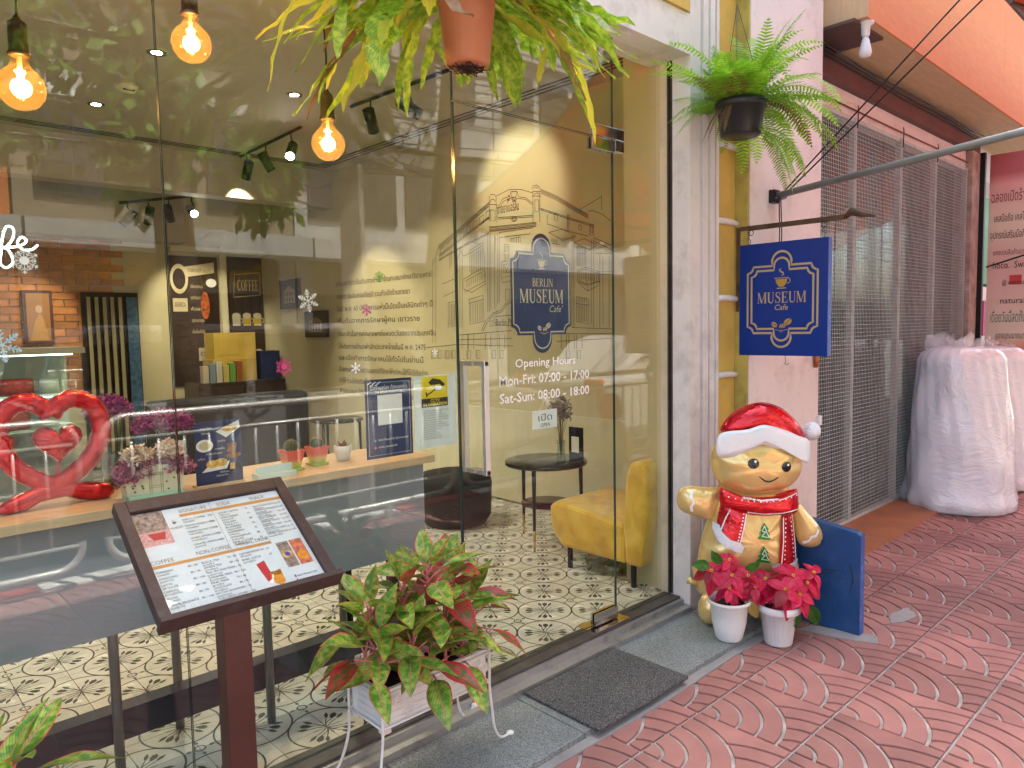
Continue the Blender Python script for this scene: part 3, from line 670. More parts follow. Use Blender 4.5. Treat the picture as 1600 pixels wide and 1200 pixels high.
# white socket and small copper wedge on the pillar edge
tag(MB().lathe([(.012, 0), (.02, .09)], (4.40, -.215, 1.22), 5).box(4.378, 4.42, -.235, -.2, 1.31, 1.318).build('copper_wedge', mat('copper_tin', (.45, .13, .05), rough=.35, metal=.5), None, base=(4.40, -.215, 1.22)), 'small copper coloured tapered cup fixed to the pillar edge below the blue sign', 'bracket')
tag(MB().box(4.44, 4.475, -.225, -.2005, .86, .92).build('door_bell', M_whitepl, None, base=(4.45, -.2, .86), bevel=.004), 'tiny white bell push on the pillar edge beside the gate', 'bell')

# ------------------------------------------------------------------ hanging cafe sign on its bracket
M_rust = mat('rusty_bracket', (.085, .05, .028), rough=.7, metal=.3, var=.5, vscale=12, bump=.5, bscale=60)
br = thing('sign_bracket', 'weathered brown steel bracket arm carrying the square blue sign', 'bracket', (3.6, -.13, 1.57))
MB().box(3.595, 3.62, -.155, -.133, 1.56, 2.005).build('wall_bar', M_rust, br, bevel=.002)
MB().box(3.595, 3.62, -.70, -.1555, 1.985, 2.008).tube([(3.607, -.70, 1.996), (3.607, -.73, 2.02), (3.607, -.78, 2.0), (3.607, -.84, 1.985)], [.012, .022, .014, .004], 8).build('arm', M_rust, br)
for y in (-.185, -.215, -.60):
    MB().tube([(3.607, y + .012 * math.cos(R(a)), 1.972 + .014 * math.sin(R(a))) for a in range(0, 361, 30)], .0018, 6).build('ring', M_black, br)
sg = thing('hanging_cafe_sign', 'square blue hanging sign with gold coffee cup and MUSEUM Cafe lettering', 'sign', (3.607, -.39, 1.327))
M_bluesign = mat('blue_sign_paint', (.001, .026, .21), rough=.5, spec=.25, var=.06, vscale=2, bump=.03)
M_blueedge = mat('blue_edge_pale', (.035, .10, .36), rough=.45, var=.15, vscale=9, dirt=(.5, .55, .6), dirtamt=.35, dscale=18)  # paler, patchier blue for the narrow end edges
MB().box(3.600, 3.642, -.626, -.151, 1.327, 1.911).build('board', [M_bluesign], sg, bevel=.0015)
MB().box(3.6005, 3.6415, -.6275, -.6262, 1.328, 1.910).build('edge_strip', M_blueedge, sg)
for (y, dz) in ((-.205, .05), (-.60, .06)):
    MB().tube([(3.607, y, 1.908), (3.607, y - .008, 1.93), (3.607, y + .008, 1.945), (3.607, y - .002, 1.965)], .0018, 6).build('hook', M_black, sg)
MB().tube([(3.62, -.40, 1.325), (3.62, -.405, 1.30), (3.62, -.40, 1.285), (3.62, -.415, 1.28), (3.62, -.42, 1.29)], .0015, 6).build('hook', M_black, sg)
def plaque(w, h, fr, mb, inset, lw, m, d, lobe=.085, notch=.045, fill=False):
    """coffee-house plaque outline: rectangle with notched corners and round lobes top and bottom"""
    x, y = w / 2 - inset, h / 2 - inset; n = notch; lr = lobe - inset * .5; yb = h / 2 - inset
    body = yb - .085 * (h / .55)
    pts = []
    pts += [(lr, body)] if False else []
    top = arc(0, body + .02, lr, 0, 180, 12)
    def corner(cx, cy, a0): return arc(cx, cy, n, a0, a0 - 90, 5)
    P = []
    P += top[:]                                   # from right to left over the lobe
    P += [(-lr, body), (-x + n, body)] + arc(-x, body, n, 0, -90, 5)
    P += [(-x, body - n)] + [(-x, -body + n)] + arc(-x, -body, n, 90, 0, 5)
    P += [(-lr, -body)] + arc(0, -body - .02, lr, 180, 360, 12) + [(lr, -body), (x - n, -body)] + arc(x, -body, n, 180, 90, 5)
    P += [(x, body - n)] + arc(x, body, n, 270, 180, 5) + [(lr, body)]
    Q = [P[0]]
    for p in P[1:]:
        if (Vector(p) - Vector(Q[-1])).length > 1e-4: Q.append(p)
    if fill: mb.prism(fr, Q, d - .002, d, m)
    else: mb.ribbon(fr, Q, lw, d, m, closed=True)
    return Q
def cup(mb, fr, cx, cy, s, m, mf, d):
    mb.ribbon(fr, [(cx - .5 * s, cy + .30 * s), (cx + .45 * s, cy + .32 * s)], .05 * s, d, m)
    mb.prism(fr, [(cx - .42 * s, cy + .22 * s), (cx - .34 * s, cy - .05 * s), (cx - .16 * s, cy - .26 * s), (cx + .14 * s, cy - .26 * s), (cx + .32 * s, cy - .05 * s), (cx + .40 * s, cy + .24 * s)], d - .001, d, mf)
    mb.ribbon(fr, arc(cx + .42 * s, cy + .12 * s, .17 * s, 90, -100, 8), .05 * s, d, m)
    mb.ribbon(fr, [(cx - .32 * s, cy - .36 * s), (cx + .32 * s, cy - .36 * s)], .06 * s, d, m)
    mb.ribbon(fr, [(cx - .02 * s, cy + .95 * s), (cx - .15 * s, cy + .85 * s), (cx - .08 * s, cy + .74 * s), (cx + .08 * s, cy + .66 * s), (cx + .14 * s, cy + .54 * s), (cx, cy + .42 * s)], [.02 * s, .08 * s, .1 * s, .1 * s, .08 * s, .02 * s], d, m)
def beans(mb, fr, cx, cy, s, m, mk, d):
    for (dx, dy, a, k) in ((-.55, -.02, -35, 1), (.0, -.12, 60, .72), (.22, -.10, 100, .7), (.52, .18, 30, 1.25)):
        mb.prism(fr, [(cx + dx * s + (math.cos(R(t)) * .26 * math.cos(R(a)) - math.sin(R(t)) * .18 * math.sin(R(a))) * s * k, cy + dy * s + (math.cos(R(t)) * .26 * math.sin(R(a)) + math.sin(R(t)) * .18 * math.cos(R(a))) * s * k) for t in range(0, 360, 24)], d - .001, d, m)
        mb.ribbon(fr, [(cx + dx * s + (u * math.cos(R(a)) - .06 * math.sin(u * 12) * math.sin(R(a))) * s * k, cy + dy * s + (u * math.sin(R(a)) + .06 * math.sin(u * 12) * math.cos(R(a))) * s * k) for u in (-.24, -.12, 0, .12, .24)], .05 * s, d + .0004, mk)
    mb.ribbon(fr, [(cx - .5 * s, cy - .40 * s), (cx - .25 * s, cy - .44 * s), (cx, cy - .52 * s), (cx + .25 * s, cy - .44 * s), (cx + .5 * s, cy - .40 * s)], .04 * s, d, m)
    mb.ribbon(fr, [(cx - .1 * s, cy - .60 * s), (cx, cy - .42 * s), (cx + .1 * s, cy - .60 * s)], .03 * s, d + .0002, m)
fr = Frame((3.600, -.388, 1.617), (0, -1, 0), (0, 0, 1)); t_ = MB()      # n points to -x
fr.n = Vector((-1, 0, 0))
plaque(.375, .50, fr, t_, 0, .0105, 0, .0008, lobe=.052, notch=.032); plaque(.375, .50, fr, t_, .022, .0105, 0, .0008, lobe=.052, notch=.030)
t_.build('border', [M_gold], sg); t_ = MB()
cup(t_, fr, 0, .085, .078, 0, 1, .001); t_.build('cup_emblem', [M_gold, M_goldy], sg); t_ = MB()
serif(t_, fr, 'MUSEUM', 0, -.018, .056, .262, .001, 0); t_.text(fr, 'Cafe', 0, -.054, .029, d=.001, m=0, align='C', shear=.25, bold=.005); t_.build('lettering', [M_gold], sg)
t_ = MB(); beans(t_, fr, 0, -.128, .068, 0, 1, .001); t_.build('bean_emblem', [M_goldy, M_bluesign], sg)

# ------------------------------------------------------------------ pipe arm, ropes and red awning
aw = thing('red_awning', 'orange red fabric awning stretched over the pavement on a galvanised pipe arm', 'awning', (5.5, -1.2, 2.19))
M_galv = mat('galvanised_pipe', (.23, .25, .25), rough=.5, metal=.6, var=.15, bump=.1, dirt=(.12, .10, .09), dirtamt=.4)
MB().tube([(3.85, -.20, 2.186), (3.85, -1.36, 2.305), (3.85, -2.72, 2.44)], .0185, 12).build('pipe_arm', M_galv, aw)
MB().box(3.82, 3.88, -.235, -.2005, 2.15, 2.22).tube([(3.80, -.24, 2.16), (3.93, -.24, 2.19)], .012).build('wall_clamp', M_black, aw)
MB().tube([(3.90, -.22, 2.19), (3.90, -1.085, 2.96), (3.9, -1.8, 3.59)], .0042, 6).build('rope', M_black, aw)
MB().tube([(3.93, -.22, 2.19), (3.90, -1.175, 2.93), (3.9, -1.9, 3.50)], .0042, 6).build('rope', M_black, aw)
MB().tube([(3.86, -.24, 2.17), (3.86, -.245, 1.99), (3.86, -.24, 1.80)], .0035, 6).build('rope', M_black, aw)
MB().tube([(3.88, -.24, 2.17), (3.885, -.245, 1.99), (3.88, -.24, 1.80)], .0035, 6).build('rope', M_black, aw)
N = NT('awning_fabric'); N.b.inputs['Base Color'].default_value = (.62, .12, .05, 1); N.b.inputs['Roughness'].default_value = .7
tl = N.n('BsdfTranslucent'); tl.inputs[0].default_value = (.88, .26, .10, 1); mx = N.n('MixShader'); mx.inputs[0].default_value = .28
N.l(N.b.outputs[0], mx.inputs[1]); N.l(tl.outputs[0], mx.inputs[2]); N.l(mx.outputs[0], N.out.inputs[0]); M_awn = N.m
g_ = MB()
for dz in (0, .006): g_.grid(lambda u, v: (4.15 + 7.6 * u, -.80 - 1.95 * v, 3.65 - 1.08 * v - .10 * math.sin(PI * v) + .02 * math.sin(u * 60) + dz), 60, 10)
g_.grid(lambda u, v: (4.15 + 7.6 * u, -2.752, 2.575 - (.20 + .05 * abs(math.sin(u * 40))) * v), 120, 2)
g_.build('fabric', M_awn, aw)
f_ = MB().tube([(4.15, -.8, 3.63), (11.75, -.8, 3.63)], .02).tube([(4.15, -2.75, 2.56), (11.75, -2.75, 2.56)], .02)
for x in (4.16, 6.0, 8, 10, 11.7): f_.tube([(x, -.8, 3.62), (x, -1.8, 2.97), (x, -2.75, 2.55)], .016)
f_.build('frame', M_galv, aw)

# ------------------------------------------------------------------ plastic wrapped rolls
N = NT('plastic_wrap'); b = N.b; tc = N.n('TexCoord').outputs['Object']
b.inputs['Base Color'].default_value = (.84, .86, .90, 1); b.inputs['Roughness'].default_value = .2; b.inputs['Coat Weight'].default_value = .6; b.inputs['Coat Roughness'].default_value = .12
n1 = N.n('TexNoise', i_Scale=4.5, i_Detail=5., i_Distortion=2.2, i_Roughness=.55); mp = N.n('Mapping'); mp.inputs['Scale'].default_value = (1, 1, 1.6); N.l(tc, mp.inputs[0]); N.l(mp.outputs[0], n1.inputs['Vector'])
n2 = N.n('TexNoise', noise_type='RIDGED_MULTIFRACTAL', i_Scale=5., i_Detail=3., i_Distortion=1.0); N.l(mp.outputs[0], n2.inputs['Vector'])
v_ = N.n('TexVoronoi', i_Scale=85.); N.l(tc, v_.inputs['Vector'])
bp1 = N.n('Bump', i_Strength=.5, i_Distance=.03); N.l(n1.outputs[0], bp1.inputs['Height'])
bp3 = N.n('Bump', i_Strength=.4, i_Distance=.015); N.l(n2.outputs[0], bp3.inputs['Height']); N.l(bp1.outputs[0], bp3.inputs['Normal'])
bp2 = N.n('Bump', i_Strength=.25, i_Distance=.002); N.l(v_.outputs[0], bp2.inputs['Height']); N.l(bp3.outputs[0], bp2.inputs['Normal'])
N.l(bp2.outputs[0], b.inputs['Normal']); M_wrap = N.m
def wrap_roll(cx, cy, r, h, seed, label):
    rr = random.Random(seed); ph = [rr.uniform(0, 6.28) for _ in range(8)]
    t = thing('wrapped_roll', label, 'bubble wrap roll', (cx, cy, 0), 'plastic wrapped bubble wrap rolls on the pavement')
    def dd(q, z):
        f = z / h
        return .035 * math.sin(2 * q + ph[0] + 2 * f) + .02 * math.sin(5 * q + ph[1] + 6 * f) + .014 * math.sin(9 * q + ph[2] - 9 * f) + .012 * math.sin(22 * q + ph[3] + 14 * f) * (.3 + f) + .012 * math.sin(17 * f + 3 * q + ph[4]) + .045 * math.exp(-((f - .04) / .05) ** 2) * (1 + .8 * math.sin(11 * q))
    prof = [(r * .98, .0), (r * 1.03, .02)] + [(r * (1.04 - .27 * (i / 30) ** 1.3), h * (.03 + .86 * i / 30)) for i in range(1, 31)] + [(r * .70, h * .925), (r * .58, h * .95), (r * .4, h * .962), (r * .2, h * .965), (0.001, h * .966)]
    MB().lathe(prof, (cx, cy, 0), 96, ripple=dd).build('wrapped_body', M_wrap, t)
    # gathered film on top
    for k in range(9):
        a = rr.uniform(0, 6.28); R0 = rr.uniform(.0, r * .6); ox, oy = cx + R0 * math.cos(a), cy + R0 * math.sin(a); w = rr.uniform(.1, .26); hh = rr.uniform(.05, .13); da = rr.uniform(0, PI); fq = rr.uniform(5, 9); p1 = rr.uniform(0, 6)
        MB().grid(lambda u, v: (ox + (u - .5) * w * math.cos(da) + .03 * math.sin(fq * u + p1) * v, oy + (u - .5) * w * math.sin(da) + .03 * math.cos(fq * u) * v, h * .955 + hh * v * (1 - .5 * abs(u - .5) * 2 * v) + .012 * math.sin(13 * u + p1)), 14, 6).build('gathered_film', M_wrapthin, t)
N = NT('thin_film'); N.b.inputs['Base Color'].default_value = (.8, .8, .82, 1); N.b.inputs['Roughness'].default_value = .12
tr = N.n('BsdfTransparent'); mx = N.n('MixShader'); mx.inputs[0].default_value = .62; N.l(N.b.outputs[0], mx.inputs[1]); N.l(tr.outputs[0], mx.inputs[2]); N.l(mx.outputs[0], N.out.inputs[0]); M_wrapthin = N.m
wrap_roll(6.62, -.40, .39, 1.33, 1, 'tall plastic wrapped white roll standing nearest the mesh gate')
wrap_roll(7.62, -.36, .36, 1.30, 5, 'plastic wrapped white roll at the right edge behind the nearer one')
# blue board standing on the pavement
bb = thing('blue_board', 'worn blue painted wooden board standing on edge beside the balloon figure', 'board', (3.5, -.5, 0))
M_bb = mat('blue_board_paint', (.008, .060, .19), rough=.4, var=.18, vscale=4, bump=.15, bscale=40, dirt=(.05, .12, .26), dirtamt=.6, dscale=6)
fr = Frame((3.50, -.842, 0), (0, 1, 0), (0, 0, 1)); q_ = MB(); q_.prism(fr, [(0, 0), (.66, 0), (.66, .57), (.36, .56), (.30, .535), (.02, .50), (0, .485)], -.0, .045); q_.build('panel', M_bb, bb, bevel=.004)
MB().box(3.4995, 3.546, -.8435, -.8425, .005, .492).build('pale_edge', M_blueedge, bb)
s_ = MB()
for (a, c) in (((.03, .25), (.05, .34)), ((.045, .20), (.035, .27)), ((.10, .30), (.28, .24)), ((.12, .285), (.27, .22))): s_.ribbon(fr, [a, ((a[0] + c[0]) / 2, (a[1] + c[1]) / 2 + .01), c], .004, -.0012, 0)
s_.build('scratch', M_ink, bb)
# ------------------------------------------------------------------ the street behind the camera (seen in the glass)
M_asph = mat('asphalt', (.055, .055, .057), rough=.85, var=.25, vscale=3, bump=.6, bscale=120)
struct(MB().box(-60, 60, -11.0, -2.93, -.42, -.15).build('road', M_asph))
struct(MB().box(-60, 60, -60, -11.0, -.42, -.02).build('opposite_pavement', M_cement))
rd = MB()
for i in range(-8, 14): rd.box(i * 3., i * 3. + 1.4, -7.05, -6.93, -.149, -.146)
struct(rd.build('lane_marking', M_whitepaint))
kb = thing('kerb', '', '', (0, -2.85, 0)); del kb['label']; del kb['category']; struct(kb)
M_kw = mat('kerb_white', (.70, .68, .64), rough=.8, var=.15, bump=.3); M_kr = mat('kerb_red', (.45, .07, .05), rough=.8, var=.15, bump=.3)
for i in range(-8, 22): MB().box(i * .85, i * .85 + .84, -2.93, -2.77, -.2, .012).build('kerb_stone', M_kw if i % 2 else M_kr, kb, bevel=.01)
M_rail = mat('railing_paint', (.62, .61, .58), rough=.3, metal=.2, var=.1, bump=0)
def railing(x0, label):
    t = thing('pedestrian_railing', label, 'railing', (x0, -2.68, 0), 'railings along the kerb')
    y = -2.68; L = 2.68; r = .14; z0, z1 = .12, 1.0
    pts = [(x0 + r, z0), (x0 + L - r, z0)] + [(x0 + L - r + r * math.sin(R(a)), z0 + r - r * math.cos(R(a))) for a in range(15, 91, 15)] + [(x0 + L - r + r * math.cos(R(a)), z1 - r + r * math.sin(R(a))) for a in range(0, 91, 15)] + [(x0 + r - r * math.sin(R(a)), z1 - r + r * math.cos(R(a))) for a in range(0, 91, 15)] + [(x0 + r - r * math.cos(R(a)), z0 + r - r * math.sin(R(a))) for a in range(0, 91, 15)]
    MB().tube([(a, y, b) for a, b in pts], .024, 8).build('frame', M_rail, t)
    MB().tube([(x0, y, .86), (x0 + L, y, .86)], .014, 8).build('mid_rail', M_rail, t)
    MB().tube([(x0, y, .26), (x0 + L, y, .26)], .012, 8).build('low_rail', M_rail, t)
    for k in range(1, 17): MB().tube([(x0 + L * k / 17, y, .26), (x0 + L * k / 17, y, .86)], .009, 6).build('baluster', M_rail, t)
    for k in (.25, .75): MB().box(x0 + L * k - .025, x0 + L * k + .025, y - .02, y + .02, -.02, .12).build('foot', M_rail, t)
    return t
for x0, l in ((-4.45, 'grey pedestrian railing panel furthest left along the kerb'), (-1.63, 'grey pedestrian railing panel second from the left along the kerb'), (1.19, 'grey pedestrian railing panel reflected behind the counter'), (4.0, 'grey pedestrian railing panel reflected in the glass door'), (6.81, 'grey pedestrian railing panel reflected beyond the yellow chair'), (9.6, 'grey pedestrian railing panel furthest right along the kerb')): railing(x0, l)
# cars
M_cglass = mat('car_glass', (.01, .012, .014), rough=.05, var=.05, bump=0, coat=1.)
M_tyre = mat('tyre', (.02, .02, .02), rough=.85); M_rim = mat('rim', (.5, .5, .5), rough=.3, metal=.8, bump=0)
M_tail = mat('tail_light', (.5, .01, .01), rough=.15, bump=0); M_head = mat('head_light', (.8, .8, .8), rough=.1, bump=0)
def car(x, y, L, H, W, paint, label, flip, van):
    t = thing('parked_car', label, 'car', (x, y, -.15)); s = -1 if flip else 1; z = -.15
    fr = Frame((x, y + W / 2, z), (s, 0, 0), (0, 0, 1))
    def P(a): return [(p * L / 4.6, q * H / 1.6) for p, q in a]
    body = P([(0, .35), (.02, .95), (.15, 1.02), (1.0 if not van else .2, 1.05), (3.3, 1.02), (4.35, .88), (4.58, .7), (4.6, .35), (4.1, .25), (.4, .25)])
    cab = P([(.12, 1.03), (.25, 1.5), (.5, 1.6), (2.7, 1.6), (2.95, 1.53), (3.6, 1.02)] if van else [(.6, 1.03), (1.15, 1.5), (1.6, 1.6), (2.5, 1.57), (2.9, 1.45), (3.6, 1.02)])
    for nm, po, a, b_, m in (('body', body, 0, W, paint), ('cabin', cab, .10, W - .10, paint)):
        mb = MB(); n = len(po); A = sum(po[i][0] * po[(i + 1) % n][1] - po[(i + 1) % n][0] * po[i][1] for i in range(n)); po = po if A > 0 else po[::-1]
        vs = [Vector((x + s * px, y - W / 2 + q, z + pz)) for q in (a, b_) for px, pz in po]
        fs = [tuple(range(n)), tuple(reversed(range(n, 2 * n)))] + [(i, n + i, n + (i + 1) % n, (i + 1) % n) for i in range(n)]
        mb.add(vs, fs, 0); mb.build(nm, m, t, bevel=.05)
    win = P([(.35, 1.06), (.42, 1.46), (1.45, 1.52), (1.45, 1.06)] if van else [(1.0, 1.06), (1.3, 1.45), (1.9, 1.53), (1.9, 1.06)])
    win2 = P([(1.52, 1.06), (1.52, 1.52), (2.6, 1.52), (3.3, 1.06)] if van else [(1.97, 1.06), (1.97, 1.53), (2.5, 1.50), (3.3, 1.06)])
    for wd in (win, win2):
        for yy, d0 in ((y + W / 2 - .10, 1), (y - W / 2 + .10, -1)):
            mb = MB(); vs = [(x + s * a, yy + d0 * .004 + 0, z + b) for a, b in wd] + [(x + s * a, yy - d0 * .02, z + b) for a, b in wd]
            mb.add(vs, [(0, 1, 2, 3), (7, 6, 5, 4), (0, 4, 5, 1), (1, 5, 6, 2), (2, 6, 7, 3), (3, 7, 4, 0)], 0); mb.build('window', M_cglass, t)
    for a0, a1 in ((P([(3.58, 1.06)])[0], P([(2.98, 1.50)])[0]),):
        mb = MB(); vs = [(x + s * (a + .012), yy, z + b + .012) for a, b in (a0, a1) for yy in (y - W / 2 + .2, y + W / 2 - .2)]; mb.add(vs, [(0, 1, 3, 2)], 0)
        vs2 = [(vx - s * .02, vy, vz - .02) for vx, vy, vz in vs]; mb.add(vs2, [(0, 2, 3, 1)], 0); mb.build('windscreen', M_cglass, t)
    for wx in (.85 * L / 4.6, 3.7 * L / 4.6):
        for yy in (y - W / 2 + .02, y + W / 2 - .22):
            cx = x + s * wx; wb = MB().tube([(cx, yy, z + .32), (cx, yy + .2, z + .32)], .32, 24).build('wheel', M_tyre, t, bevel=.02)
            e = yy + .2 if yy > y else yy; MB().tube([(cx, e - .01, z + .32), (cx, e + .012, z + .32)], .2, 16).build('rim', M_rim, wb, base=t.location)
    for yy in (y - W / 2 + .06, y + W / 2 - .36):
        MB().box(x - s * .02 if s > 0 else x - .08, x + .08 if s > 0 else x + .02, yy, yy + .3, z + .72, z + .95).build('tail_lamp', M_tail, t, bevel=.02)
        ex = x + s * L; MB().box(min(ex - s * .12, ex + s * .01), max(ex - s * .12, ex + s * .01), yy, yy + .3, z + .62, z + .80).build('head_lamp', M_head, t, bevel=.02)
    return t
car(.9, -4.6, 5.3, 1.72, 1.8, mat('silver_van_paint', (.42, .41, .40), rough=.2, metal=.4, var=.02, bump=0, coat=.8), 'silver people carrier reflected in the glass behind the counter', False, True)
car(7.3, -4.7, 4.5, 1.5, 1.75, mat('white_car_paint', (.42, .42, .41), rough=.2, var=.02, bump=0, coat=.8), 'white saloon car with red tail lamps reflected in the door glass', False, False)
car(-4.6, -4.6, 4.4, 1.5, 1.75, mat('grey_car_paint', (.16, .17, .18), rough=.2, metal=.4, var=.02, bump=0, coat=.8), 'dark grey saloon car parked to the left on the street', False, False)
# opposite shophouses
M_opw = mat('opposite_white', (.42, .41, .38), rough=.8, var=.15, vscale=2, dirt=(.25, .22, .18), dirtamt=.6); M_opo = mat('opposite_orange', (.50, .14, .03), rough=.7, var=.2); M_opd = mat('opposite_dark', (.03, .028, .026), rough=.8)
M_opy = mat('opposite_beige', (.24, .20, .13), rough=.8, var=.15); M_wf = mat('window_frame_dark', (.05, .05, .05), rough=.5); M_redgold = mat('gilt_letters', (.65, .42, .06), rough=.35, metal=.4)
M_tube = mat('fluorescent_tube', (.9, .9, .9), emit=(1., 1., .95), estr=9., bump=0)
def shophouse(x0, x1, h, wallm, label, floors, ledge, sign, orange=False, tubes=True):
    Y = -13.5; t = thing('opposite_shophouse', label, 'building', ((x0 + x1) / 2, Y, 0))
    MB().box(x0, x1, Y - 9, Y - 3, 0, h).box(x0, x1, Y - 3, Y, 3.6, h).build('wall', wallm, t)
    MB().box(x0, x0 + .35, Y - 3, Y, 0, 3.6).build('column', M_opw, t); MB().box(x1 - .35, x1, Y - 3, Y, 0, 3.6).build('column', M_opw, t)
    MB().box(x0 + .35, x1 - .35, Y - 2.99, Y - 2.9, 0, 3.6).build('shop_back', M_opd if not orange else M_opo, t)
    MB().box(x0, x1, Y, Y + .9, 3.12, 3.55).build('ledge', M_opw, t)
    MB().box(x0 + .36, x1 - .36, Y - .2, Y - .1, 2.35, 3.1).build('sign_panel', M_opy, t)
    if sign:
        fr = Frame((x1 - .5, Y - .09, 2.45), (-1, 0, 0), (0, 0, 1)); q = MB(); q.text(fr, sign, (x1 - x0 - 1) / 2, .06, .42, d=.01, align='C', w=min(x1 - x0 - 1.4, .42 * len(sign)), bold=.02); q.build('sign_lettering', M_redgold, t)
    for k in range(3 if not orange else 0):
        xx = x0 + .5 + k * (x1 - x0 - 1) / 3; g = MB()
        for j in range(7): g.box(xx + j * .2, xx + j * .2 + .02, Y - .3, Y - .27, 0, 2.3)
        g.build('shutter_grille', M_wf, t)
    for f in range(floors):
        zb = 4.1 + f * 3.1; n = max(2, int((x1 - x0) / 1.5))
        for k in range(n):
            wx = x0 + .35 + k * (x1 - x0 - .7) / n; ww = (x1 - x0 - .7) / n - .3
            w_ = MB().box(wx, wx + ww, Y - .02, Y + .06, zb, zb + 1.6).build('window', M_wf, t)
            MB().box(wx + .06, wx + ww / 2 - .02, Y + .061, Y + .07, zb + .06, zb + 1.54).box(wx + ww / 2 + .02, wx + ww - .06, Y + .061, Y + .07, zb + .06, zb + 1.54).build('pane', M_cglass, w_, base=t.location)
        MB().box(x0, x1, Y + .001, Y + .18, zb + 2.0, zb + 2.25).build('cornice', M_opw, t)
        if f == 0: MB().box(x0 + .2, x0 + 1.1, Y + .02, Y + .4, zb + 1.7, zb + 2.2 - .25).build('air_conditioner', M_whitepaint, t)
    if tubes:
        for k in range(4):
            xx = x0 + .6 + k * (x1 - x0 - 1.6) / 3.2; MB().box(xx, xx + .9, Y - 1.2 - .3 * (k % 2), Y - 1.16 - .3 * (k % 2), 2.95 - .25 * (k % 2), 2.99 - .25 * (k % 2)).build('ceiling_tube_light', M_tube, t)
    return t
shophouse(-9.2, -3.0, 10.5, M_opy, 'beige shophouse at the far left across the street', 2, True, None)
shophouse(-2.95, 2.6, 11., M_opo, 'orange fronted shophouse across the street', 2, True, None, orange=True, tubes=False)
shophouse(2.65, 8.0, 10., M_opy, 'beige shophouse with gilt Chinese and Thai letters across the street', 2, True, 'ห้างทอง英美金行', tubes=False)
shophouse(8.05, 14.2, 12.5, M_opw, 'white shophouse with bright tube lights across the street', 3, True, None)
shophouse(14.25, 21., 12., M_opw, 'grey white shophouse down the street on the opposite side', 3, True, None)
shophouse(21.05, 30., 11., M_opy, 'beige shophouse furthest down the opposite side', 2, True, None)
# pole with cable tangle
M_conc = mat('concrete_pole', (.36, .34, .31), rough=.9, var=.2)
up = thing('utility_pole', 'concrete utility pole with campaign poster and tangled black cables', 'utility pole', (3.25, -3.05, -.15))
MB().tube([(3.25, -3.15, -.15), (3.25, -3.15, 7.5)], [.13, .09], 4, smooth=False).build('post', M_conc, up)
MB().box(2.6, 3.9, -3.2, -3.1, 4.6, 4.72).box(2.7, 3.8, -3.2, -3.1, 3.4, 3.5).build('crossarm', M_conc, up)
tg = MB(); rr = random.Random(4)
for k in range(14):
    c0 = (3.25 + rr.uniform(-.5, .5), -3.0 + rr.uniform(-.1, .1), 2.9 + rr.uniform(-.3, .5)); ra = rr.uniform(.12, .34)
    tg.tube([(c0[0] + ra * math.cos(R(a)), c0[1] + .05 * math.sin(R(3 * a)), c0[2] + ra * math.sin(R(a))) for a in range(0, 361, 24)], .008, 5)
stf = tg.build('coiled_cables', M_black, up); stf['kind'] = 'stuff'
ps = MB().box(3.12, 3.36, -3.02, -3.0, 1.48, 1.76).build('campaign_poster', mat('poster_grey', (.35, .34, .30), var=.4, vscale=14), up)
cb = thing('overhead_cables', 'bundle of black overhead cables sagging along the street', 'cables', (0, -3.1, 3.))
for k in range(18):
    z0 = 3.0 + .085 * k + rr.uniform(-.05, .05); y0 = -3.1 - rr.uniform(0, .5); sg_ = rr.uniform(.1, .35); p0 = rr.uniform(0, 6)
    MB().tube([(-9 + i * 1.2, y0, z0 - sg_ * math.sin(PI * ((i * 1.2 + 30 - 9) % 12.) / 12.) + .02 * math.sin(i + p0)) for i in range(26)], rr.choice([.007, .010, .014]), 5).build('cable', M_black, cb)
# trees
M_bark = mat('bark', (.12, .085, .06), rough=.95, var=.35, vscale=6, bump=1., bscale=30, bdist=.02); M_leafg = leaf_mat('tree_leaf', (.09, .22, .02), (.14, .28, .03), (.14, .28, .05), (.20, .36, .05), trans=.45)
def leafcloud(mb, uv, cx, cy, cz, rx, ry, rz, n, s, r_):
    for _ in range(n):
        a, b_, q = r_.uniform(0, 2 * PI), r_.uniform(-1, 1), r_.random() ** .4; c = math.sqrt(1 - b_ * b_)
        p = Vector((cx + rx * q * c * math.cos(a), cy + ry * q * c * math.sin(a), cz + rz * q * b_)); d1 = Vector((r_.uniform(-1, 1), r_.uniform(-1, 1), r_.uniform(-1.2, .2))).normalized(); d2 = d1.cross(Vector((r_.uniform(-1, 1), r_.uniform(-1, 1), r_.uniform(-1, 1)))).normalized(); L = s * r_.uniform(.6, 1.3)
        mb.add([p, p + d1 * L * .45 + d2 * L * .28, p + d1 * L, p + d1 * L * .45 - d2 * L * .28], [(0, 1, 2, 3)]); uv.extend([(.5, 0), (1, .45), (.5, 1), (0, .45)])
def tree(x, y, h, lean, label, clouds, seed):
    r_ = random.Random(seed); t = thing('street_tree', label, 'tree', (x, y, -.1))
    tr_ = MB(); tr_.tube([(x, y, -.1), (x + lean * .2, y, h * .3), (x + lean * .5, y + .1, h * .6), (x + lean, y + .1, h)], [.17, .14, .11, .06], 10)
    for (cx, cy, cz, *_r) in clouds[:5]: tr_.tube([(x + lean * .5, y + .1, h * .6), ((x + lean * .5 + cx) / 2, (y + cy) / 2, (h * .6 + cz) / 2 + .3), (cx, cy, cz)], [.07, .04, .015], 7)
    tr_.build('trunk', M_bark, t); mb = MB(); uv = []
    for (cx, cy, cz, rx, ry, rz, n) in clouds: leafcloud(mb, uv, cx, cy, cz, rx, ry, rz, n, .13, r_)
    o = mb.build('crown', M_leafg, t, uv=uv); return t
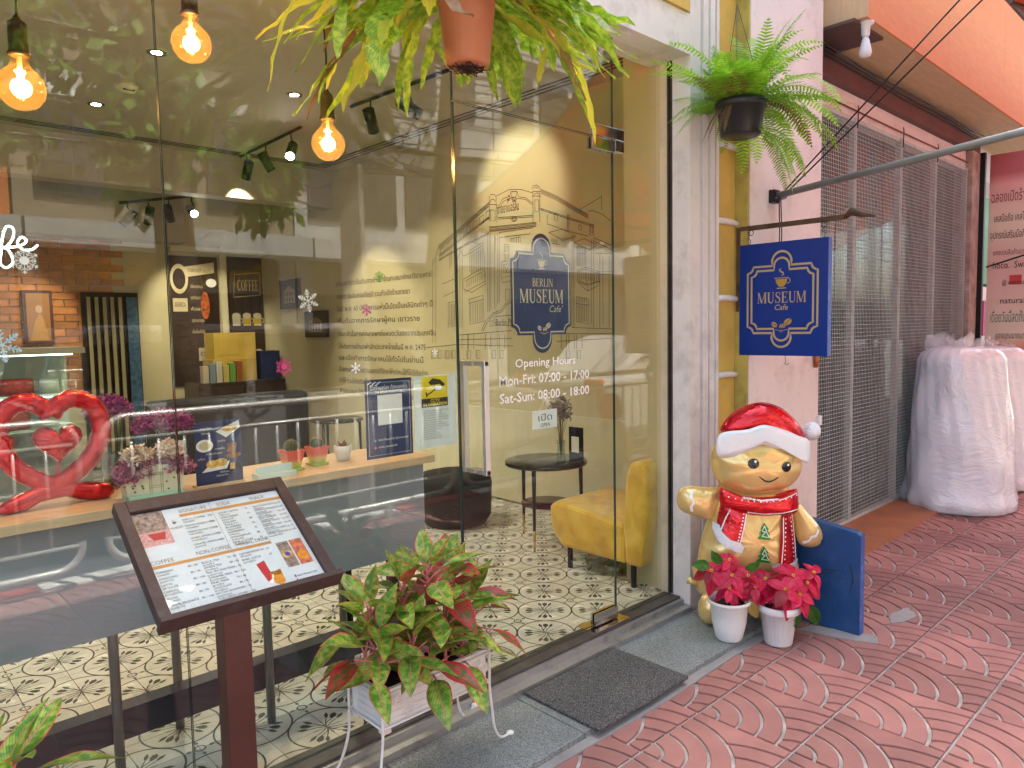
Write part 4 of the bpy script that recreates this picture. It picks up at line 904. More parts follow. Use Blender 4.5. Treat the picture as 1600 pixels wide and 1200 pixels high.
tree(1.95, -3.25, 5.2, -.3, 'slim street tree on the kerb reflected left of the seam', [(.9, -3.4, 3.3, .42, .4, .75, 900), (1.7, -3.3, 3.1, .45, .4, .8, 900), (.3, -3.4, 4.4, .9, .5, .6, 800), (2.2, -3.3, 4.6, .8, .5, .6, 800), (1.3, -3.2, 5.3, 1.2, .7, .6, 900), (2.55, -3.3, 2.75, .35, .3, .45, 500)], 11)
tree(4.15, -3.3, 6.5, .5, 'leaning street tree on the kerb reflected above the door', [(4.6, -3.2, 5.4, .9, .8, .6, 900), (3.5, -3.4, 5.6, .8, .6, .6, 900), (5.2, -3.3, 6.3, 1., .8, .6, 900), (3.3, -3.4, 3.9, .3, .3, .35, 350)], 12)
tree(-1.4, -3.3, 6., .2, 'street tree on the kerb at the far left', [(-1.2, -3.2, 4.8, .9, .8, .7, 900), (-2, -3.4, 4.6, .8, .6, .7, 900), (-.6, -3.3, 5.4, 1., .8, .6, 900)], 13)
MURAL = '-2289,2540 -2296,2350|-2206,2528 -2212,2340|-2295,2541 -2270,2568 -2224,2561 -2202,2528|-2281,2514 -2262,2528 -2232,2524 -2214,2505|-2297,2492 -2200,2479|-2274,2446 -2224,2439 -2226,2354 -2276,2360 -2274,2446|-1791,2523 -1796,2292|-1719,2512 -1724,2284|-1804,2542 -1790,2563 -1753,2565 -1724,2547 -1719,2524|-1784,2545 -1754,2552 -1735,2533|-1799,2524 -1711,2511|-1780,2498 -1747,2507 -1723,2490|-1772,2457 -1732,2451 -1733,2365 -1774,2371 -1772,2457|-1805,2490 -1707,2476|-2208,2468 -2171,2469 -2134,2512 -2053,2525 -2034,2558 -1964,2548 -1948,2504 -1872,2488 -1822,2452 -1793,2437|-2208,2452 -2163,2454 -2125,2493 -2044,2508 -2001,2482 -1957,2494 -1872,2474 -1823,2438 -1793,2423|-2206,2547 -2051,2575 -1921,2556 -1791,2511|-2034,2558 -2030,2522 -2001,2500 -1974,2514 -1964,2548|-2022,2550 -1999,2555 -1977,2544|-2192,2375 -1800,2345|-2196,2363 -1799,2333|-2190,2453 -2192,2375|-1977,2337 -1981,2329 -1990,2323 -2002,2321 -2015,2324 -2026,2330 -2032,2339 -2032,2348 -2025,2355 -2014,2359 -2001,2359 -1988,2354 -1980,2346 -1977,2337|-1989,2338 -1993,2332 -2003,2329 -2013,2332 -2020,2338 -2020,2346 -2012,2350 -2002,2350 -1993,2346 -1989,2338|-2297,2313 -1760,2288|-2297,2305 -1760,2280|-2297,2293 -1760,2270|-2298,2284 -1761,2260|-2298,2276 -1761,2259|-2296,2510 -2516,2414 -2744,2317 -2963,2227|-2296,2500 -2516,2403 -2745,2307 -2964,2216|-2297,2488 -2517,2391 -2745,2294 -2965,2203|-2297,2478 -2517,2381 -2746,2283 -2965,2192|-2300,2394 -2706,2242 -2967,2146|-2300,2381 -2706,2229 -2968,2133|-2943,2190 -2946,2131 -2888,2156 -2885,2210 -2943,2190|-2850,2227 -2853,2168 -2796,2192 -2794,2247 -2850,2227|-2759,2264 -2761,2204 -2706,2228 -2704,2283 -2759,2264|-2670,2299 -2672,2240 -2618,2263 -2616,2318 -2670,2299|-2583,2334 -2585,2274 -2532,2297 -2530,2353 -2583,2334|-2498,2369 -2500,2308 -2448,2330 -2446,2387 -2498,2369|-2414,2402 -2416,2341 -2365,2363 -2364,2420 -2414,2402|-2333,2435 -2335,2373 -2285,2395 -2283,2452 -2333,2435|-2298,2270 -2666,2186 -2969,2106|-2298,2260 -2667,2176 -2969,2096|-1710,2528 -1548,2454 -1398,2367 -1246,2282|-1711,2519 -1549,2445 -1398,2358 -1246,2274|-1711,2510 -1549,2436 -1398,2350 -1246,2265|-1711,2499 -1549,2425 -1398,2339 -1246,2255|-1713,2386 -1429,2283 -1197,2202|-1714,2376 -1429,2273 -1197,2192|-1645,2332 -1647,2264 -1446,2191 -1248,2132|-1444,2312 -1446,2191|-1429,2307 -1431,2186|-1574,2329 -1575,2284 -1544,2272 -1543,2317 -1574,2329|-1333,2222 -1334,2190 -1309,2179 -1309,2212 -1333,2222|-1232,2216 -1233,2141 -1198,2127 -1197,2207 -1232,2216|-1222,2199 -1223,2151 -1208,2144 -1207,2190 -1222,2199|-1324,2346 -1317,2329 -1125,2389|-1124,2405 -1123,2299|-1195,2303 -1112,2266 -1045,2216|-1245,2304 -1195,2308|-1198,2116 -1033,2047|-1198,2094 -1033,2015|-1185,2007 -1033,1994|-1173,1877 -1035,1868|-1173,1856 -1035,1852|-2298,2270 -2319,1628|-2279,2268 -2299,1640|-2233,2245 -2252,1651|-2196,2241 -2213,1687|-2179,2215 -2194,1699|-2708,2183 -2734,1507|-2677,2174 -2703,1507|-2646,2184 -2672,1506|-1401,2158 -1413,1490|-1383,2157 -1394,1490|-1198,2105 -1206,1487|-1143,2004 -1150,1487|-1116,1980 -1121,1508|-1061,1976 -1066,1486|-1219,2107 -1228,1510|-2317,2266 -2338,1629|-2792,2171 -2798,2040|-2814,2173 -2820,2015|-1632,2199 -1499,2208 -1364,2149 -1508,2136 -1632,2199|-1508,2136 -1505,2124 -1364,2141|-1387,2102 -1284,2119 -1170,2065 -1249,2040 -1387,2102|-1249,2040 -1246,2031 -1171,2058|-1601,2151 -1602,2117 -1524,2098|-1586,2144 -1586,2115|-1570,2142 -1571,2111|-1555,2138 -1555,2107|-1346,2065 -1348,1933|-1332,2064 -1334,1932|-1317,2062 -1319,1931|-1302,2061 -1304,1930|-1288,2060 -1290,1929|-1278,2059 -1280,1928|-1355,2071 -1270,2053 -1272,1917 -1357,1934 -1355,2071|-1347,2021 -1277,2009|-1353,1900 -1272,1915 -1148,1876 -1148,1811 -1267,1796 -1354,1834 -1353,1900|-1272,1915 -1267,1796|-1346,1889 -1276,1901 -1156,1865|-1362,1824 -1260,1785 -1146,1811|-1347,1812 -1260,1747 -1174,1775 -1146,1806|-1260,1747 -1253,1773|-1251,1872 -1247,1858 -1252,1844 -1246,1817|-1233,1870 -1229,1857 -1233,1843 -1228,1816|-1214,1869 -1210,1856 -1215,1842 -1209,1815|-1196,1868 -1192,1855 -1196,1841 -1191,1814|-1177,1867 -1173,1854 -1178,1840 -1172,1812|-1159,1866 -1155,1852 -1159,1839 -1154,1811|-1339,1880 -1336,1866 -1340,1833|-1320,1878 -1317,1865 -1320,1832|-1301,1877 -1298,1864 -1301,1831|-1282,1876 -1279,1862 -1282,1830|-1364,1713 -1254,1691 -1257,1510 -1367,1534 -1364,1713|-1349,1706 -1350,1668|-1350,1656 -1352,1528|-1334,1706 -1335,1667|-1335,1656 -1337,1528|-1319,1705 -1320,1666|-1320,1655 -1322,1528|-1305,1705 -1305,1666|-1306,1655 -1307,1528|-1290,1704 -1291,1665|-1291,1654 -1293,1527|-1273,1703 -1273,1665|-1273,1654 -1275,1527|-1368,1663 -1250,1647|-2546,2149 -2377,2197 -2362,2058 -2366,1958|-2546,2149 -2552,1970|-2526,2122 -2532,1956|-2506,2127 -2512,1959|-2482,2132 -2488,1962|-2459,2138 -2465,1965|-2435,2143 -2441,1968|-2411,2149 -2417,1971|-2388,2154 -2394,1974|-2646,1912 -2403,1986 -2356,1957 -2358,1882 -2619,1806 -2648,1847 -2646,1912|-2638,1833 -2538,1796 -2349,1862|-2616,1897 -2394,1960|-2595,1896 -2590,1876 -2597,1844|-2567,1903 -2561,1883 -2568,1851|-2538,1910 -2533,1891 -2540,1859|-2510,1918 -2505,1898 -2512,1866|-2482,1925 -2477,1905 -2484,1874|-2454,1932 -2449,1913 -2456,1881|-2426,1939 -2421,1920 -2428,1888|-2399,1946 -2394,1927 -2400,1896|-2371,1953 -2366,1934 -2373,1903|-2571,1739 -2391,1770 -2389,1554 -2568,1531 -2571,1739|-2572,1707 -2386,1734|-2552,1699 -2557,1544|-2522,1703 -2527,1547|-2491,1707 -2497,1550|-2462,1711 -2467,1554|-2432,1714 -2437,1557|-2406,1717 -2412,1560|-2934,1889 -2781,1920 -2729,1903 -2732,1825 -2917,1780|-2854,1724 -2746,1733 -2755,1521 -2863,1509 -2854,1724|-2833,1709 -2840,1522|-2811,1709 -2819,1522|-2790,1708 -2797,1521|-2769,1707 -2776,1521|-2687,2175 -2543,2226 -2378,2172 -2628,2105 -2687,2175|-2712,2086 -2679,2135|-2178,2257 -1802,2252 -1828,2209 -2179,2217 -2178,2257|-2050,2196 -2050,2166|-2032,2194 -2033,2164|-2009,2195 -2010,2159|-1983,2195 -1984,2157|-1957,2195 -1958,2157|-2050,2196 -1936,2196 -1937,2155|-2122,2154 -2069,2153 -2072,2035 -2126,2027 -2122,2154|-2108,2137 -2081,2137 -2082,2102 -2109,2101 -2108,2137|-2110,2074 -2083,2075 -2084,2042 -2111,2040 -2110,2074|-2157,2023 -2037,2022 -2040,1906 -2161,1895 -2157,2023|-2134,2001 -2059,2000 -2060,1937 -2136,1932 -2134,2001|-2161,1895 -2153,1855 -2041,1869|-2122,1990 -2100,1940|-2077,1989 -2105,1940|-2118,1800 -2073,1802 -2075,1719 -2121,1715 -2118,1800|-2045,1712 -2121,1690 -2178,1636 -2272,1620 -2320,1584 -2369,1553 -2420,1477|-2046,1696 -2113,1678 -2169,1624 -2263,1608 -2311,1571 -2350,1540 -2401,1471|-2254,1589 -2048,1596|-2254,1589 -2263,1520 -2051,1513|-2237,1532 -2255,1545|-2312,1552 -2274,1558 -2275,1514 -2313,1512 -2312,1552|-2737,1441 -2055,1474|-2738,1401 -2057,1412|-1413,1490 -1039,1475|-1537,1446 -1039,1443|-1569,1388 -1040,1410|-2674,1447 -2679,1321|-2602,1446 -2606,1322|-2591,1446 -2596,1322|-2521,1446 -2525,1322|-2373,1445 -2377,1324|-2306,1445 -2309,1324|-2202,1444 -2206,1325|-2138,1444 -2141,1326|-1521,1440 -1523,1331|-1467,1440 -1469,1331|-1444,1440 -1446,1332|-1391,1439 -1393,1332|-1368,1439 -1370,1332|-1316,1439 -1318,1333|-3117,1303 -3120,1233 -3063,1234 -3060,1304 -3117,1303|-3104,1292 -3107,1234|-3026,1304 -3029,1235 -2973,1236 -2970,1305 -3026,1304|-3013,1293 -3016,1235|-2915,1305 -2918,1237 -2863,1238 -2860,1306 -2915,1305|-2902,1295 -2904,1237|-2828,1306 -2830,1239 -2777,1240 -2774,1307 -2828,1306|-2815,1296 -2817,1239|-2617,1308 -2619,1242 -2568,1243 -2566,1309 -2617,1308|-2605,1298 -2607,1243|-2495,1310 -2498,1245 -2448,1245 -2446,1310 -2495,1310|-2484,1299 -2486,1245|-2300,1312 -2302,1248 -2255,1249 -2253,1312 -2300,1312|-2289,1302 -2291,1248|-2206,1313 -2208,1250 -2162,1251 -2160,1313 -2206,1313|-2195,1303 -2197,1250|-1477,1320 -1478,1263 -1439,1264 -1438,1320 -1477,1320|-1468,1311 -1468,1263|-1370,1321 -1371,1265 -1334,1265 -1333,1321 -1370,1321|-1361,1312 -1362,1265|-3186,1331 -2740,1361 -2041,1351|-3060,2059 -2963,2227|-3091,1373 -3058,2113|-3046,1373 -3013,2110'
# ------------------------------------------------------------------ mural drawing and text on the side wall
fw = Frame((3.9985, 0, 0), (0, -1, 0), (0, 0, 1)); mu = MB()
for k, s_ in enumerate(MURAL.split('|')):
    pts = [tuple(int(a) / 1000 for a in p.split(',')) for p in s_.split()]
    if len(pts) > 1: mu.ribbon(fw, pts, .0045, .0008 + .00001 * (k % 7), 0)
mu.build('building_line_drawing', M_inkbrown, cafe)
tx = MB()
for s_, u, z, w, h in (('ห้าง', -2.075, 2.475, .10, .05), ('ขายยาเบอร์ลิน', -2.19, 2.405, .24, .07), ('Berlin Pharmacy', -2.24, 1.52, .36, .05)):
    tx.text(fw, s_, u, z, h, d=.0012, w=w)
for s_, z, w in (('นายแพทย์ชาวจีนเดินทางข้ามน้ำข้ามทะเลมาศึกษาวิชาแพทย์', 1.965, 1.66), ('จากสถาบันอันทรงเกียรติ รวมทั้งเปิดร้านขายยา', 1.83, 1.32), ('ในปี พ.ศ. 65 ปีที่อาคารแห่งนี้เปิดเป็นคลินิกเก่าๆ นี้', 1.70, 1.66), ('เริ่มต้นจากการรักษาผู้คน เยาวราช', 1.575, 1.46), ('ต่อมาสำเร็จการศึกษาแพทย์แผนตะวันตกจากประเทศจีน', 1.44, 1.70), ('ได้เดินทางเข้ามาพำนักประเทศไทยในปี พ.ศ. 2475', 1.31, 1.54), ('และเปิดทำการรักษาคนไข้ทั่วไปในย่านนี้', 1.19, 1.50),
                ('ด้วยคุณธรรมและความเมตตาที่รักษาให้แก่คนไข้ที่ไม่มีเงินจ่าย', 1.07, 1.56), ('ทำให้ท่านโด่งดังเป็นที่รู้จักในหมู่ชาวบ้านที่แวะเวียนมารักษา', .95, 1.70), ('ห้างขายยา ได้ขยับขยายสาขาเป็นธุรกิจขนาดใหญ่', .84, 1.62)):
    tx.text(fw, s_, -4.74, z, .05, d=.0012, w=w)
o = tx.build('thai_wall_text', M_inkbrown, cafe)
# back wall: bricks on the left part
M_brick = mat('orange_brick', (.42, .17, .06), rough=.85, var=.25, vscale=9, bump=.4, objvar=.2)
bm_ = None
for r in range(22):
    for c in range(12):
        x = .1 + c * .235 + (.117 if r % 2 else 0) - .6; z = .9 + r * .075
        if bm_ is None: bm_ = MB().box(0, .225, -.014, .0, 0, .066).build('brick', M_brick, cafe, base=(0, 0, 0)); bm_.location = Vector((x, 6.495, z)) - cafe.location
        else: link_copy(bm_, cafe).location = Vector((x, 6.495, z)) - cafe.location
M_pdark = mat('poster_dark_brown', (.028, .014, .010), rough=.35, var=.3, vscale=2, bump=0)
def wallposter(name, label, x0, x1, z0, z1, y=6.49):
    t = thing(name, label, 'poster', ((x0 + x1) / 2, y, z0)); MB().box(x0, x1, y - .012, y - .001, z0, z1).build('sheet', M_pdark, t); return t
fb = Frame((0, 6.477, 0), (1, 0, 0), (0, 0, 1))
# u=x, v=z gives n = -y
p1 = wallposter('bean_poster', 'tall dark poster of coffee beans with cream ribbon between the seam and cream post', 2.90, 3.44, .9, 2.38)
q = MB()
q.prism(fb, [(3.02, 2.13), (3.40, 2.20), (3.40, 2.32), (3.02, 2.25)], 0, .002, 0); q.prism(fb, [(3.0 + .10 * math.cos(R(a)), 2.12 + .17 * math.sin(R(a))) for a in range(0, 360, 20)], .002, .003, 0); q.prism(fb, [(3.0 + .07 * math.cos(R(a)), 2.12 + .12 * math.sin(R(a))) for a in range(0, 360, 20)], .003, .004, 1)
q.prism(fb, [(2.92, 1.75), (3.08, 1.75), (3.08, 1.90), (2.92, 1.90)], 0, .002, 0); q.prism(fb, [(3.18, 1.18), (3.38, 1.18), (3.38, 1.33), (3.18, 1.33)], 0, .002, 0)
q.text(fb, 'ARABICA', 2.94, 1.80, .06, d=.0025, m=1, w=.12); q.text(fb, 'ROBUSTA', 3.20, 1.23, .06, d=.0025, m=1, w=.16); q.text(fb, 'กาแฟอาราบิก้า ดอยไทย', 3.10, 2.20, .05, d=.003, m=1, w=.26)
for k in range(5): q.text(fb, ['กลิ่นหอมละมุน', 'รสชาติกลมกล่อม', 'คั่วกลาง', 'ปลูกบนดอยสูง', 'เข้มข้นถึงใจ'][k], 3.12, 2.02 - k * .13, .04, d=.002, m=0, w=.14)
q.prism(fb, [(3.28 + .05 * math.cos(R(a)), 1.82 + .16 * math.sin(R(a))) for a in range(0, 360, 20)], 0, .002, 2); q.prism(fb, [(3.36 + .06 * math.cos(R(a)), 2.08 + .05 * math.sin(R(a))) for a in range(0, 360, 20)], 0, .002, 3)
M_cream_p = mat('cream_print', (.60, .50, .30), bump=0); M_rust_p = mat('bean_print', (.45, .10, .02), bump=0, var=.5, vscale=30)
q.build('print', [M_cream_p, M_pdark, M_rust_p, M_white], p1)
p2 = wallposter('coffee_mug_poster', 'dark brown COFFEE poster with rows of printed mugs right of the cream post', 3.56, 3.985, .95, 2.40)
q = MB(); serif(q, fb, 'COFFEE', 3.80, 2.00, .13, .26, .001, 0); q.ribbon(fb, [(3.62, 1.92), (3.95, 1.95), (3.95, 2.22), (3.64, 2.19)], .008, .001, 0, closed=True)
for z, cols in ((1.58, (4, 1, 1)), (1.14, (3, 4, 4))):
    for k, c in enumerate(cols):
        x = 3.64 + k * .13; q.prism(fb, [(x - .045, z), (x + .045, z), (x + .05, z + .11), (x - .05, z + .11)], 0, .002, c); q.prism(fb, [(x + .05 * math.cos(R(a)), z + .12 + .035 * math.sin(R(a))) for a in range(0, 360, 20)], 0, .003, 4); q.ribbon(fb, arc(x + .05, z + .06, .03, -80, 80, 6), .01, .001, 4)
q.build('print', [M_cream_p, mat('tea_print', (.45, .32, .03), bump=0), M_pdark, mat('coffee_print', (.30, .09, .02), bump=0), mat('mug_print', (.5, .44, .32), bump=0)], p2)
MB().box(3.46, 3.53, 6.44, 6.49, .07, 2.5).build('cream_post', M_cream, cafe); MB().box(2.9, 3.99, 6.40, 6.50, 2.42, 2.48).build('cream_beam', M_cream, cafe)
dr = thing('back_doorway', 'dark doorway with striped curtain and blue patterned strip at the back', 'door', (2.26, 6.45, .08))
MB().box(2.0, 2.55, 6.46, 6.497, .08, 1.95).build('dark_panel', M_pdark, dr)  # solid dark panel; the doorway's shade is put into its colour
for k in range(5): MB().box(2.04 + k * .075, 2.075 + k * .075, 6.42, 6.44, .1, 1.9).build('curtain_strip', M_int_dark, dr)
MB().box(2.42, 2.53, 6.42, 6.445, .1, 1.9).build('blue_strip', mat('blue_lattice', (.06, .14, .25), var=.5, vscale=25), dr)
pt = thing('framed_portrait', 'small framed figure portrait hanging on the orange brick wall', 'picture', (1.62, 6.47, 1.5))
MB().box(1.48, 1.74, 6.455, 6.478, 1.42, 1.96).build('frame', M_brownpaint, pt); MB().box(1.51, 1.71, 6.45, 6.4549, 1.45, 1.93).build('picture', mat('portrait_ground', (.35, .16, .06), bump=0), pt)
q = MB(); ff = Frame((0, 6.4495, 0), (1, 0, 0), (0, 0, 1)); q.prism(ff, [(1.53, 1.46), (1.69, 1.46), (1.66, 1.66), (1.62, 1.72), (1.58, 1.66)], 0, .002, 0); q.prism(ff, [(1.615 + .03 * math.cos(R(a)), 1.77 + .04 * math.sin(R(a))) for a in range(0, 360, 20)], 0, .003, 1); q.build('figure', [mat('robe_print', (.5, .25, .05), bump=0), mat('skin_print', (.5, .32, .2), bump=0)], pt)
# framed pictures on the side wall
for k, (y0, y1, z0, z1, l) in enumerate(((5.52, 5.99, 1.76, 2.10, 'framed dark building photo, the upper left one on the side wall'), (4.92, 5.41, 1.43, 1.72, 'framed dark photo, the lower right one on the side wall'))):
    t = thing('picture_frame', l, 'picture', (3.98, (y0 + y1) / 2, z0), 'framed photos on the cream side wall')
    MB().box(3.965, 3.998, y0, y1, z0, z1).build('frame', M_darkwood, t, bevel=.004); q = MB(); f2 = Frame((3.9645, (y0 + y1) / 2, z0), (0, -1, 0), (0, 0, 1))
    W, H_ = y1 - y0, z1 - z0; q.prism(f2, [(-W * .4, H_ * .1), (W * .4, H_ * .1), (W * .4, H_ * .9), (-W * .4, H_ * .9)], -.001, .0, 0)
    q.prism(f2, [(-W * .28, H_ * .2), (W * .3, H_ * .2), (W * .3, H_ * .62), (.0, H_ * .78), (-W * .28, H_ * .6)], .0, .001, 1)
    for a in range(4):
        for b_ in range(2): q.prism(f2, [(-W * .24 + a * W * .13, H_ * (.26 + .18 * b_)), (-W * .18 + a * W * .13, H_ * (.26 + .18 * b_)), (-W * .18 + a * W * .13, H_ * (.38 + .18 * b_)), (-W * .24 + a * W * .13, H_ * (.38 + .18 * b_))], .001, .0015, 0)
    q.build('photo_print', [M_pdark, mat('sepia_print', (.28, .20, .12), bump=0)], t)
# display counter
dc = thing('display_case', 'lit glass cake display case at the back left of the cafe', 'display case', (.7, 3.75, .086))
MB().box(-1.6, 1.32, 3.5, 4.1, .086, .62).build('base', mat('case_base', (.13, .14, .12), rough=.4), dc); MB().box(-1.6, 1.32, 3.5, 4.1, 1.38, 1.42).build('top', mat('case_top', (.16, .15, .11), rough=.4), dc)
for z in (.86, 1.10): MB().box(-1.55, 1.28, 3.55, 4.05, z, z + .008).build('shelf', mat('shelf_glass', (.4, .5, .45), rough=.1, bump=0), dc)
for z in (1.37, 1.085): MB().box(-1.5, 1.25, 3.54, 3.56, z, z + .008).build('strip_light', mat('case_strip', (.9, .95, .9), emit=(.85, 1., .92), estr=1.6, bump=0), dc)
for x in (-1.6, .35, 1.30): MB().box(x, x + .02, 3.5, 3.52, .62, 1.38).build('corner_post', M_black, dc)
MB().box(-1.6, 1.32, 4.08, 4.1, .62, 1.38).build('back_panel', mat('case_back', (.35, .42, .36), rough=.4), dc)
b = MB(); pane(b, -1.58, 1.30, .62, 1.38, 3.503, 3.508); b.build('glass_pane', [M_glass, M_gedge], dc)
for k, (x, z, c, w, h) in enumerate(((.95, 1.108, (.5, .02, .02), .22, .10), (.55, 1.108, (.7, .7, .65), .15, .06), (1.15, 1.108, (.7, .75, .7), .12, .09), (.2, 1.108, (.6, .4, .05), .12, .1), (.9, .868, (.35, .04, .03), .25, .12), (.4, .868, (.6, .55, .5), .2, .1))):
    tag(MB().lathe([(w / 2, 0), (w / 2, h * .8), (w * .45, h), (0.001, h)], (x, 3.8, z), 16).build('cake', mat('cake_%d' % k, c, rough=.5), None, base=(x, 3.8, z)), ['red cake on the upper shelf near the case corner', 'cream cake on the upper shelf beside the red one', 'small pale cake at the right end of the case', 'yellow cake on the upper shelf further left', 'dark red cake on the lower shelf', 'beige cake on the lower shelf'][k], 'cake')
wf = thing('white_flower_vase', 'small bunch of white flowers on the display case shelf', 'flowers', (.62, 3.62, 1.10))
MB().lathe([(.03, 0), (.035, .1), (.02, .13)], (.62, 3.62, 1.108), 12).build('vase', mat('vase_green', (.05, .1, .06), rough=.2), wf)
def fluff(mb, cx, cy, cz, rx, ry, rz, n, s, r_, m=0):
    for _ in range(n):
        a, b_ = r_.uniform(0, 2 * PI), r_.uniform(-.4, 1); c = math.sqrt(max(0, 1 - b_ * b_)); q = r_.random() ** .35
        p = Vector((cx + rx * q * c * math.cos(a), cy + ry * q * c * math.sin(a), cz + rz * q * b_)); mm = m if isinstance(m, int) else r_.choice(m)
        for k in range(3):
            d1 = Vector((r_.uniform(-1, 1), r_.uniform(-1, 1), r_.uniform(-1, 1))).normalized(); d2 = d1.cross(Vector((r_.uniform(-1, 1), r_.uniform(-1, 1), 1))).normalized()
            mb.add([p, p + d1 * s * .5 + d2 * s * .3, p + d1 * s, p + d1 * s * .5 - d2 * s * .3], [(0, 1, 2, 3)], mm)
q = MB(); fluff(q, .62, 3.62, 1.28, .11, .09, .07, 60, .04, random.Random(3)); q.build('blossoms', M_white, wf)
# sofa, cabinet, boxes, small table
sf2 = thing('dark_sofa', 'black upholstered sofa seen from behind in the middle of the room', 'sofa', (3.0, 4.5, .086))
M_dfab = mat('black_upholstery', (.012, .012, .014), rough=.8, bump=.3)
MB().box(1.9, 3.3, 4.1, 4.28, .2, .95).build('backrest', M_dfab, sf2, bevel=.04); MB().box(1.9, 3.3, 4.28, 4.9, .2, .52).build('seat', M_dfab, sf2, bevel=.04)
for x, y in ((1.95, 4.15), (3.2, 4.15), (1.95, 4.8), (3.2, 4.8)): MB().box(x, x + .05, y, y + .05, .086, .2).build('leg', M_black, sf2)
cbn = thing('dark_cabinet', 'low dark cabinet holding books and snacks under the COFFEE poster', 'cabinet', (3.5, 6.1, .086))
MB().box(2.95, 3.95, 5.9, 6.35, .086, .95).build('carcass', M_pdark, cbn, bevel=.005)
for k in range(2): MB().box(2.97 + k * .49, 3.44 + k * .49, 5.885, 5.899, .12, .9).build('door', M_darkwood, cbn)
for k, (x0, x1, y0, y1, z0, z1, c, l, ct) in enumerate(((3.15, 3.65, 6.0, 6.3, .95, 1.20, (.45, .30, .05), 'yellow brown gift carton with printed windows, lower of two on the cabinet', 'carton'), (3.18, 3.66, 6.02, 6.3, 1.20, 1.50, (.50, .34, .06), 'yellow brown gift carton with printed windows, upper of two on the cabinet', 'carton'), (3.70, 3.93, 5.98, 6.2, .95, 1.28, (.01, .02, .08), 'dark navy paper carrier bag standing on the cabinet', 'bag'))):
    tag(MB().box(x0, x1, y0, y1, z0, z1).box(x0 + .05, x0 + (x1 - x0) * .6, y0 - .003, y0, z0 + .05, z1 - .05).build('gift_box' if k < 2 else 'paper_bag', mat('carton_%d' % k, c), None, base=(x0, y0, z0), bevel=.004), l, ct)
for k, c in enumerate(((.5, .42, .3), (.2, .25, .3), (.55, .5, .4), (.5, .4, .1), (.12, .3, .05), (.3, .08, .02))):
    tag(MB().box(3.0 + k * .075, 3.065 + k * .075, 5.905, 5.99, .951, 1.14 + .02 * (k % 3)).build('book', mat('book_%d' % k, c), None, base=(3.0 + k * .075, 5.93, .95), bevel=.003), ['cream book at the left of the row on the cabinet', 'slate blue book second in the row', 'pale book third in the row', 'mustard book fourth in the row', 'green book fifth in the row', 'red brown snack packet at the right end of the row'][k], 'book' if k < 5 else 'packet')
def round_table(name, label, cx, cy, r, h, shelf, legm):
    t = thing(name, label, 'table', (cx, cy, .086)); MB().lathe([(.0, 0), (r - .004, 0), (r, .004), (r, .02), (r - .004, .024), (0.001, .024)], (cx, cy, h - .024), 40).build('table_top', mat('black_gloss_top', (.012, .013, .013), rough=.12, bump=0, var=.1), t)
    if shelf: MB().lathe([(0, 0), (r * .62, 0), (r * .62, .012), (0.001, .012)], (cx, cy, shelf), 32).build('lower_shelf', mat('red_black_shelf', (.04, .006, .008), rough=.2, bump=0), t)
    for k in range(3):
        a = R(k * 120 + 205); l = MB().tube([(cx + r * .86 * math.cos(a), cy + r * .86 * math.sin(a), h - .024), (cx + r * .88 * math.cos(a), cy + r * .88 * math.sin(a), .22)], [.014, .010], 10).build('leg', M_black, t)
        MB().tube([(cx + r * .88 * math.cos(a), cy + r * .88 * math.sin(a), .22), (cx + r * .89 * math.cos(a), cy + r * .89 * math.sin(a), .086)], [.010, .007], 10).build('brass_tip', mat('brass', (.75, .5, .2), rough=.2, metal=1., bump=0), l, base=t.location)
    return t
round_table('round_table', 'round black glossy table with brass tipped legs beside the yellow chair', 3.40, 1.12, .27, .63, .34, 1)
round_table('side_table', 'small round black table against the side wall below the wall text', 3.55, 4.05, .25, .66, 0, 0)
tag(MB().lathe([(.0, 0), (.22, .0), (.26, .06), (.27, .30), (.25, .36), (.16, .38), (.001, .38)], (3.30, 1.95, .086), 32).build('pouf', M_dfab, None, base=(3.30, 1.95, .086)), 'round black pouf behind the black table', 'pouf')
ds = thing('dried_flower_vase', 'glass vase of tall dried brown flowers on the round black table', 'vase', (3.42, 1.0, .63))
MB().lathe([(.028, 0), (.03, .02), (.024, .10), (.028, .14)], (3.42, 1.0, .63), 16).build('vase', glass_mat('vase_glass', (.8, .85, .8), .1), ds)
q = MB(); r_ = random.Random(9)
for k in range(26): a = r_.uniform(0, 6.28); rr_ = r_.uniform(.02, .075); h = r_.uniform(.28, .42); q.tube([(3.42, 1.0, .64), (3.42 + rr_ * .3 * math.cos(a), 1.0 + rr_ * .3 * math.sin(a), .63 + h * .6), (3.42 + rr_ * math.cos(a), 1.0 + rr_ * math.sin(a), .63 + h)], .0016, 4, 0)
fluff(q, 3.42, 1.0, .95, .075, .075, .11, 200, .022, r_, (0, 1)); q.build('dried_stems', [mat('dried_stem', (.16, .13, .05), bump=0), mat('dried_bud', (.30, .16, .12), bump=0)], ds)
tag(MB().box(3.44, 3.455, .84, .95, .63, .86).box(3.436, 3.44, .865, .925, .70, .80, 1).build('code_stand', [M_black, M_white], None, base=(3.445, .9, .63)), 'small black upright stand on the round table behind the vase', 'stand')
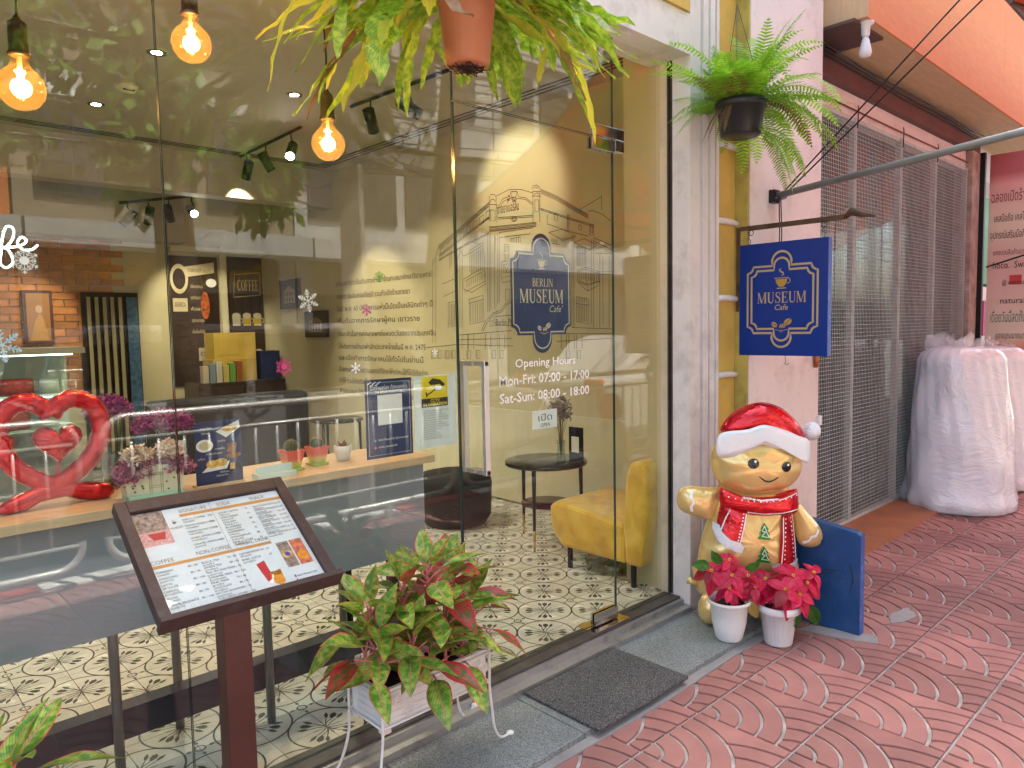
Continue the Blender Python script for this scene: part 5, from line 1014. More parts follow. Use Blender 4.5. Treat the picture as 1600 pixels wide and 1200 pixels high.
# yellow armchair
ac = thing('yellow_armchair', 'mustard yellow velvet low armchair with black legs by the right glass', 'armchair', (3.35, .5, .086))
N = NT('yellow_velvet'); tc = N.n('TexCoord').outputs['Object']; n1 = N.n('TexNoise', i_Scale=5., i_Detail=5., i_Distortion=1.2); N.l(tc, n1.inputs['Vector'])
r_ = N.ramp(n1.outputs[0], [(.35, (.56, .32, .02)), (.55, (.72, .46, .04)), (.7, (.80, .57, .10))]); N.l(r_.outputs[0], N.b.inputs['Base Color']); N.b.inputs['Roughness'].default_value = .75; N.b.inputs['Sheen Weight'].default_value = .6
bp = N.n('Bump', i_Strength=.3, i_Distance=.004); N.l(n1.outputs[0], bp.inputs['Height']); N.l(bp.outputs[0], N.b.inputs['Normal']); M_vel = N.m
def slab(prof, x0, x1):
    b = MB(); n = len(prof); b.add([(x0, y, z) for y, z in prof] + [(x1, y, z) for y, z in prof], [tuple(range(n)), tuple(reversed(range(n, 2 * n)))] + [(i, n + i, n + (i + 1) % n, (i + 1) % n) for i in range(n)]); return b
slab([(.235, .205), (.70, .205), (.79, .30), (.80, .44), (.74, .475), (.30, .43), (.24, .42)], 3.09, 3.62).build('seat', M_vel, ac, bevel=.022)
slab([(.125, .205), (.23, .205), (.25, .45), (.225, .70), (.20, .765), (.13, .79), (.09, .77), (.085, .50)], 3.085, 3.60).build('backrest', M_vel, ac, bevel=.022)
for x, y in ((3.11, .19), (3.57, .19), (3.12, .66), (3.57, .66)): MB().tube([(x, y, .22), (x, y, .086)], .016, 10).build('leg', M_black, ac)
tag(MB().lathe([(.14, 0), (.15, .0), (.165, .06), (.158, .06), (.144, .008), (.0, .008)], (3.28, .47, .087), 32).build('clear_bowl', glass_mat('clear_plastic', (.85, .88, .88), .09), None, base=(3.28, .47, .087)), 'clear round plastic tray on the floor under the yellow armchair', 'tray')
# window counter
wc = thing('window_counter', 'window bar with pale wood top, grey front panel and metal legs', 'counter', (.6, .35, .086))
MB().box(-2.1, 1.80, .20, .56, .955, .985).build('top', M_wood, wc, bevel=.002)
MB().box(-2.1, 1.785, .262, .278, .578, .954).build('front_panel', M_grey_panel, wc)
MB().box(-2.1, 1.74, .33, .40, .20, .30).build('footrest', mat('dark_navy_board', (.02, .02, .035), rough=.3), wc)
for x, y in ((1.10, .295), (.60, .295), (.10, .295), (1.50, .46), (.85, .50)): MB().tube([(x, y, .086), (x, y, .955)], .0155, 12).build('leg', mat('grey_leg', (.20, .20, .19), rough=.35, metal=.6, bump=0), wc)
for x, y in ((1.735, .44), (1.55, .52)): MB().box(x - .02, x + .02, y - .02, y + .02, .086, .955).build('dark_leg', M_black, wc)
# ---- things on the counter
hb = thing('heart_balloon', 'red foil heart shaped hoop balloon with small heart inside on wavy base', 'balloon', (.49, .38, .985))
M_foilred = foil_mat('red_foil', (.66, .008, .018), rough=.16, metal=.65, bump=.8)
def curve2(pts, n):
    out = []; m = len(pts) - 1
    for i in range(m):
        p1, p2 = pts[i], pts[i + 1]; p0 = pts[i - 1] if i > 0 else pts[i]; p3 = pts[i + 2] if i + 2 <= m else pts[i + 1]
        for k in range(n): t = k / n; out.append(tuple(.5 * (2 * p1[j] + (p2[j] - p0[j]) * t + (2 * p0[j] - 5 * p1[j] + 4 * p2[j] - p3[j]) * t * t + (3 * p1[j] - p0[j] - 3 * p2[j] + p3[j]) * t ** 3) for j in (0, 1)))
    return out + [pts[-1]]
def heart(t, s, cx, cz): x = 16 * math.sin(t) ** 3; z = 13 * math.cos(t) - 5 * math.cos(2 * t) - 2 * math.cos(3 * t) - math.cos(4 * t); return (cx + x * s, cz + z * s)
_h = [(.490, 1.262), (.515, 1.292), (.553, 1.306), (.596, 1.290), (.622, 1.245), (.624, 1.190), (.604, 1.138), (.572, 1.098), (.532, 1.068), (.490, 1.050)]
_h = _h + [(.98 - x, z) for x, z in _h[-2:0:-1]] + [_h[0]]
hp = curve2(_h, 5)
r1 = [.0265 + .003 * abs(math.sin(i * .9)) for i in range(len(hp))]
hb2 = MB().tube([(x, .38, z) for x, z in hp], r1, 14, caps=False).build('hoop', M_foilred, hb)
def pillow(fr, outline, cx, cy, T, mb, m=0, nr=8, back=True, crease=0., cn=40, p=.5):
    n = len(outline)
    for sgn in ((1, -1) if back else (1,)):
        vs = [fr.p(cx, cy, sgn * T)]
        for i in range(1, nr + 1):
            r = math.sin(PI / 2 * i / nr)
            for k, (x, y) in enumerate(outline):
                ww = 1 + crease * math.sin(cn * 2 * PI * k / n) * r ** 3
                vs.append(fr.p(cx + (x - cx) * r, cy + (y - cy) * r, sgn * T * (max(0, 1 - r * r) ** p) * (ww if r < .999 else 0)))
        fs = [(0, 1 + k, 1 + (k + 1) % n) for k in range(n)] + [(1 + (i - 1) * n + k, 1 + i * n + k, 1 + i * n + (k + 1) % n, 1 + (i - 1) * n + (k + 1) % n) for i in range(1, nr) for k in range(n)]
        if sgn < 0: fs = [tuple(reversed(f)) for f in fs]
        mb.add(vs, fs, m, True)
    return mb
fh = Frame((0, .38, 0), (1, 0, 0), (0, 0, 1))
pillow(fh, [heart(2 * PI * i / 96, .0042, .505, 1.178) for i in range(96)], .505, 1.182, .042, MB(), crease=.25, cn=24).build('small_heart', M_foilred, hb)
MB().tube([(.492, .38, 1.06), (.504, .38, 1.11)], .004, 6).build('tie', M_foilred, hb)
MB().tube([(.335, .34, 1.000), (.36, .35, 1.004), (.40, .36, 1.012), (.44, .37, 1.026), (.48, .38, 1.034), (.52, .38, 1.032), (.56, .38, 1.020), (.60, .37, 1.012), (.63, .36, 1.010), (.645, .36, 1.008)], [.008, .020, .028, .024, .030, .026, .030, .028, .024, .010], 14).build('base', M_foilred, hb)
pass
M_fl1 = mat('dusty_pink_flower', (.42, .14, .24), rough=.8, bump=0); M_fl2 = mat('cream_flower', (.72, .60, .50), rough=.8, bump=0); M_fl3 = mat('magenta_flower', (.38, .06, .27), rough=.8, bump=0); M_fl4 = mat('mauve_flower', (.30, .10, .24), rough=.8, bump=0)
fbk = thing('flower_planter_box', 'cream wooden box with painted flowers holding dried pink and white blooms', 'flower box', (.74, .30, .985))
fr = Frame((.745, .262, .985), (1, 0, 0), (0, 0, 1))
q = MB(); q.prism(fr, [(-.085, .01), (.08, .01), (.088, .085), (.06, .098), (.02, .10), (0, .105), (-.03, .10), (-.06, .082), (-.093, .082)], -.07, -.004, 0)
M_creamb = mat('cream_box', (.70, .68, .52), rough=.5, bump=.05); q.build('box', M_creamb, fbk, bevel=.003)
MB().box(.66, .828, .255, .335, .985, .996).build('tray', mat('mint_tray', (.42, .68, .52), rough=.4), fbk, bevel=.003)
q = MB(); fr2 = Frame((.745, .2655, .985), (1, 0, 0), (0, 0, 1))
for x in (-.02, -.014, .014, .020): q.ribbon(fr2, [(x, .012), (x, .1)], .0012, 0, 0)
for z in (.03, .036, .07, .076): q.ribbon(fr2, [(-.022, z), (.022, z)], .0012, .0002, 0)
r_ = random.Random(5)
for k in range(16): x = r_.choice([-1, 1]) * r_.uniform(.03, .075); z = r_.uniform(.02, .078); q.prism(fr2, arc(x, z, .0035, 0, 330, 6), 0, .0004, 1 if z > .065 else 0)
q.build('painted_decor', [mat('decor_green', (.10, .16, .09), bump=0), mat('decor_red', (.5, .1, .08), bump=0)], fbk)
q = MB(); r_ = random.Random(6); fluff(q, .70, .30, 1.07, .075, .055, .05, 420, .012, r_, 0); fluff(q, .80, .30, 1.075, .06, .055, .05, 300, .012, r_, 0); fluff(q, .70, .29, 1.115, .045, .04, .035, 170, .016, r_, 1); fluff(q, .79, .29, 1.12, .045, .04, .04, 170, .016, r_, 1); fluff(q, .66, .27, 1.05, .035, .03, .045, 110, .012, r_, 0); fluff(q, .84, .27, 1.06, .03, .03, .03, 90, .012, r_, 0)
o = q.build('dried_blooms', [M_fl1, M_fl2], fbk)
for k, (x, y, z, rx, l) in enumerate(((.685, .52, 1.245, .075, 'wrapped bunch of mauve pink flowers behind the heart balloon'), (.84, .47, 1.19, .10, 'larger bunch of magenta flowers with price tag behind the flower box'))):
    t = thing('flower_bunch', l, 'flowers', (x, y, .985), 'bunches of pink flowers at the back of the counter'); q = MB(); r_ = random.Random(20 + k); fluff(q, x, y, z, rx, rx * .8, .055, 700, .014, r_, (0, 1)); q.build('blossoms', [M_fl3, M_fl4], t)
    q = MB()
    for j in range(14): a = r_.uniform(0, 6.28); q.tube([(x + .01 * math.cos(a), y + .01 * math.sin(a), .986), (x + rx * .6 * math.cos(a), y + rx * .5 * math.sin(a), z)], .0016, 4)
    q.build('stems', mat('green_stem', (.04, .10, .02), bump=0), t); MB().lathe([(.03, 0), (.034, .12), (.031, .12), (.028, .01)], (x, y, .986), 14).build('jar', bpy.data.materials['vase_glass'], t)
    if k: MB().box(x + .005, x + .045, y - .06, y - .058, 1.085, 1.135).build('price_tag', M_white, t)
def printed(name, label, cat, x0, x1, z0, z1, y, base, deco, lean=0., stand=True, stickers=None):
    t = thing(name, label, cat, ((x0 + x1) / 2, y, z0)); MB().box(x0, x1, y, y + .002, z0, z1).build('sheet', base, t)
    fr = Frame((x0, y - .0002, z0), (1, 0, 0), (0, 0, 1)); q = MB(); ms = deco(q, fr, x1 - x0, z1 - z0); q.build('print', ms, t)
    if stand: MB().box(x0 - .004, x1 + .004, y - .004, y + .03, z0 - .006, z0).build('acrylic_foot', M_wood, t)
    return t
M_food1 = mat('food_gold', (.75, .42, .10), var=.5, vscale=60, bump=0); M_food2 = mat('food_brown', (.30, .12, .04), var=.5, vscale=60, bump=0)
def ell(cx, cy, a, b, n=20): return [(cx + a * math.cos(2 * PI * i / n), cy + b * math.sin(2 * PI * i / n)) for i in range(n)]
def deco_menu(q, fr, W, H):
    q.prism(fr, [(W * .45, H * .83), (W * .95, H * .98), (W * .97, H * .86), (W * .66, H * .72)], 0, .0006, 0); q.prism(fr, ell(W * .74, H * .86, W * .17, H * .05), .0006, .001, 1)
    q.prism(fr, ell(W * .2, H * .62, W * .18, H * .1), 0, .0006, 0); q.prism(fr, ell(W * .2, H * .62, W * .12, H * .065), .0006, .001, 3)
    q.prism(fr, [(W * .12, H * .2), (W * .65, H * .22), (W * .72, H * .34), (W * .3, H * .32)], 0, .0006, 0); q.prism(fr, ell(W * .35, H * .32, W * .14, H * .06), .0006, .001, 1); q.prism(fr, ell(W * .53, H * .33, W * .14, H * .065), .0008, .0012, 1)
    q.prism(fr, [(W * .66, H * .48), (W * .88, H * .46), (W * .88, H * .62), (W * .68, H * .62)], 0, .0006, 2); q.prism(fr, ell(W * .8, H * .42, W * .16, H * .05), .0006, .001, 2); q.prism(fr, [(W * .72, H * .2), (W * .82, H * .2), (W * .82, H * .3), (W * .72, H * .3)], 0, .0006, 1); q.prism(fr, [(W * .85, H * .2), (W * .95, H * .2), (W * .95, H * .3), (W * .85, H * .3)], 0, .0006, 4)
    for s_, x, y, w in (('เมนูอร่อย', .12, .88, .24), ('คาเฟ่', .15, .80, .16), ('ขนมไทย', .48, .66, .16), ('กาแฟเย็น', .42, .54, .2), ('ครัวซองต์เนยสด', .22, .47, .34), ('เค้ก', .05, .40, .14), ('สั่งได้เลย', .5, .16, .2), ('เปิดทุกวัน', .42, .11, .26)): q.text(fr, s_, W * x, H * y, H * .03, d=.0008, m=0, w=W * w)
    return [M_white, M_food1, M_food2, M_cream_p, M_ink]
printed('table_menu_card', 'navy acrylic menu card with croissant pictures standing on the counter', 'menu', .876, 1.034, .992, 1.205, .285, M_navy, deco_menu)
tag(MB().box(1.07, 1.21, .24, .30, .985, 1.005).box(1.075, 1.205, .262, .268, 1.005, 1.03).build('card_holder', mat('pale_blue_card', (.6, .75, .74), rough=.3, bump=0), None, base=(1.14, .27, .985)), 'low pale blue card holder lying on the counter edge', 'card holder')
M_cact = mat('cactus_skin', (.05, .075, .02), rough=.8, bump=.2); M_spine = mat('cactus_spine', (.55, .45, .25), bump=0)
N = NT('striped_glaze'); tc = N.n('TexCoord').outputs['Object']; sp = N.n('SeparateXYZ'); N.l(tc, sp.inputs[0]); mr = N.n('MapRange', i_1=0., i_2=.075); N.l(sp.outputs[2], mr.inputs[0])
r_ = N.ramp(mr.outputs[0], [(0, (.30, .55, .16)), (.3, (.62, .60, .16)), (.42, (.68, .45, .14)), (.58, (.70, .13, .10)), (1., (.72, .10, .08))]); N.l(r_.outputs[0], N.b.inputs['Base Color']); N.b.inputs['Roughness'].default_value = .3; N.b.inputs['Coat Weight'].default_value = .5; M_glaze = N.m
def cactus_pot(x, y, s, label):
    t = thing('cactus_pot', label, 'potted cactus', (x, y, .985), 'square cactus pots on the counter'); b = MB()
    def sq(h, z): return [(x + a * h, y + c * h, .985 + z) for a, c in ((-1, -1), (1, -1), (1, 1), (-1, 1))]
    L = [(.020, .008), (.0285, .05), (.031, .066), (.033, .068), (.033, .074), (.029, .074), (.028, .066)]
    vs = [p for h, z in L for p in sq(h * s * 1.1, z * s)]; b.add(vs, [(3, 2, 1, 0)] + [(i * 4 + j, i * 4 + (j + 1) % 4, (i + 1) * 4 + (j + 1) % 4, (i + 1) * 4 + j) for i in range(6) for j in range(4)])
    b.build('pot', M_glaze, t, bevel=.0015); MB().box(x - .034 * s, x + .034 * s, y - .034 * s, y + .034 * s, .985, .985 + .009 * s).build('saucer', mat('lime_saucer', (.42, .62, .10), rough=.3), t, bevel=.003)
    MB().box(x - .028 * s, x + .028 * s, y - .028 * s, y + .028 * s, .985 + .06 * s, .985 + .069 * s).build('gravel', mat('pale_gravel', (.45, .40, .33), var=.6, vscale=200, bump=1.), t)
    MB().lathe([(.0, 0)] + [(.022 * s * math.sin(R(a)), .020 * s - .022 * s * math.cos(R(a))) for a in range(20, 171, 15)] + [(.0001, .042 * s)], (x, y, .985 + .064 * s), 40, ripple=lambda q_, z: .08 * math.cos(14 * q_)).build('cactus', M_cact, t)
    sb = MB(); rr_ = random.Random(int(x * 1000))
    for k in range(14):
        for e in range(20, 171, 18):
            a = 2 * PI * k / 14; c = Vector((x, y, .985 + .084 * s)); n = Vector((math.cos(a) * math.sin(R(e)), math.sin(a) * math.sin(R(e)), -math.cos(R(e)))); p = c + n * .0232 * s
            for j in range(4): dd = (n + Vector((rr_.uniform(-1, 1), rr_.uniform(-1, 1), rr_.uniform(-1, 1))) * .8).normalized() * .0075 * s; w = dd.cross(n).normalized() * .0005; sb.add([p - w, p + w, p + dd], [(0, 1, 2)])
    o = sb.build('spines', M_spine, t); o['kind'] = 'stuff'
cactus_pot(1.245, .345, 1.05, 'round cactus in the left red and yellow striped square pot'); cactus_pot(1.365, .375, .98, 'round cactus in the right red and green striped square pot')
wp = thing('white_succulent_pot', 'small round white pot with a brown succulent on the counter', 'potted succulent', (1.475, .37, .985))
MB().lathe([(.018, 0), (.028, .012), (.034, .04), (.035, .062), (.031, .062), (.028, .05), (.0, .05)], (1.475, .37, .985), 28).build('pot', M_whitepl, wp)
q = MB(); r_ = random.Random(8)
for k in range(40): a = r_.uniform(0, 6.28); e = r_.uniform(.2, 1.3); d_ = Vector((math.cos(a) * math.cos(e), math.sin(a) * math.cos(e), math.sin(e))); p = Vector((1.475, .37, 1.035)); w = d_.cross(Vector((0, 0, 1))).normalized() * .009; L = r_.uniform(.02, .042); q.add([p, p + d_ * L * .6 + w, p + d_ * L, p + d_ * L * .6 - w], [(0, 1, 2, 3)])
q.build('succulent', mat('brown_succulent', (.25, .11, .02), rough=.4, bump=0, var=.4), wp)
# ---- sheets on the glass (inside face)
def deco_qr(q, fr, W, H):
    q.prism(fr, [(W * .25, H * .42), (W * .78, H * .42), (W * .78, H * .80), (W * .25, H * .80)], 0, .0004, 0)
    q.ribbon(fr, [(W * .05, H * .04), (W * .95, H * .04), (W * .95, H * .96), (W * .05, H * .96)], .0015, .0003, 0, closed=True)
    for k in range(5): q.ribbon(fr, [(W * (.05 + .05 * k), H * (.94 - .02 * (k % 2))), (W * (.12 + .05 * k), H * (.97 - .03 * (k % 2)))], .003, .0005, 0)
    q.text(fr, 'รีวิวร้านอร่อย ต้องบอกต่อ', W * .5, H * .87, H * .05, d=.0004, align='C', w=W * .8); q.text(fr, 'THE BERLIN MUSEUM Cafe', W * .5, H * .825, H * .03, d=.0004, align='C', w=W * .6)
    q.text(fr, 'Berlin Museum Cafe @berlinmuseum', W * .25, H * .22, H * .03, d=.0004, w=W * .65); q.text(fr, 'berlin_museumcafe', W * .25, H * .13, H * .03, d=.0004, w=W * .4); q.prism(fr, ell(W * .18, H * .23, W * .03, H * .018, 10), 0, .0004, 1); q.prism(fr, ell(W * .18, H * .14, W * .03, H * .018, 10), 0, .0004, 2)
    return [M_white, mat('sky_blue_print', (.05, .25, .6), bump=0), mat('pink_print', (.7, .08, .25), bump=0)]
printed('review_poster', 'navy blue review poster with blank white square taped inside the glass', 'poster', 1.360, 1.556, 1.046, 1.326, .0075, M_navy, deco_qr, stand=False)
M_yel = mat('warning_yellow', (.80, .62, .01), rough=.4, bump=0)
def deco_cctv(q, fr, W, H):
    q.prism(fr, [(W * .17, H * .68), (W * .80, H * .68), (W * .80, H * .98), (W * .17, H * .98)], 0, .0004, 1); q.prism(fr, [(W * .17, H * .56), (W * .80, H * .56), (W * .80, H * .68), (W * .17, H * .68)], 0, .0004, 2)
    q.prism(fr, [(W * .34, H * .90), (W * .44, H * .955), (W * .62, H * .93), (W * .74, H * .86), (W * .68, H * .83), (W * .60, H * .87), (W * .40, H * .86)], .0004, .0008, 2); q.prism(fr, [(W * .48, H * .79), (W * .64, H * .77), (W * .66, H * .84), (W * .50, H * .86)], .0004, .0006, 0); q.ribbon(fr, [(W * .48, H * .79), (W * .64, H * .77), (W * .66, H * .84), (W * .50, H * .86)], .0015, .0009, 2, closed=True)
    q.ribbon(fr, [(W * .50, H * .80), (W * .40, H * .76), (W * .30, H * .73)], .005, .0008, 2); q.ribbon(fr, [(W * .28, H * .77), (W * .30, H * .70)], .006, .0008, 2)
    q.text(fr, 'CCTV', W * .49, H * .625, H * .045, d=.0008, m=1, align='C', w=W * .22, bold=.02); q.text(fr, 'IN OPERATION', W * .49, H * .575, H * .045, d=.0008, m=1, align='C', w=W * .56, bold=.02)
    for k in range(13): q.text(fr, ['บริเวณนี้มีการบันทึกภาพด้วยกล้องวงจรปิด', 'เพื่อความปลอดภัยของทรัพย์สิน', 'ข้อมูลจะถูกเก็บรักษาไว้ตามกฎหมาย'][k % 3], W * .2, H * (.50 - .032 * k), H * .02, d=.0004, m=3, w=W * [.6, .45, .55, .62][k % 4] * (.7 if k > 7 else 1))
    return [M_white, M_yel, M_ink, mat('grey_print', (.25, .27, .28), bump=0)]
printed('cctv_notice', 'white and yellow CCTV IN OPERATION notice taped inside the glass', 'notice', 1.566, 1.762, 1.056, 1.328, .0075, M_paper, deco_cctv, stand=False)
fg = Frame((2.245, .0062, 1.640), (1, 0, 0), (0, 0, 1))
lg = thing('glass_logo_panel', 'navy plaque shaped logo sign reading BERLIN MUSEUM on the glass door', 'sign', (2.245, .006, 1.39))
q = MB(); plaque(.362, .505, fg, q, 0, .01, 0, .0, lobe=.058, notch=.034, fill=True); q.build('navy_plaque', [M_navy], lg)
q = MB(); plaque(.362, .505, fg, q, .012, .006, 0, .0006, lobe=.056, notch=.034); cup(q, fg, .0, .125, .055, 0, 0, .0008)
serif(q, fg, 'BERLIN', .005, .030, .034, .125, .0008, 0); serif(q, fg, 'MUSEUM', .0, -.040, .058, .265, .0008, 0); q.text(fg, "Cafe'", .130, -.078, .03, d=.0008, align='R', shear=.25); beans(q, fg, .01, -.145, .05, 0, 1, .0008)
q.build('gilt_design', [mat('pale_gilt', (.58, .50, .32), rough=.4, bump=0), M_navy], lg)
hr = thing('opening_hours_lettering', 'white Opening Hours lettering with weekday and weekend times on the door', 'lettering', (2.255, -.0056, 1.19)); f3 = Frame((2.255, -.0056, 0), (1, 0, 0), (0, 0, 1))
for s_, z, h, w, bo in (('Opening Hours', 1.334, .036, .37, .008), ('Mon-Fri: 07:00 - 17:00', 1.264, .040, .552, .012), ('Sat-Sun: 08:00 - 18:00', 1.192, .040, .552, .012)): MB().text(f3, s_, 0, z, h, d=.0002, align='C', w=w, bold=bo).build('text_line', M_white, hr)
op = thing('open_sign', 'small white hanging OPEN sign in Thai and English inside the door', 'sign', (2.275, .03, 1.06))
MB().box(2.198, 2.352, .028, .032, 1.056, 1.138).build('plate', M_whitepl, op, bevel=.002); f4 = Frame((2.275, .0278, 1.056), (1, 0, 0), (0, 0, 1)); q = MB()
q.text(f4, 'เปิด', 0, .036, .030, d=.0006, align='C', w=.085); q.text(f4, 'OPEN', 0, .009, .017, d=.0006, align='C', bold=.01); q.build('lettering', M_navy, op); MB().tube([(2.24, .03, 1.136), (2.262, .012, 1.19), (2.285, .03, 1.136)], .001, 5).build('string', M_white, op)
# snowflakes
def snow(x, z, r, m, name, label, style):
    fr = Frame((x, .0062, z), (1, 0, 0), (0, 0, 1)); b = MB(); w = r * .075
    for k in range(12 if style == 1 else 6):
        a = R((30 if style == 1 else 60) * k + 90 + (8 if style == 2 else 0)); ca, sa = math.cos(a), math.sin(a); L = r if (k % 2 == 0 or style != 1) else r * .78
        b.ribbon(fr, [(0, 0), (ca * L, sa * L)], w, .0002 * (k % 3) + .0001)
        for t_, l_ in ((.35, .22), (.58, .28), (.80, .2)):
            if style == 1 and t_ < .5: continue
            for sg in (-1, 1): a2 = a + sg * R(55); b.ribbon(fr, [(ca * L * t_, sa * L * t_), (ca * L * t_ + math.cos(a2) * L * l_, sa * L * t_ + math.sin(a2) * L * l_)], w * (.8 if style != 2 else 1.3), .0007 + .0001 * (k % 2))
        if style == 1: b.prism(fr, arc(ca * L * .92, sa * L * .92, r * .07, 0, 330, 8), .001, .0012)
        if style == 2: b.prism(fr, arc(ca * L, sa * L, r * .1, 0, 330, 8), .001, .0012)
        if style == 3: b.prism(fr, [(ca * r * .2 - sa * r * .03, sa * r * .2 + ca * r * .03), (math.cos(a + .3) * r * .7, math.sin(a + .3) * r * .7), (ca * r, sa * r), (math.cos(a - .3) * r * .7, math.sin(a - .3) * r * .7)], .001, .0014)
    if style in (1, 3): b.prism(fr, ell(0, 0, r * .32, r * .32), .0012, .0018)
    tag(b.build('snowflake_sticker', m, None, base=(x, .0062, z)), label, 'sticker', 'snowflake stickers on the shop glass')
M_pinks = mat('pink_sticker', (.75, .06, .25), bump=0); M_greens = mat('green_sticker', (.18, .42, .06), bump=0); M_blues = mat('pale_blue_sticker', (.45, .66, .8), bump=0); M_pinkd = mat('dusty_pink_sticker', (.55, .08, .22), bump=0)
for a in ((.385, 1.69, .033, M_white, 'large lacy white snowflake sticker under the neon letters', 1), (1.158, 1.598, .034, M_white, 'white branching snowflake sticker left of the green one', 2), (1.432, 1.685, .021, M_greens, 'green snowflake sticker beside the mural text', 1), (1.376, 1.569, .022, M_pinkd, 'dusty pink snowflake sticker right below the green one', 3), (1.065, 1.389, .030, M_pinks, 'bright pink snowflake sticker above the cactus pots', 1), (1.325, 1.371, .021, M_white, 'small white snowflake sticker just above the blue poster', 3), (1.666, 1.411, .016, M_white, 'smallest white snowflake sticker above the CCTV notice', 3), (.326, 1.48, .040, M_blues, 'pale blue snowflake sticker at the left edge', 2)): snow(a[0], a[1], a[2], a[3], '', a[4], a[5])
# neon script
M_neon = mat('neon_tube', (.9, 1., .95), emit=(.75, 1., .92), estr=1.6, bump=0)
nx = thing('neon_sign', 'white neon script letters glowing inside the glass at the left', 'neon sign', (.35, .10, 1.75))
def curve(pts, n=8):
    out = []
    for i in range(len(pts) - 1):
        p0, p1, p2, p3 = pts[max(i - 1, 0)], pts[i], pts[i + 1], pts[min(i + 2, len(pts) - 1)]
        for k in range(n):
            t = k / n; out.append(tuple(.5 * (2 * p1[j] + (p2[j] - p0[j]) * t + (2 * p0[j] - 5 * p1[j] + 4 * p2[j] - p3[j]) * t * t + (3 * p1[j] - p0[j] - 3 * p2[j] + p3[j]) * t ** 3) for j in range(len(p1))))
    out.append(pts[-1]); return out
def neon(pts, nm): MB().tube([(.352 + a * .00125, .10, 1.725 + b * .0013) for a, b in curve(pts)], .0024, 8).build(nm, M_neon, nx)
neon([(-8, 4), (8, 4), (22, 22), (24, 42), (12, 44), (4, 20), (0, -8), (-2, -28), (8, -36), (20, -24), (14, -2), (4, 4)], 'letter_f')
neon([(4, 4), (26, 6), (40, 12), (46, 20), (38, 26), (30, 14), (38, 2), (54, 2), (66, 12)], 'letter_e')
neon([(-40, 20), (-30, 24), (-42, 28), (-52, 12), (-44, -2), (-30, 4), (-24, 22), (-24, 2), (-12, 2), (-4, 6)], 'letter_a'); neon([(-70, 36), (-84, 46), (-100, 24), (-98, 0), (-80, -4), (-60, 6)], 'letter_c')
# ---- lights
M_bulb = glass_mat('amber_bulb_glass', (.97, .74, .38), .07)
_t = M_bulb.node_tree; _o = _t.nodes['Material Output']; _src = _o.inputs[0].links[0].from_socket; _tl = _t.nodes.new('ShaderNodeBsdfTranslucent'); _tl.inputs[0].default_value = (1, .62, .22, 1); _mx = _t.nodes.new('ShaderNodeMixShader'); _mx.inputs[0].default_value = .012
_t.links.new(_src, _mx.inputs[1]); _t.links.new(_tl.outputs[0], _mx.inputs[2]); _t.links.new(_mx.outputs[0], _o.inputs[0]); M_fil = mat('filament', (1, .7, .3), emit=(1., .62, .22), estr=45., bump=0); M_sock = mat('bronze_socket', (.05, .028, .018), rough=.35, metal=.6)
def pendant(x, z, label, w):
    y = .35; t = thing('pendant_bulb', label, 'pendant lamp', (x, y, z), 'globe filament bulbs hanging in the window')
    MB().tube([(x + .004 * math.sin(i), y + .004 * math.cos(i), z + .19 + (3.15 - z - .19) * i / 12) for i in range(13)], .004, 6).build('cord', M_black, t)
    MB().lathe([(.008, .20), (.012, .19), (.024, .18), (.026, .10), (.029, .098), (.029, .088), (.02, .088)], (x, y, z), 20).build('socket', M_sock, t)
    g = MB(); g.lathe([(.019, .095), (.021, .075), (.03, .058)] + [(.0625 * math.sin(R(a)), .0625 * math.cos(R(a))) for a in range(35, 180, 10)] + [(.0005, -.0625)], (x, y, z), 32); g.build('glass_bulb', M_bulb, t)
    for k in range(4): a = R(k * 90 + 20); MB().tube([(x + .007 * math.cos(a), y + .007 * math.sin(a), z + .04), (x + .012 * math.cos(a + .5), y + .012 * math.sin(a + .5), z - .025)], .0022, 6).build('filament', M_fil, t)
    MB().tube([(x, y, z + .09), (x, y, z + .035)], .006, 8).build('stem', M_whitepl, t)
    l = bpy.data.lights.new('bulb_light', 'POINT'); l.energy = w * .5; l.color = (1, .62, .28); l.shadow_soft_size = .03; lo = bpy.data.objects.new('bulb_light', l); sc.collection.objects.link(lo); lo.location = (x, y, z - .04 * 0); lo.parent = None
pendant(.468, 2.212, 'lit globe filament bulb, leftmost of the three in the window', 5); pendant(.957, 2.455, 'lit globe filament bulb hanging highest beside the first seam', 5); pendant(1.45, 2.206, 'lit globe filament bulb, rightmost of the three under the fern', 5)
def spot(p, tgt, w, ang=50, col=(1, .86, .64), size=.03):
    l = bpy.data.lights.new('spot_light', 'SPOT'); l.energy = w * .60; l.color = col; l.spot_size = R(ang); l.spot_blend = .6; l.shadow_soft_size = size; o = bpy.data.objects.new('spot_light', l); sc.collection.objects.link(o); o.location = p; o.rotation_euler = (Vector(p) - Vector(tgt)).to_track_quat('Z', 'Y').to_euler()
M_lens = mat('lit_lens', (1, 1, 1), emit=(1, .95, .85), estr=25., bump=0)
def track(label, a, b, heads, zc=3.15):
    t = thing('track_light', label, 'track light', (Vector(a) + Vector(b)) / 2); d_ = (Vector(b) - Vector(a)); MB().tube([a, b], .014, 4, smooth=False).build('rail', M_black, t)
    for (f, tgt, lit, w) in heads:
        p = Vector(a) + d_ * f; q = p - Vector((0, 0, .15)); dr_ = (Vector(tgt) - q).normalized(); h = MB().tube([q - dr_ * .085, q + dr_ * .085], .042, 18).build('lamp_head', M_black, t)
        MB().tube([p, p - Vector((0, 0, .05)), q + Vector((.03, .0, .03)), q], .006, 6).build('bracket', M_black, h, base=t.location)
        MB().tube([q + dr_ * .0852, q + dr_ * .088], .034, 18).build('lens', M_lens if lit else M_cglass, h, base=t.location)
        if w: spot(q + dr_ * .1, tgt, w, 62)
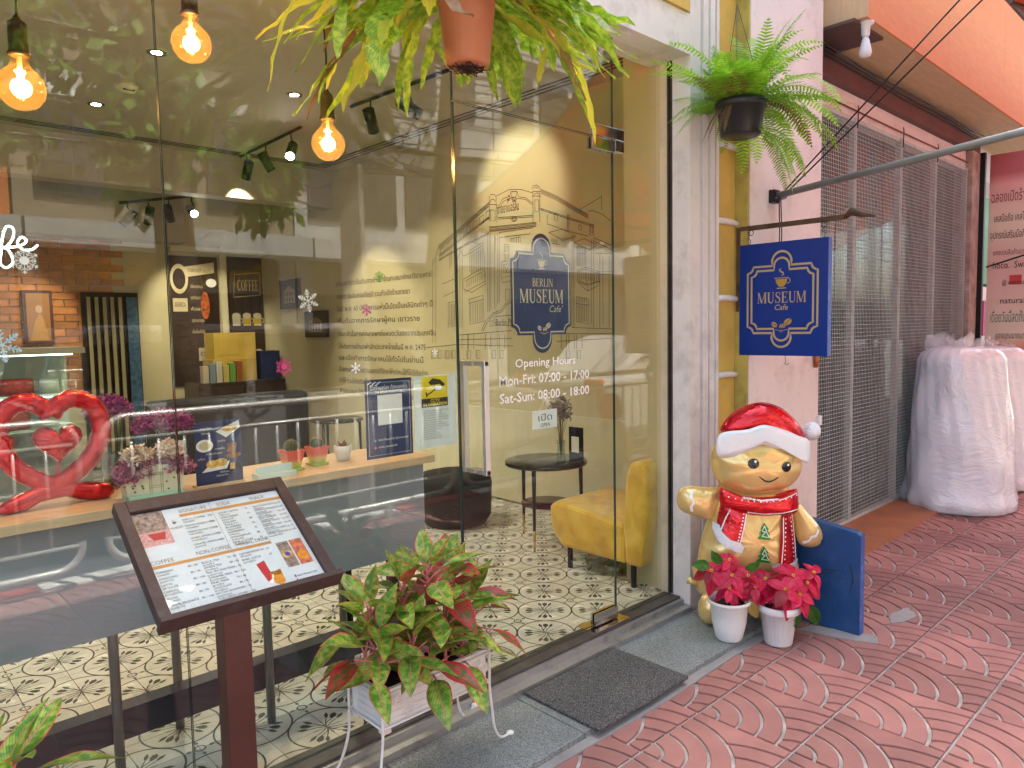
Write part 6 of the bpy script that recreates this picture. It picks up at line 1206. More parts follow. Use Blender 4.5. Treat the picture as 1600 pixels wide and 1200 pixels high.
track('black track light with three heads near the far wall corner', (2.97, 4.62, 3.14), (2.93, 3.35, 3.14), [(.12, (3.2, 6.2, 1.2), False, 25), (.45, (3.9, 3.9, 1.4), False, 30), (.85, (2.0, 2.4, 1.6), True, 0)])
track('black track light with two heads aimed at the mural drawing', (2.95, 2.62, 3.14), (3.02, 1.55, 3.14), [(.22, (3.99, 3.2, 1.5), False, 13), (.62, (3.99, 1.95, 2.6), False, 15)])
track('black track light with four heads beyond the ceiling beam at left', (2.15, 5.5, 2.75), (2.9, 5.5, 2.9), [(.1, (1.2, 6.4, 1.2), False, 30), (.35, (2.3, 6.4, 1.0), False, 0), (.6, (3.2, 6.4, 1.6), False, 25), (.9, (2.6, 3.2, 1.6), True, 0)])
def downlight(x, y, label, w):
    t = thing('downlight', label, 'ceiling light', (x, y, 3.15), 'round recessed downlights in the cafe ceiling'); MB().lathe([(.03, -.001), (.055, -.004), (.056, 0)], (x, y, 3.15), 24).build('trim', M_gedge, t); MB().lathe([(0, -.002), (.030, -.002)], (x, y, 3.1495), 20).build('lens', mat('downlight_lens', (1, 1, 1), emit=(1, .8, .5), estr=7., bump=0), t)
    if w: spot((x, y, 3.13), (x, y, 0), w, 120, (1, .88, .68), .04)
downlight(1.549, 3.758, 'recessed downlight beyond the smoke detector, the farthest one', 35); downlight(1.55, 2.457, 'recessed downlight nearest the glass beside the first seam', 35); downlight(2.524, 2.662, 'recessed downlight above the rightmost hanging bulb', 35); downlight(.2, 3.0, 'recessed downlight outside the view at left', 35)
tag(MB().lathe([(.07, 0), (.068, -.02), (.05, -.045), (.0, -.05)], (1.586, 3.167, 3.15), 24).box(1.55, 1.62, 3.12, 3.125, 3.10, 3.11, 1).build('smoke_detector', [M_cream, M_black], None, base=(1.586, 3.167, 3.15)), 'round cream smoke detector on the cafe ceiling', 'smoke detector')
# ------------------------------------------------------------------ things on the pavement
tag(MB().box(1.955, 2.53, -.532, -.142, .0285, .041).build('door_mat', M_matt, None, base=(2.24, -.33, .028), bevel=.003), 'dark grey speckled door mat on the granite step before the door', 'door mat')
def leaf_mesh(name, L, W, fold, droop, mat_, nv=8, nu=4, seed=0, wav=.04, tip=1.6, widest=.42):
    r_ = random.Random(seed); vs, fs, uv = [], [], []; ph = r_.uniform(0, 6)
    for i in range(nv + 1):
        v = i / nv; w = W / 2 * (math.sin(PI * v ** (math.log(.5) / math.log(widest)))) ** .85 if 0 < v < 1 else 0.0004
        w *= (1 - .15 * v ** tip); y = L * v; z = -droop * L * v * v
        for j in range(nu + 1):
            u = -1 + 2 * j / nu; vs.append((u * w, y, z + fold * abs(u) * w + wav * W * math.sin(v * 9 + ph + u * 2) * abs(u))); uv.append(((u + 1) / 2, v))
    for i in range(nv):
        for j in range(nu): a = i * (nu + 1) + j; fs.append((a, a + 1, a + nu + 2, a + nu + 1))
    m = MB(); m.add(vs, fs, 0, True); m.uv = uv; return m
def orient(p, d, up=(0, 0, 1), s=1., roll=0.):
    d = Vector(d).normalized(); n = Vector(up); n = (n - d * n.dot(d)); n = n.normalized() if n.length > 1e-4 else d.orthogonal().normalized(); x = d.cross(n); M = Matrix((x, d, n)).transposed().to_4x4(); M = M @ Matrix.Rotation(roll, 4, 'Y') @ Matrix.Scale(s, 4); M.translation = Vector(p); return M
M_agl = leaf_mat('aglaonema_leaf', (.12, .33, .03), (.80, .10, .12), (.62, .26, .16), (.44, .60, .10), trans=.3, rough=.3, edgew=.84)
M_aglr = leaf_mat('aglaonema_red_leaf', (.14, .16, .03), (.65, .04, .06), (.55, .08, .10), (.55, .10, .08), trans=.35, rough=.3, edgew=.6)
M_petiole = mat('pink_petiole', (.62, .20, .20), rough=.4, bump=0)
_al = [leaf_mesh('leaf', .158, .074, .30, .12 + .06 * (k % 3), None, seed=k) for k in range(5)]
def aglaonema(root, stems, seed):
    r_ = random.Random(seed); base = root.location
    protos = []
    for (sx, sy, sz, nl, sc_) in stems:
        pt = MB(); top = Vector((sx, sy, sz))
        pt.tube([(sx, sy, sz - .16), (sx, sy, sz - .05), top], [.006, .006, .004], 6)
        for k in range(nl):
            a = k * 2.39996 + r_.uniform(-.3, .3); f = k / max(1, nl - 1); e = R(78 - 72 * f ** .8 + r_.uniform(-10, 10)); dr_ = Vector((math.cos(a) * math.cos(e), math.sin(a) * math.cos(e), math.sin(e)))
            b0 = top - Vector((0, 0, .075 * f + .01)); pl = (.045 + .035 * f) * sc_; b1 = b0 + dr_ * pl; pt.tube([b0, (b0 + b1) / 2 + Vector((0, 0, .004)), b1], [.0045, .0035, .0025], 5)
            e2 = e - R(6 + 28 * f + r_.uniform(-8, 18)); ld = Vector((math.cos(a) * math.cos(e2), math.sin(a) * math.cos(e2), math.sin(e2)))
            M = orient(b1 - base, ld, (-math.cos(a) * .2, -math.sin(a) * .2, 1), sc_ * r_.uniform(.78, 1.12) * (.75 if f < .12 else 1), r_.uniform(-.5, .5))
            red = r_.random() < .11; key = (k % 5, red)
            if key not in AG: AG[key] = _al[k % 5].build('leaf', M_aglr if red else M_agl, root, uv=_al[k % 5].uv, base=(0, 0, 0)); o = AG[key]; o.matrix_local = M
            else: link_copy(AG[key], root, M)
        pt.build('stem', M_petiole, root)
AG = {}
pbx = thing('planter_box', 'white plastic planter box with plank lines on the wire stand', 'planter', (1.37, -.26, .285))
X0, X1, Y0, Y1, Z0, Z1 = 1.160, 1.575, -.352, -.175, .285, .402
b = MB(); fr = Frame((X0, Y0, Z0), (1, 0, 0), (0, 0, 1)); W_, H_ = X1 - X0, Z1 - Z0
b.box(X0 + .004, X1 - .004, Y0 + .004, Y0 + .008, Z0, Z1).box(X0 + .004, X1 - .004, Y1 - .008, Y1 - .004, Z0, Z1).box(X0 + .004, X0 + .008, Y0 + .0081, Y1 - .0081, Z0, Z1).box(X1 - .008, X1 - .004, Y0 + .0081, Y1 - .0081, Z0, Z1).box(X0 + .0081, X1 - .0081, Y0 + .0081, Y1 - .0081, Z0, Z0 + .006)
b.build('box', M_whitepl, pbx)
for k in range(5):
    z = Z0 + .006 + k * .0225; MB().box(X0 + .03, X1 - .03, Y0 + .001, Y0 + .0039, z, z + .0205).build('plank', M_whitepl, pbx, bevel=.0008); MB().box(X0 + .001, X0 + .0039, Y0 + .03, Y1 - .03, z, z + .0205).build('plank', M_whitepl, pbx, bevel=.0008)
for (x, y) in ((X0, Y0), (X1 - .03, Y0), (X0, Y1 - .03), (X1 - .03, Y1 - .03)): MB().box(x, x + .029, y, y + .029, Z0 - .014, Z1 - .002).build('corner_post', M_whitepl, pbx, bevel=.002)
MB().box(X0 - .004, X1 + .004, Y0 - .004, Y0 + .010, Z1 + .0002, Z1 + .009).box(X0 - .004, X1 + .004, Y1 - .010, Y1 + .004, Z1 + .0002, Z1 + .009).box(X0 - .004, X0 + .010, Y0 + .0101, Y1 - .0101, Z1 + .0002, Z1 + .009).box(X1 - .010, X1 + .004, Y0 + .0101, Y1 - .0101, Z1 + .0002, Z1 + .009).build('rim', M_whitepl, pbx, bevel=.001)
MB().box(X0 + .009, X1 - .009, Y0 + .009, Y1 - .009, Z0 + .02, Z1 - .016).build('soil', M_soil, pbx)
ag = thing('aglaonema_plant', 'bushy plant with green leaves edged in red growing from the white planter box', 'plant', (1.37, -.26, .385))
r_ = random.Random(3)
aglaonema(ag, [(1.18, -.31, .55, 12, 1.1), (1.21, -.22, .61, 11, 1.05), (1.29, -.33, .52, 12, 1.1), (1.33, -.23, .65, 12, 1.05), (1.40, -.27, .71, 12, 1.), (1.42, -.33, .57, 12, 1.08), (1.50, -.24, .66, 12, 1.05), (1.54, -.31, .56, 12, 1.05), (1.55, -.22, .60, 10, 1.), (1.35, -.35, .47, 9, 1.), (1.17, -.25, .50, 9, 1.), (1.48, -.34, .48, 8, .95)], 5)
# wire stand
ws = thing('planter_stand', 'white scrolled wire stand holding the planter box above the step', 'stand', (1.37, -.26, 0))
M_wire = mat('white_wire', (.80, .80, .78), rough=.35, var=.04, bump=0)
def wire(pts, r=.0042, nm='wire'): return MB().tube(curve(pts, 6), r, 8).build(nm, M_wire, ws)
E_ = .008
for nm, z in (('upper_ring', .398), ('lower_ring', .296)):
    MB().tube([(X0 - E_, Y0 - E_, z), (X1 + E_, Y0 - E_, z)], .0038).tube([(X1 + E_, Y0 - E_, z), (X1 + E_, Y1 + E_, z)], .0038).tube([(X1 + E_, Y1 + E_, z), (X0 - E_, Y1 + E_, z)], .0038).tube([(X0 - E_, Y1 + E_, z), (X0 - E_, Y0 - E_, z)], .0038).build(nm, M_wire, ws)
for (x, y, fx, fy, gz) in ((X1 + E_, Y0 - E_, 1.728, -.300, .03), (X1 + E_, Y1 + E_, 1.735, -.095, .055), (X0 - E_, Y0 - E_, 1.03, -.43, .03), (X0 - E_, Y1 + E_, 1.03, -.115, .055)):
    sx = 1 if fx > x else -1
    l = wire([(x, y, .415), (x, y, .34), (x, y, .27), (x + sx * .008, y, .20), (x + sx * .035, y + (fy - y) * .3, .11), (x + sx * .085, y + (fy - y) * .7, .045), (fx, fy, gz)], .0046, 'leg')
    MB().lathe([(.0, 0), (.014, 0), (.014, .006), (.004, .009)], (fx, fy, gz - .003), 14).build('foot_pad', M_wire, l, base=ws.location)
yq = Y0 - E_ - .002
def scroll(cx, cz, s, flip): return [(cx + flip * s * r * math.cos(R(a)), yq, cz + s * r * math.sin(R(a))) for a, r in ((-90, 1), (-30, 1), (30, .95), (90, .9), (150, .8), (210, .7), (270, .55), (330, .42), (30 + 360, .3), (90 + 360, .2))]
for cx, cz, s, fl in ((1.215, .372, .022, 1), (1.25, .326, .022, -1), (1.545, .352, .024, 1), (1.51, .352, .0, 1)):
    if s: wire(scroll(cx, cz, s, fl), .0022, 'scroll')
wire([(1.37, yq, .300), (1.37, yq, .33), (1.345, yq, .365), (1.345, yq, .388), (1.360, yq, .392), (1.368, yq, .378), (1.358, yq, .366)], .0022, 'scroll'); wire([(1.37, yq, .33), (1.395, yq, .365), (1.395, yq, .388), (1.380, yq, .392), (1.372, yq, .378), (1.382, yq, .366)], .0022, 'scroll')
# second planter at the lower left corner
pb2 = thing('planter_box', 'white planter box low at the left edge in front of the counter', 'planter', (.10, -.37, .0))
MB().box(-.15, .26, -.46, -.29, .10, .30).build('box', M_whitepl, pb2, bevel=.004); MB().box(-.14, .25, -.45, -.30, .29, .302).build('soil', M_soil, pb2)
for x, y in ((-.14, -.45), (.24, -.45), (-.14, -.30), (.24, -.30)): MB().tube([(x, y, .10), (x, y, .0)], .008).build('leg', M_whitepl, pb2)
ag2 = thing('aglaonema_plant', 'red edged leafy plant just entering the lower left corner', 'plant', (.10, -.37, .29)); AG = {}
aglaonema(ag2, [(.20, -.40, .58, 11, 1.), (.10, -.36, .60, 10, 1.), (.23, -.33, .57, 10, 1.), (.0, -.38, .52, 9, 1.)], 8)
# ---- menu board
mb_ = thing('menu_stand', 'dark wooden lectern with a drinks menu under clear film beside the window', 'menu stand', (.73, -.33, 0))
v_ = Vector((0, .315, .213)).normalized(); fm = Frame((.505, -.487, .858), (1, 0, 0), v_); Wm, Hm = .445, .380
def fbox(fr, x0, x1, y0, y1, d0, d1, nm, m, par, bev=0.): q = MB(); q.prism(fr, [(x0, y0), (x1, y0), (x1, y1), (x0, y1)], d0, d1); return q.build(nm, m, par, bevel=bev)
fbox(fm, .0, Wm, .0, Hm, -.022, -.004, 'backing_board', M_darkwood, mb_, .001)
fbox(fm, 0, .028, .0, Hm, -.0038, .010, 'frame_rail', M_darkwood, mb_, .002); fbox(fm, Wm - .028, Wm, .0, Hm, -.0038, .010, 'frame_rail', M_darkwood, mb_, .002)
fbox(fm, .0282, Wm - .0282, Hm - .040, Hm, -.0038, .010, 'frame_rail', M_darkwood, mb_, .002); fbox(fm, -.004, Wm + .004, -.016, .0, -.022, .026, 'ledge', M_darkwood, mb_, .002)
fbox(fm, .030, Wm - .030, .002, Hm - .042, -.0038, -.001, 'menu_paper', M_paper, mb_)
pw, ph_ = Wm - .060, Hm - .044; fp = Frame(fm.p(.030, Hm - .042), (1, 0, 0), v_)
def U(u): return u * pw
def Vv(v): return -v * ph_
q = MB(); M_obar = mat('orange_bar', (.62, .30, .09), bump=0)
def rect(u0, u1, v0, v1, d=-.0006, m=0): q.add([fp.p(U(a), Vv(b_), d) for a, b_ in ((u0, v1), (u1, v1), (u1, v0), (u0, v0))], [(0, 1, 2, 3)], m)
rect(.285, 1., .075, .105, m=0); rect(.0, .77, .525, .553, m=0); rect(.497, .501, 0, 1, m=5)
for s_, u, v, w in (('SIGNATURE', .29, .06, .165), ('SODA', .545, .06, .085), ('SNACK', .78, .06, .10), ('COFFEE', .0, .51, .125), ('NON-COFFEE', .28, .505, .195), ('HERBAL DRINK', .545, .505, .20)): q.text(fp, s_, U(u), Vv(v + .003), .0125, d=-.0005, m=1, w=U(w * 1.12))
names = ['DIRTY COFFEE', 'MUSEUM ORANGE COFFEE', 'MUSEUM COCONUT COFFEE', 'HONEY LEMON COFFEE', 'CARAMEL AMERICANO']; th = ['เดอร์ตี้', 'กาแฟส้ม', 'กาแฟมะพร้าวน้ำหอม', 'กาแฟน้ำผึ้งมะนาว', 'คาราเมลอเมริกาโน่']
def col(u, v0, items, thai, dv, w, price, pu):
    for k, s_ in enumerate(items):
        q.text(fp, s_, U(u), Vv(v0 + dv * k + .018), .0062, d=-.0005, m=2, w=U(min(w, .0125 * len(s_)))); q.text(fp, thai[k % len(thai)], U(u), Vv(v0 + dv * k + .043), .0058, d=-.0005, m=2, w=U(min(w, .07 + .01 * (k % 4)))); q.text(fp, price[k % len(price)], U(pu), Vv(v0 + dv * k + .018), .006, d=-.0005, m=2)
col(.29, .13, names, th, .066, .19, ['120', '120', '130', '120', '120'], .46)
col(.53, .13, ['HONEY LEMON', 'STRAWBERRY', 'ITALIAN', 'BLUEBERRY', 'RASPBERRY', 'PASSIONFRUIT', 'PINK LYCHEE'], ['น้ำผึ้งมะนาว', 'สตรอเบอร์รี่', 'โซดา', 'บลูเบอร์รี่'], .054, .14, ['75', '75', '80'], .715)
col(.775, .13, ['HALF BOILED EGGS', 'SHRIMP DUMPLINGS', 'CROISSANT', 'HAM CHEESE', 'GRAND PLATE', 'ORANGE CAKE', 'CHOCOLATE CAKE', 'CARAMEL CORNFLAKE'], ['ไข่ลวก', 'ขนมจีบกุ้ง', 'เค้กส้ม'], .045, .15, ['Set 95', 'Set 85'], .93)
col(.01, .58, ['ESPRESSO', 'AMERICANO', 'LATTE', 'CAPPUCCINO', 'MOCHA', 'CARAMEL MACCHIATO'], ['เอสเพรสโซ่', 'อเมริกาโน่', 'ลาเต้', 'คาปูชิโน่'], .06, .17, ['80 / 85', '80 / 95', '85 / 100'], .20)
col(.285, .58, ['BLACK TEA', 'GREEN TEA', 'MILK TEA (THAI TEA)', 'CARAMEL MILK', 'PINK MILK', 'CHOCOLATE', 'MATCHA UENOMIYA', 'YUZU LEMON SODA'], ['ชาดำ', 'ชาเขียว', 'นมคาราเมล', 'ช็อกโกแลต'], .05, .17, ['75 / 85', '80 / 95', '70 / 75', '95 / 120'], .45)
col(.53, .58, ['CHRYSANTHEMUM TEA', 'BAEL JUICE'], ['เก๊กฮวย', 'มะตูม'], .06, .17, ['65', '65'], .715)
for k in range(10): q.text(fp, '', 0, 0, .01)
rect(.0, .19, .0, .34, m=3); rect(.0, .19, .20, .34, -.0004, 4)
q.prism(fp, [(U(.05), Vv(.22)), (U(.16), Vv(.22)), (U(.145), Vv(.29)), (U(.075), Vv(.29))], -.0004, -.0001, 6); rect(.79, .875, .56, .82, m=3); rect(.885, .975, .56, .82, m=7)
q.prism(fp, [(U(.832) + .014 * math.cos(a), Vv(.69) + .014 * math.sin(a)) for a in [i * .5 for i in range(12)]], -.0004, -.0001, 8); q.prism(fp, [(U(.93) + .014 * math.cos(a), Vv(.73) + .016 * math.sin(a)) for a in [i * .5 for i in range(12)]], -.0004, -.0001, 9); q.prism(fp, [(U(.832) + .007 * math.cos(a), Vv(.69) + .007 * math.sin(a)) for a in [i * .5 for i in range(12)]], -.0001, .0, 10)
q.prism(fp, [(U(.60), Vv(.72)), (U(.66), Vv(.70)), (U(.665), Vv(.88)), (U(.62), Vv(.90))], -.0006, -.0003, 6); q.prism(fp, [(U(.655), Vv(.83)), (U(.735), Vv(.81)), (U(.73), Vv(.93)), (U(.70), Vv(.96)), (U(.66), Vv(.93))], -.0004, -.0001, 9); rect(.66, .73, .82, .86, -.0001, 11)
fc = Frame(fp.p(U(.235), Vv(.15)), (1, 0, 0), v_); cup(q, fc, 0, 0, .012, 1, 1, -.0005); q.text(fp, 'MUSEUM', U(.195), Vv(.215), .008, d=-.0005, m=1, w=U(.08))
for x, z in ((.02, .93), (.05, .90), (.09, .88), (.14, .90), (.18, .94)): q.ribbon(fp, [(U(x), Vv(z)), (U(x + .035), Vv(z - .02)), (U(x + .035), Vv(.985)), (U(x), Vv(.985))], .0006, -.0005, 5, closed=True)
rect(.80, .81, .90, .925, m=10); rect(.80, .81, .94, .965, m=6); q.text(fp, 'Berlin Museum Cafe', U(.82), Vv(.922), .006, d=-.0005, m=2, w=U(.14)); q.text(fp, 'berlinmuseum', U(.82), Vv(.962), .006, d=-.0005, m=2, w=U(.1))
M_photo = mat('photo_print_a', (.30, .22, .18), var=.7, vscale=90, bump=0)
q.build('menu_print', [M_obar, mat('taupe_print', (.20, .15, .10), bump=0), M_ink, M_photo, mat('pink_cloth_print', (.65, .35, .32), var=.3, vscale=150, bump=0), mat('fold_shadow_line', (.45, .46, .42), bump=0), mat('red_drink', (.55, .02, .03), bump=0), mat('photo_print_b', (.6, .16, .08), var=.5, vscale=90, bump=0), M_food1, mat('orange_drink', (.8, .30, .02), var=.3, vscale=60, bump=0), mat('blue_print', (.04, .06, .5), bump=0), mat('dark_drink', (.08, .01, .03), bump=0)], mb_)
q = MB(); pane(q, 0, 1, 0, 1); q = MB(); q.prism(fm, [(.029, .001), (Wm - .029, .001), (Wm - .029, Hm - .041), (.029, Hm - .041)], .0012, .0022); q.build('clear_film', glass_mat('clear_film', (.97, .98, .98), .04), mb_)
MB().box(.700, .772, -.345, -.285, .014, .93).build('post', M_brownpaint, mb_, bevel=.002)
MB().box(.58, .90, -.43, -.20, .0, .014).build('base_plate', M_brownpaint, mb_, bevel=.002)
fbox(fm, .15, .30, .06, .22, -.055, -.0225, 'bracket', M_brownpaint, mb_, .002)
# ---- hanging ferns
M_fern1 = leaf_mat('strap_fern', (.20, .38, .02), (.30, .48, .03), (.36, .50, .07), (.50, .64, .05), trans=.45, rough=.4, edgew=.9)
M_fern1y = leaf_mat('strap_fern_yellow', (.70, .66, .06), (.55, .38, .04), (.6, .55, .08), (.58, .62, .05), trans=.5, rough=.45, edgew=.9)
M_frb = leaf_mat('dry_frond', (.22, .10, .04), (.20, .09, .04), (.2, .1, .05), (.30, .16, .06), trans=.3)
f1 = thing('hanging_strap_fern', 'large hanging fern with long yellow green strap fronds in a terracotta pot', 'hanging plant', (1.43, -.50, 2.26))
MB().lathe([(.0, 2.262), (.052, 2.262), (.060, 2.262), (.064, 2.275), (.086, 2.47), (.092, 2.47), (.093, 2.50), (.086, 2.50), (.080, 2.47)], (1.43, -.50, 0), 48, ripple=lambda q_, z: .012 * math.cos(20 * q_)).build('pot', M_terra, f1)
rb = MB(); r_ = random.Random(2)
for k in range(60): a = r_.uniform(0, 6.28); rr_ = r_.uniform(0, .05); p = Vector((1.43 + rr_ * math.cos(a), -.5 + rr_ * math.sin(a), 2.262)); rb.tube([p, p + Vector((r_.uniform(-.02, .02), r_.uniform(-.02, .02), -r_.uniform(.004, .02))), p + Vector((r_.uniform(-.03, .03), r_.uniform(-.03, .03), -r_.uniform(0, .015)))], .0016, 4)
rb.build('root_tangle', mat('dark_roots', (.035, .015, .01), bump=0), f1)
for k in range(3): a = R(k * 120 + 30); MB().tube([(1.43 + .088 * math.cos(a), -.5 + .088 * math.sin(a), 2.49), (1.43, -.5, 2.95)], .0015, 5).build('hanger_wire', M_black, f1)
MB().tube([(1.43, -.5, 2.94), (1.43, -.13, 3.02)], .006).build('hanger_bracket', M_black, f1)
def strap(p0, az, el, L, W, grav, lob, m, nm, root, rr_, side=0.):
    pts = []; p = Vector(p0); d_ = Vector((math.cos(az) * math.cos(el), math.sin(az) * math.cos(el), math.sin(el))); n = 16; s = L / n
    for i in range(n + 1):
        pts.append(p.copy()); p = p + d_ * s; d_ = (d_ + Vector((0, 0, -grav * s)) + Vector((-math.sin(az), math.cos(az), 0)) * side * s).normalized()
    mb, uv = MB(), []; vs = []; fs = []; tw = rr_.uniform(-.5, .5); ph = rr_.uniform(0, 6)
    for i, q_ in enumerate(pts):
        t = i / n; tg_ = (pts[min(i + 1, n)] - pts[max(i - 1, 0)]).normalized(); sd = tg_.cross(Vector((0, 0, 1))); sd = sd.normalized() if sd.length > .15 else Vector((-math.sin(az), math.cos(az), 0)); nn = sd.cross(tg_); sd = sd * math.cos(tw * t) + nn * math.sin(tw * t)
        w = W / 2 * (.25 + .75 * min(1, t * 3.0)) * (1 if t < .72 else max(.02, 1 - (t - .72) / .28) ** .7)
        wl = w * (1 + lob * (.5 + .5 * math.sin(i * 2.1 + ph)) * (1 if t > .3 else 0)); wr = w * (1 + lob * (.5 + .5 * math.sin(i * 2.1 + ph + 2)) * (1 if t > .3 else 0)); wv = .18 * W * math.sin(i * 1.9 + ph)
        for k, (o_, u) in enumerate(((-wl, 0), (-wl * .5, .25), (0, .5), (wr * .5, .75), (wr, 1))): vs.append(q_ + sd * o_ + nn * (abs(o_) * .25 + wv * (abs(u - .5) * 2) ** 2)); uv.append((u, t * 3))
    for i in range(n):
        for k in range(4): a = i * 5 + k; fs.append((a, a + 1, a + 6, a + 5))
    mb.add(vs, fs, 0, True); return mb.build(nm, m, root, uv=uv), pts
r_ = random.Random(17); camdir = math.atan2(-2.18 + .5, -1.43)
for k in range(150):
    az = r_.uniform(0, 2 * PI); da = abs((az - camdir + PI) % (2 * PI) - PI); el = R(r_.uniform(-30, 50)); L = r_.uniform(.26, .56) * (1.12 if math.cos(az) < 0 else 1.)
    if da < .55: L *= .42; el = R(r_.uniform(20, 75))
    W = r_.uniform(.026, .050); y_ = r_.random()
    o, pts = strap((1.43 + .06 * math.cos(az), -.5 + .06 * math.sin(az), 2.49), az, el, L, W, r_.uniform(.6, 5.5) * r_.uniform(.3, 1), (.2 if y_ < .05 else r_.choice([.2, .5, 1.1])), M_frb if y_ < .05 else M_fern1y if y_ < .2 else M_fern1, 'frond', f1, r_, r_.uniform(-2.6, 2.6))
    if r_.random() < .62:
        i = r_.randint(5, 10); mbx = pts[i]
        for sg in (-1, 1):
            if r_.random() < .75: strap(mbx, az + sg * r_.uniform(.5, 1.1), R(r_.uniform(-45, 10)), L * r_.uniform(.25, .45), W * .8, 4., .2, M_fern1y if y_ < .2 else M_fern1, 'lobe', f1, r_)
for (tx_, ty_, tz_, L) in ((.95, -.62, 2.50, .3), (1.02, -.5, 2.45, .45), (1.86, -.45, 2.5, .42)):
    strap((tx_, ty_, tz_), math.pi if tx_ < 1.4 else 0, R(-35), L, .022, 4., .5, M_fern1y, 'frond', f1, r_)
# boston fern
M_bf = leaf_mat('boston_fern', (.20, .48, .02), (.24, .52, .03), (.28, .52, .04), (.42, .66, .05), trans=.45, rough=.45, edgew=.95)
f2 = thing('hanging_boston_fern', 'bright green Boston fern in a black plastic pot hanging by the pillar', 'hanging plant', (3.25, -.35, 2.38))
M_bpot = mat('black_pot', (.014, .015, .016), rough=.4, var=.2, bump=.05, dirt=(.08, .06, .05), dirtamt=.4)
MB().lathe([(.0, 2.385), (.085, 2.385), (.093, 2.39), (.108, 2.51), (.118, 2.51), (.120, 2.545), (.112, 2.545), (.105, 2.51), (.0, 2.51)], (3.25, -.35, 0), 40).build('pot', M_bpot, f2)
for k in range(3): a = R(k * 120 + 80); MB().tube([(3.25 + .115 * math.cos(a), -.35 + .115 * math.sin(a), 2.54), (3.25, -.33, 3.0)], .0015, 5).build('hanger_wire', M_black, f2)
def frond(p0, az, el, L, grav, m, root, rr_, pin=.060, npin=26, side=0.):
    p = Vector(p0); d_ = Vector((math.cos(az) * math.cos(el), math.sin(az) * math.cos(el), math.sin(el))); s = L / npin; mb = MB(); uv = []; pts = []
    for i in range(npin + 1):
        pts.append(p.copy()); p = p + d_ * s; d_ = (d_ + Vector((0, 0, -grav * s)) + Vector((-math.sin(az), math.cos(az), 0)) * side * s).normalized()
    for i in range(2, npin):
        t = i / npin; tg_ = (pts[i + 1] - pts[i - 1]).normalized(); sd = tg_.cross(Vector((0, 0, 1))); sd = sd.normalized() if sd.length > .1 else Vector((1, 0, 0)); nn = sd.cross(tg_)
        w = pin * math.sin(PI * min(1, (t * .92 + .10))) ** .6 * rr_.uniform(.85, 1.1)
        for sg in (-1, 1):
            dd = (sd * sg + tg_ * .28 - nn * rr_.uniform(.05, .25)).normalized(); q0 = pts[i]; h = s * .62
            mb.add([q0 - tg_ * h * .4, q0 + tg_ * h * .6, q0 + dd * w * .6 + tg_ * h * .55, q0 + dd * w, q0 + dd * w * .6 - tg_ * h * .30], [(0, 1, 2, 3, 4)], 0); uv.extend([(.4, 0), (.6, 0), (.75, .6), (.5, 1), (.3, .6)])
    k0 = len(mb.v); mb.tube(pts, [.0018 * (1 - .7 * i / npin) for i in range(npin + 1)], 4); uv.extend([(.5, .5)] * (len(mb.v) - k0)); return mb.build('frond', m, root, uv=uv)
r_ = random.Random(23)
for k in range(120):
    az = r_.uniform(0, 2 * PI); el = R(r_.choice([r_.uniform(0, 45), r_.uniform(40, 85)])); L = r_.uniform(.30, .52)
    if math.sin(az) > .5: L *= .6
    if abs((az - math.atan2(-1.83, -3.25) + PI) % (2 * PI) - PI) < .7: L *= .5; el = R(r_.uniform(35, 80))
    frond((3.25 + .07 * math.cos(az), -.35 + .07 * math.sin(az), 2.54), az, el, L, r_.uniform(1.2, 6.), M_frb if r_.random() < .05 else M_bf, f2, r_, side=r_.uniform(-1.5, 1.5))
for k in range(7): a = R(-60 + r_.uniform(-50, 50)); frond((3.25 + .10 * math.cos(a), -.35 + .10 * math.sin(a), 2.40), a, R(r_.uniform(-40, 10)), r_.uniform(.22, .36), 6., M_bf, f2, r_)
for k in range(8): a = R(165 + r_.uniform(-35, 30)); frond((3.25 + .1 * math.cos(a), -.35 + .10 * math.sin(a), 2.52), a, R(-50), r_.uniform(.12, .2), 5., M_frb, f2, r_, pin=.014, npin=18)
# ---- gingerbread balloon
gb = thing('gingerbread_balloon', 'large golden foil gingerbread figure balloon with santa hat and red scarf', 'balloon', (3.27, -.42, .028))
K = .00110; gfr = Frame((3.27, -.42, .03), (.727, -.687, 0), (0, 0, 1)); gfr.n = Vector((-.687, -.727, 0))
def G(pts): return [((u - 395) * K, (1040 - v) * K) for u, v in pts]
M_foilgold = foil_mat('gold_foil', (.82, .58, .22), rough=.2, metal=.4, bump=.32); M_foilwhite = foil_mat('white_foil', (.72, .73, .76), rough=.28, metal=.2, bump=.3); M_foilgreen = foil_mat('green_foil', (.01, .26, .03), rough=.25, metal=.2, bump=.2)
M_fwhite = mat('foil_white_print', (.85, .85, .84), rough=.25, bump=0, coat=.4); M_fblack = mat('foil_black_print', (.008, .008, .008), rough=.12, bump=0, coat=.6)
def smooth(o, n=6):
    o2 = []
    m = len(o)
    for i in range(m):
        p0, p1, p2, p3 = o[i - 1], o[i], o[(i + 1) % m], o[(i + 2) % m]
        for k in range(n): t = k / n; o2.append(tuple(.5 * (2 * p1[j] + (p2[j] - p0[j]) * t + (2 * p0[j] - 5 * p1[j] + 4 * p2[j] - p3[j]) * t * t + (3 * p1[j] - p0[j] - 3 * p2[j] + p3[j]) * t ** 3) for j in (0, 1)))
    return o2
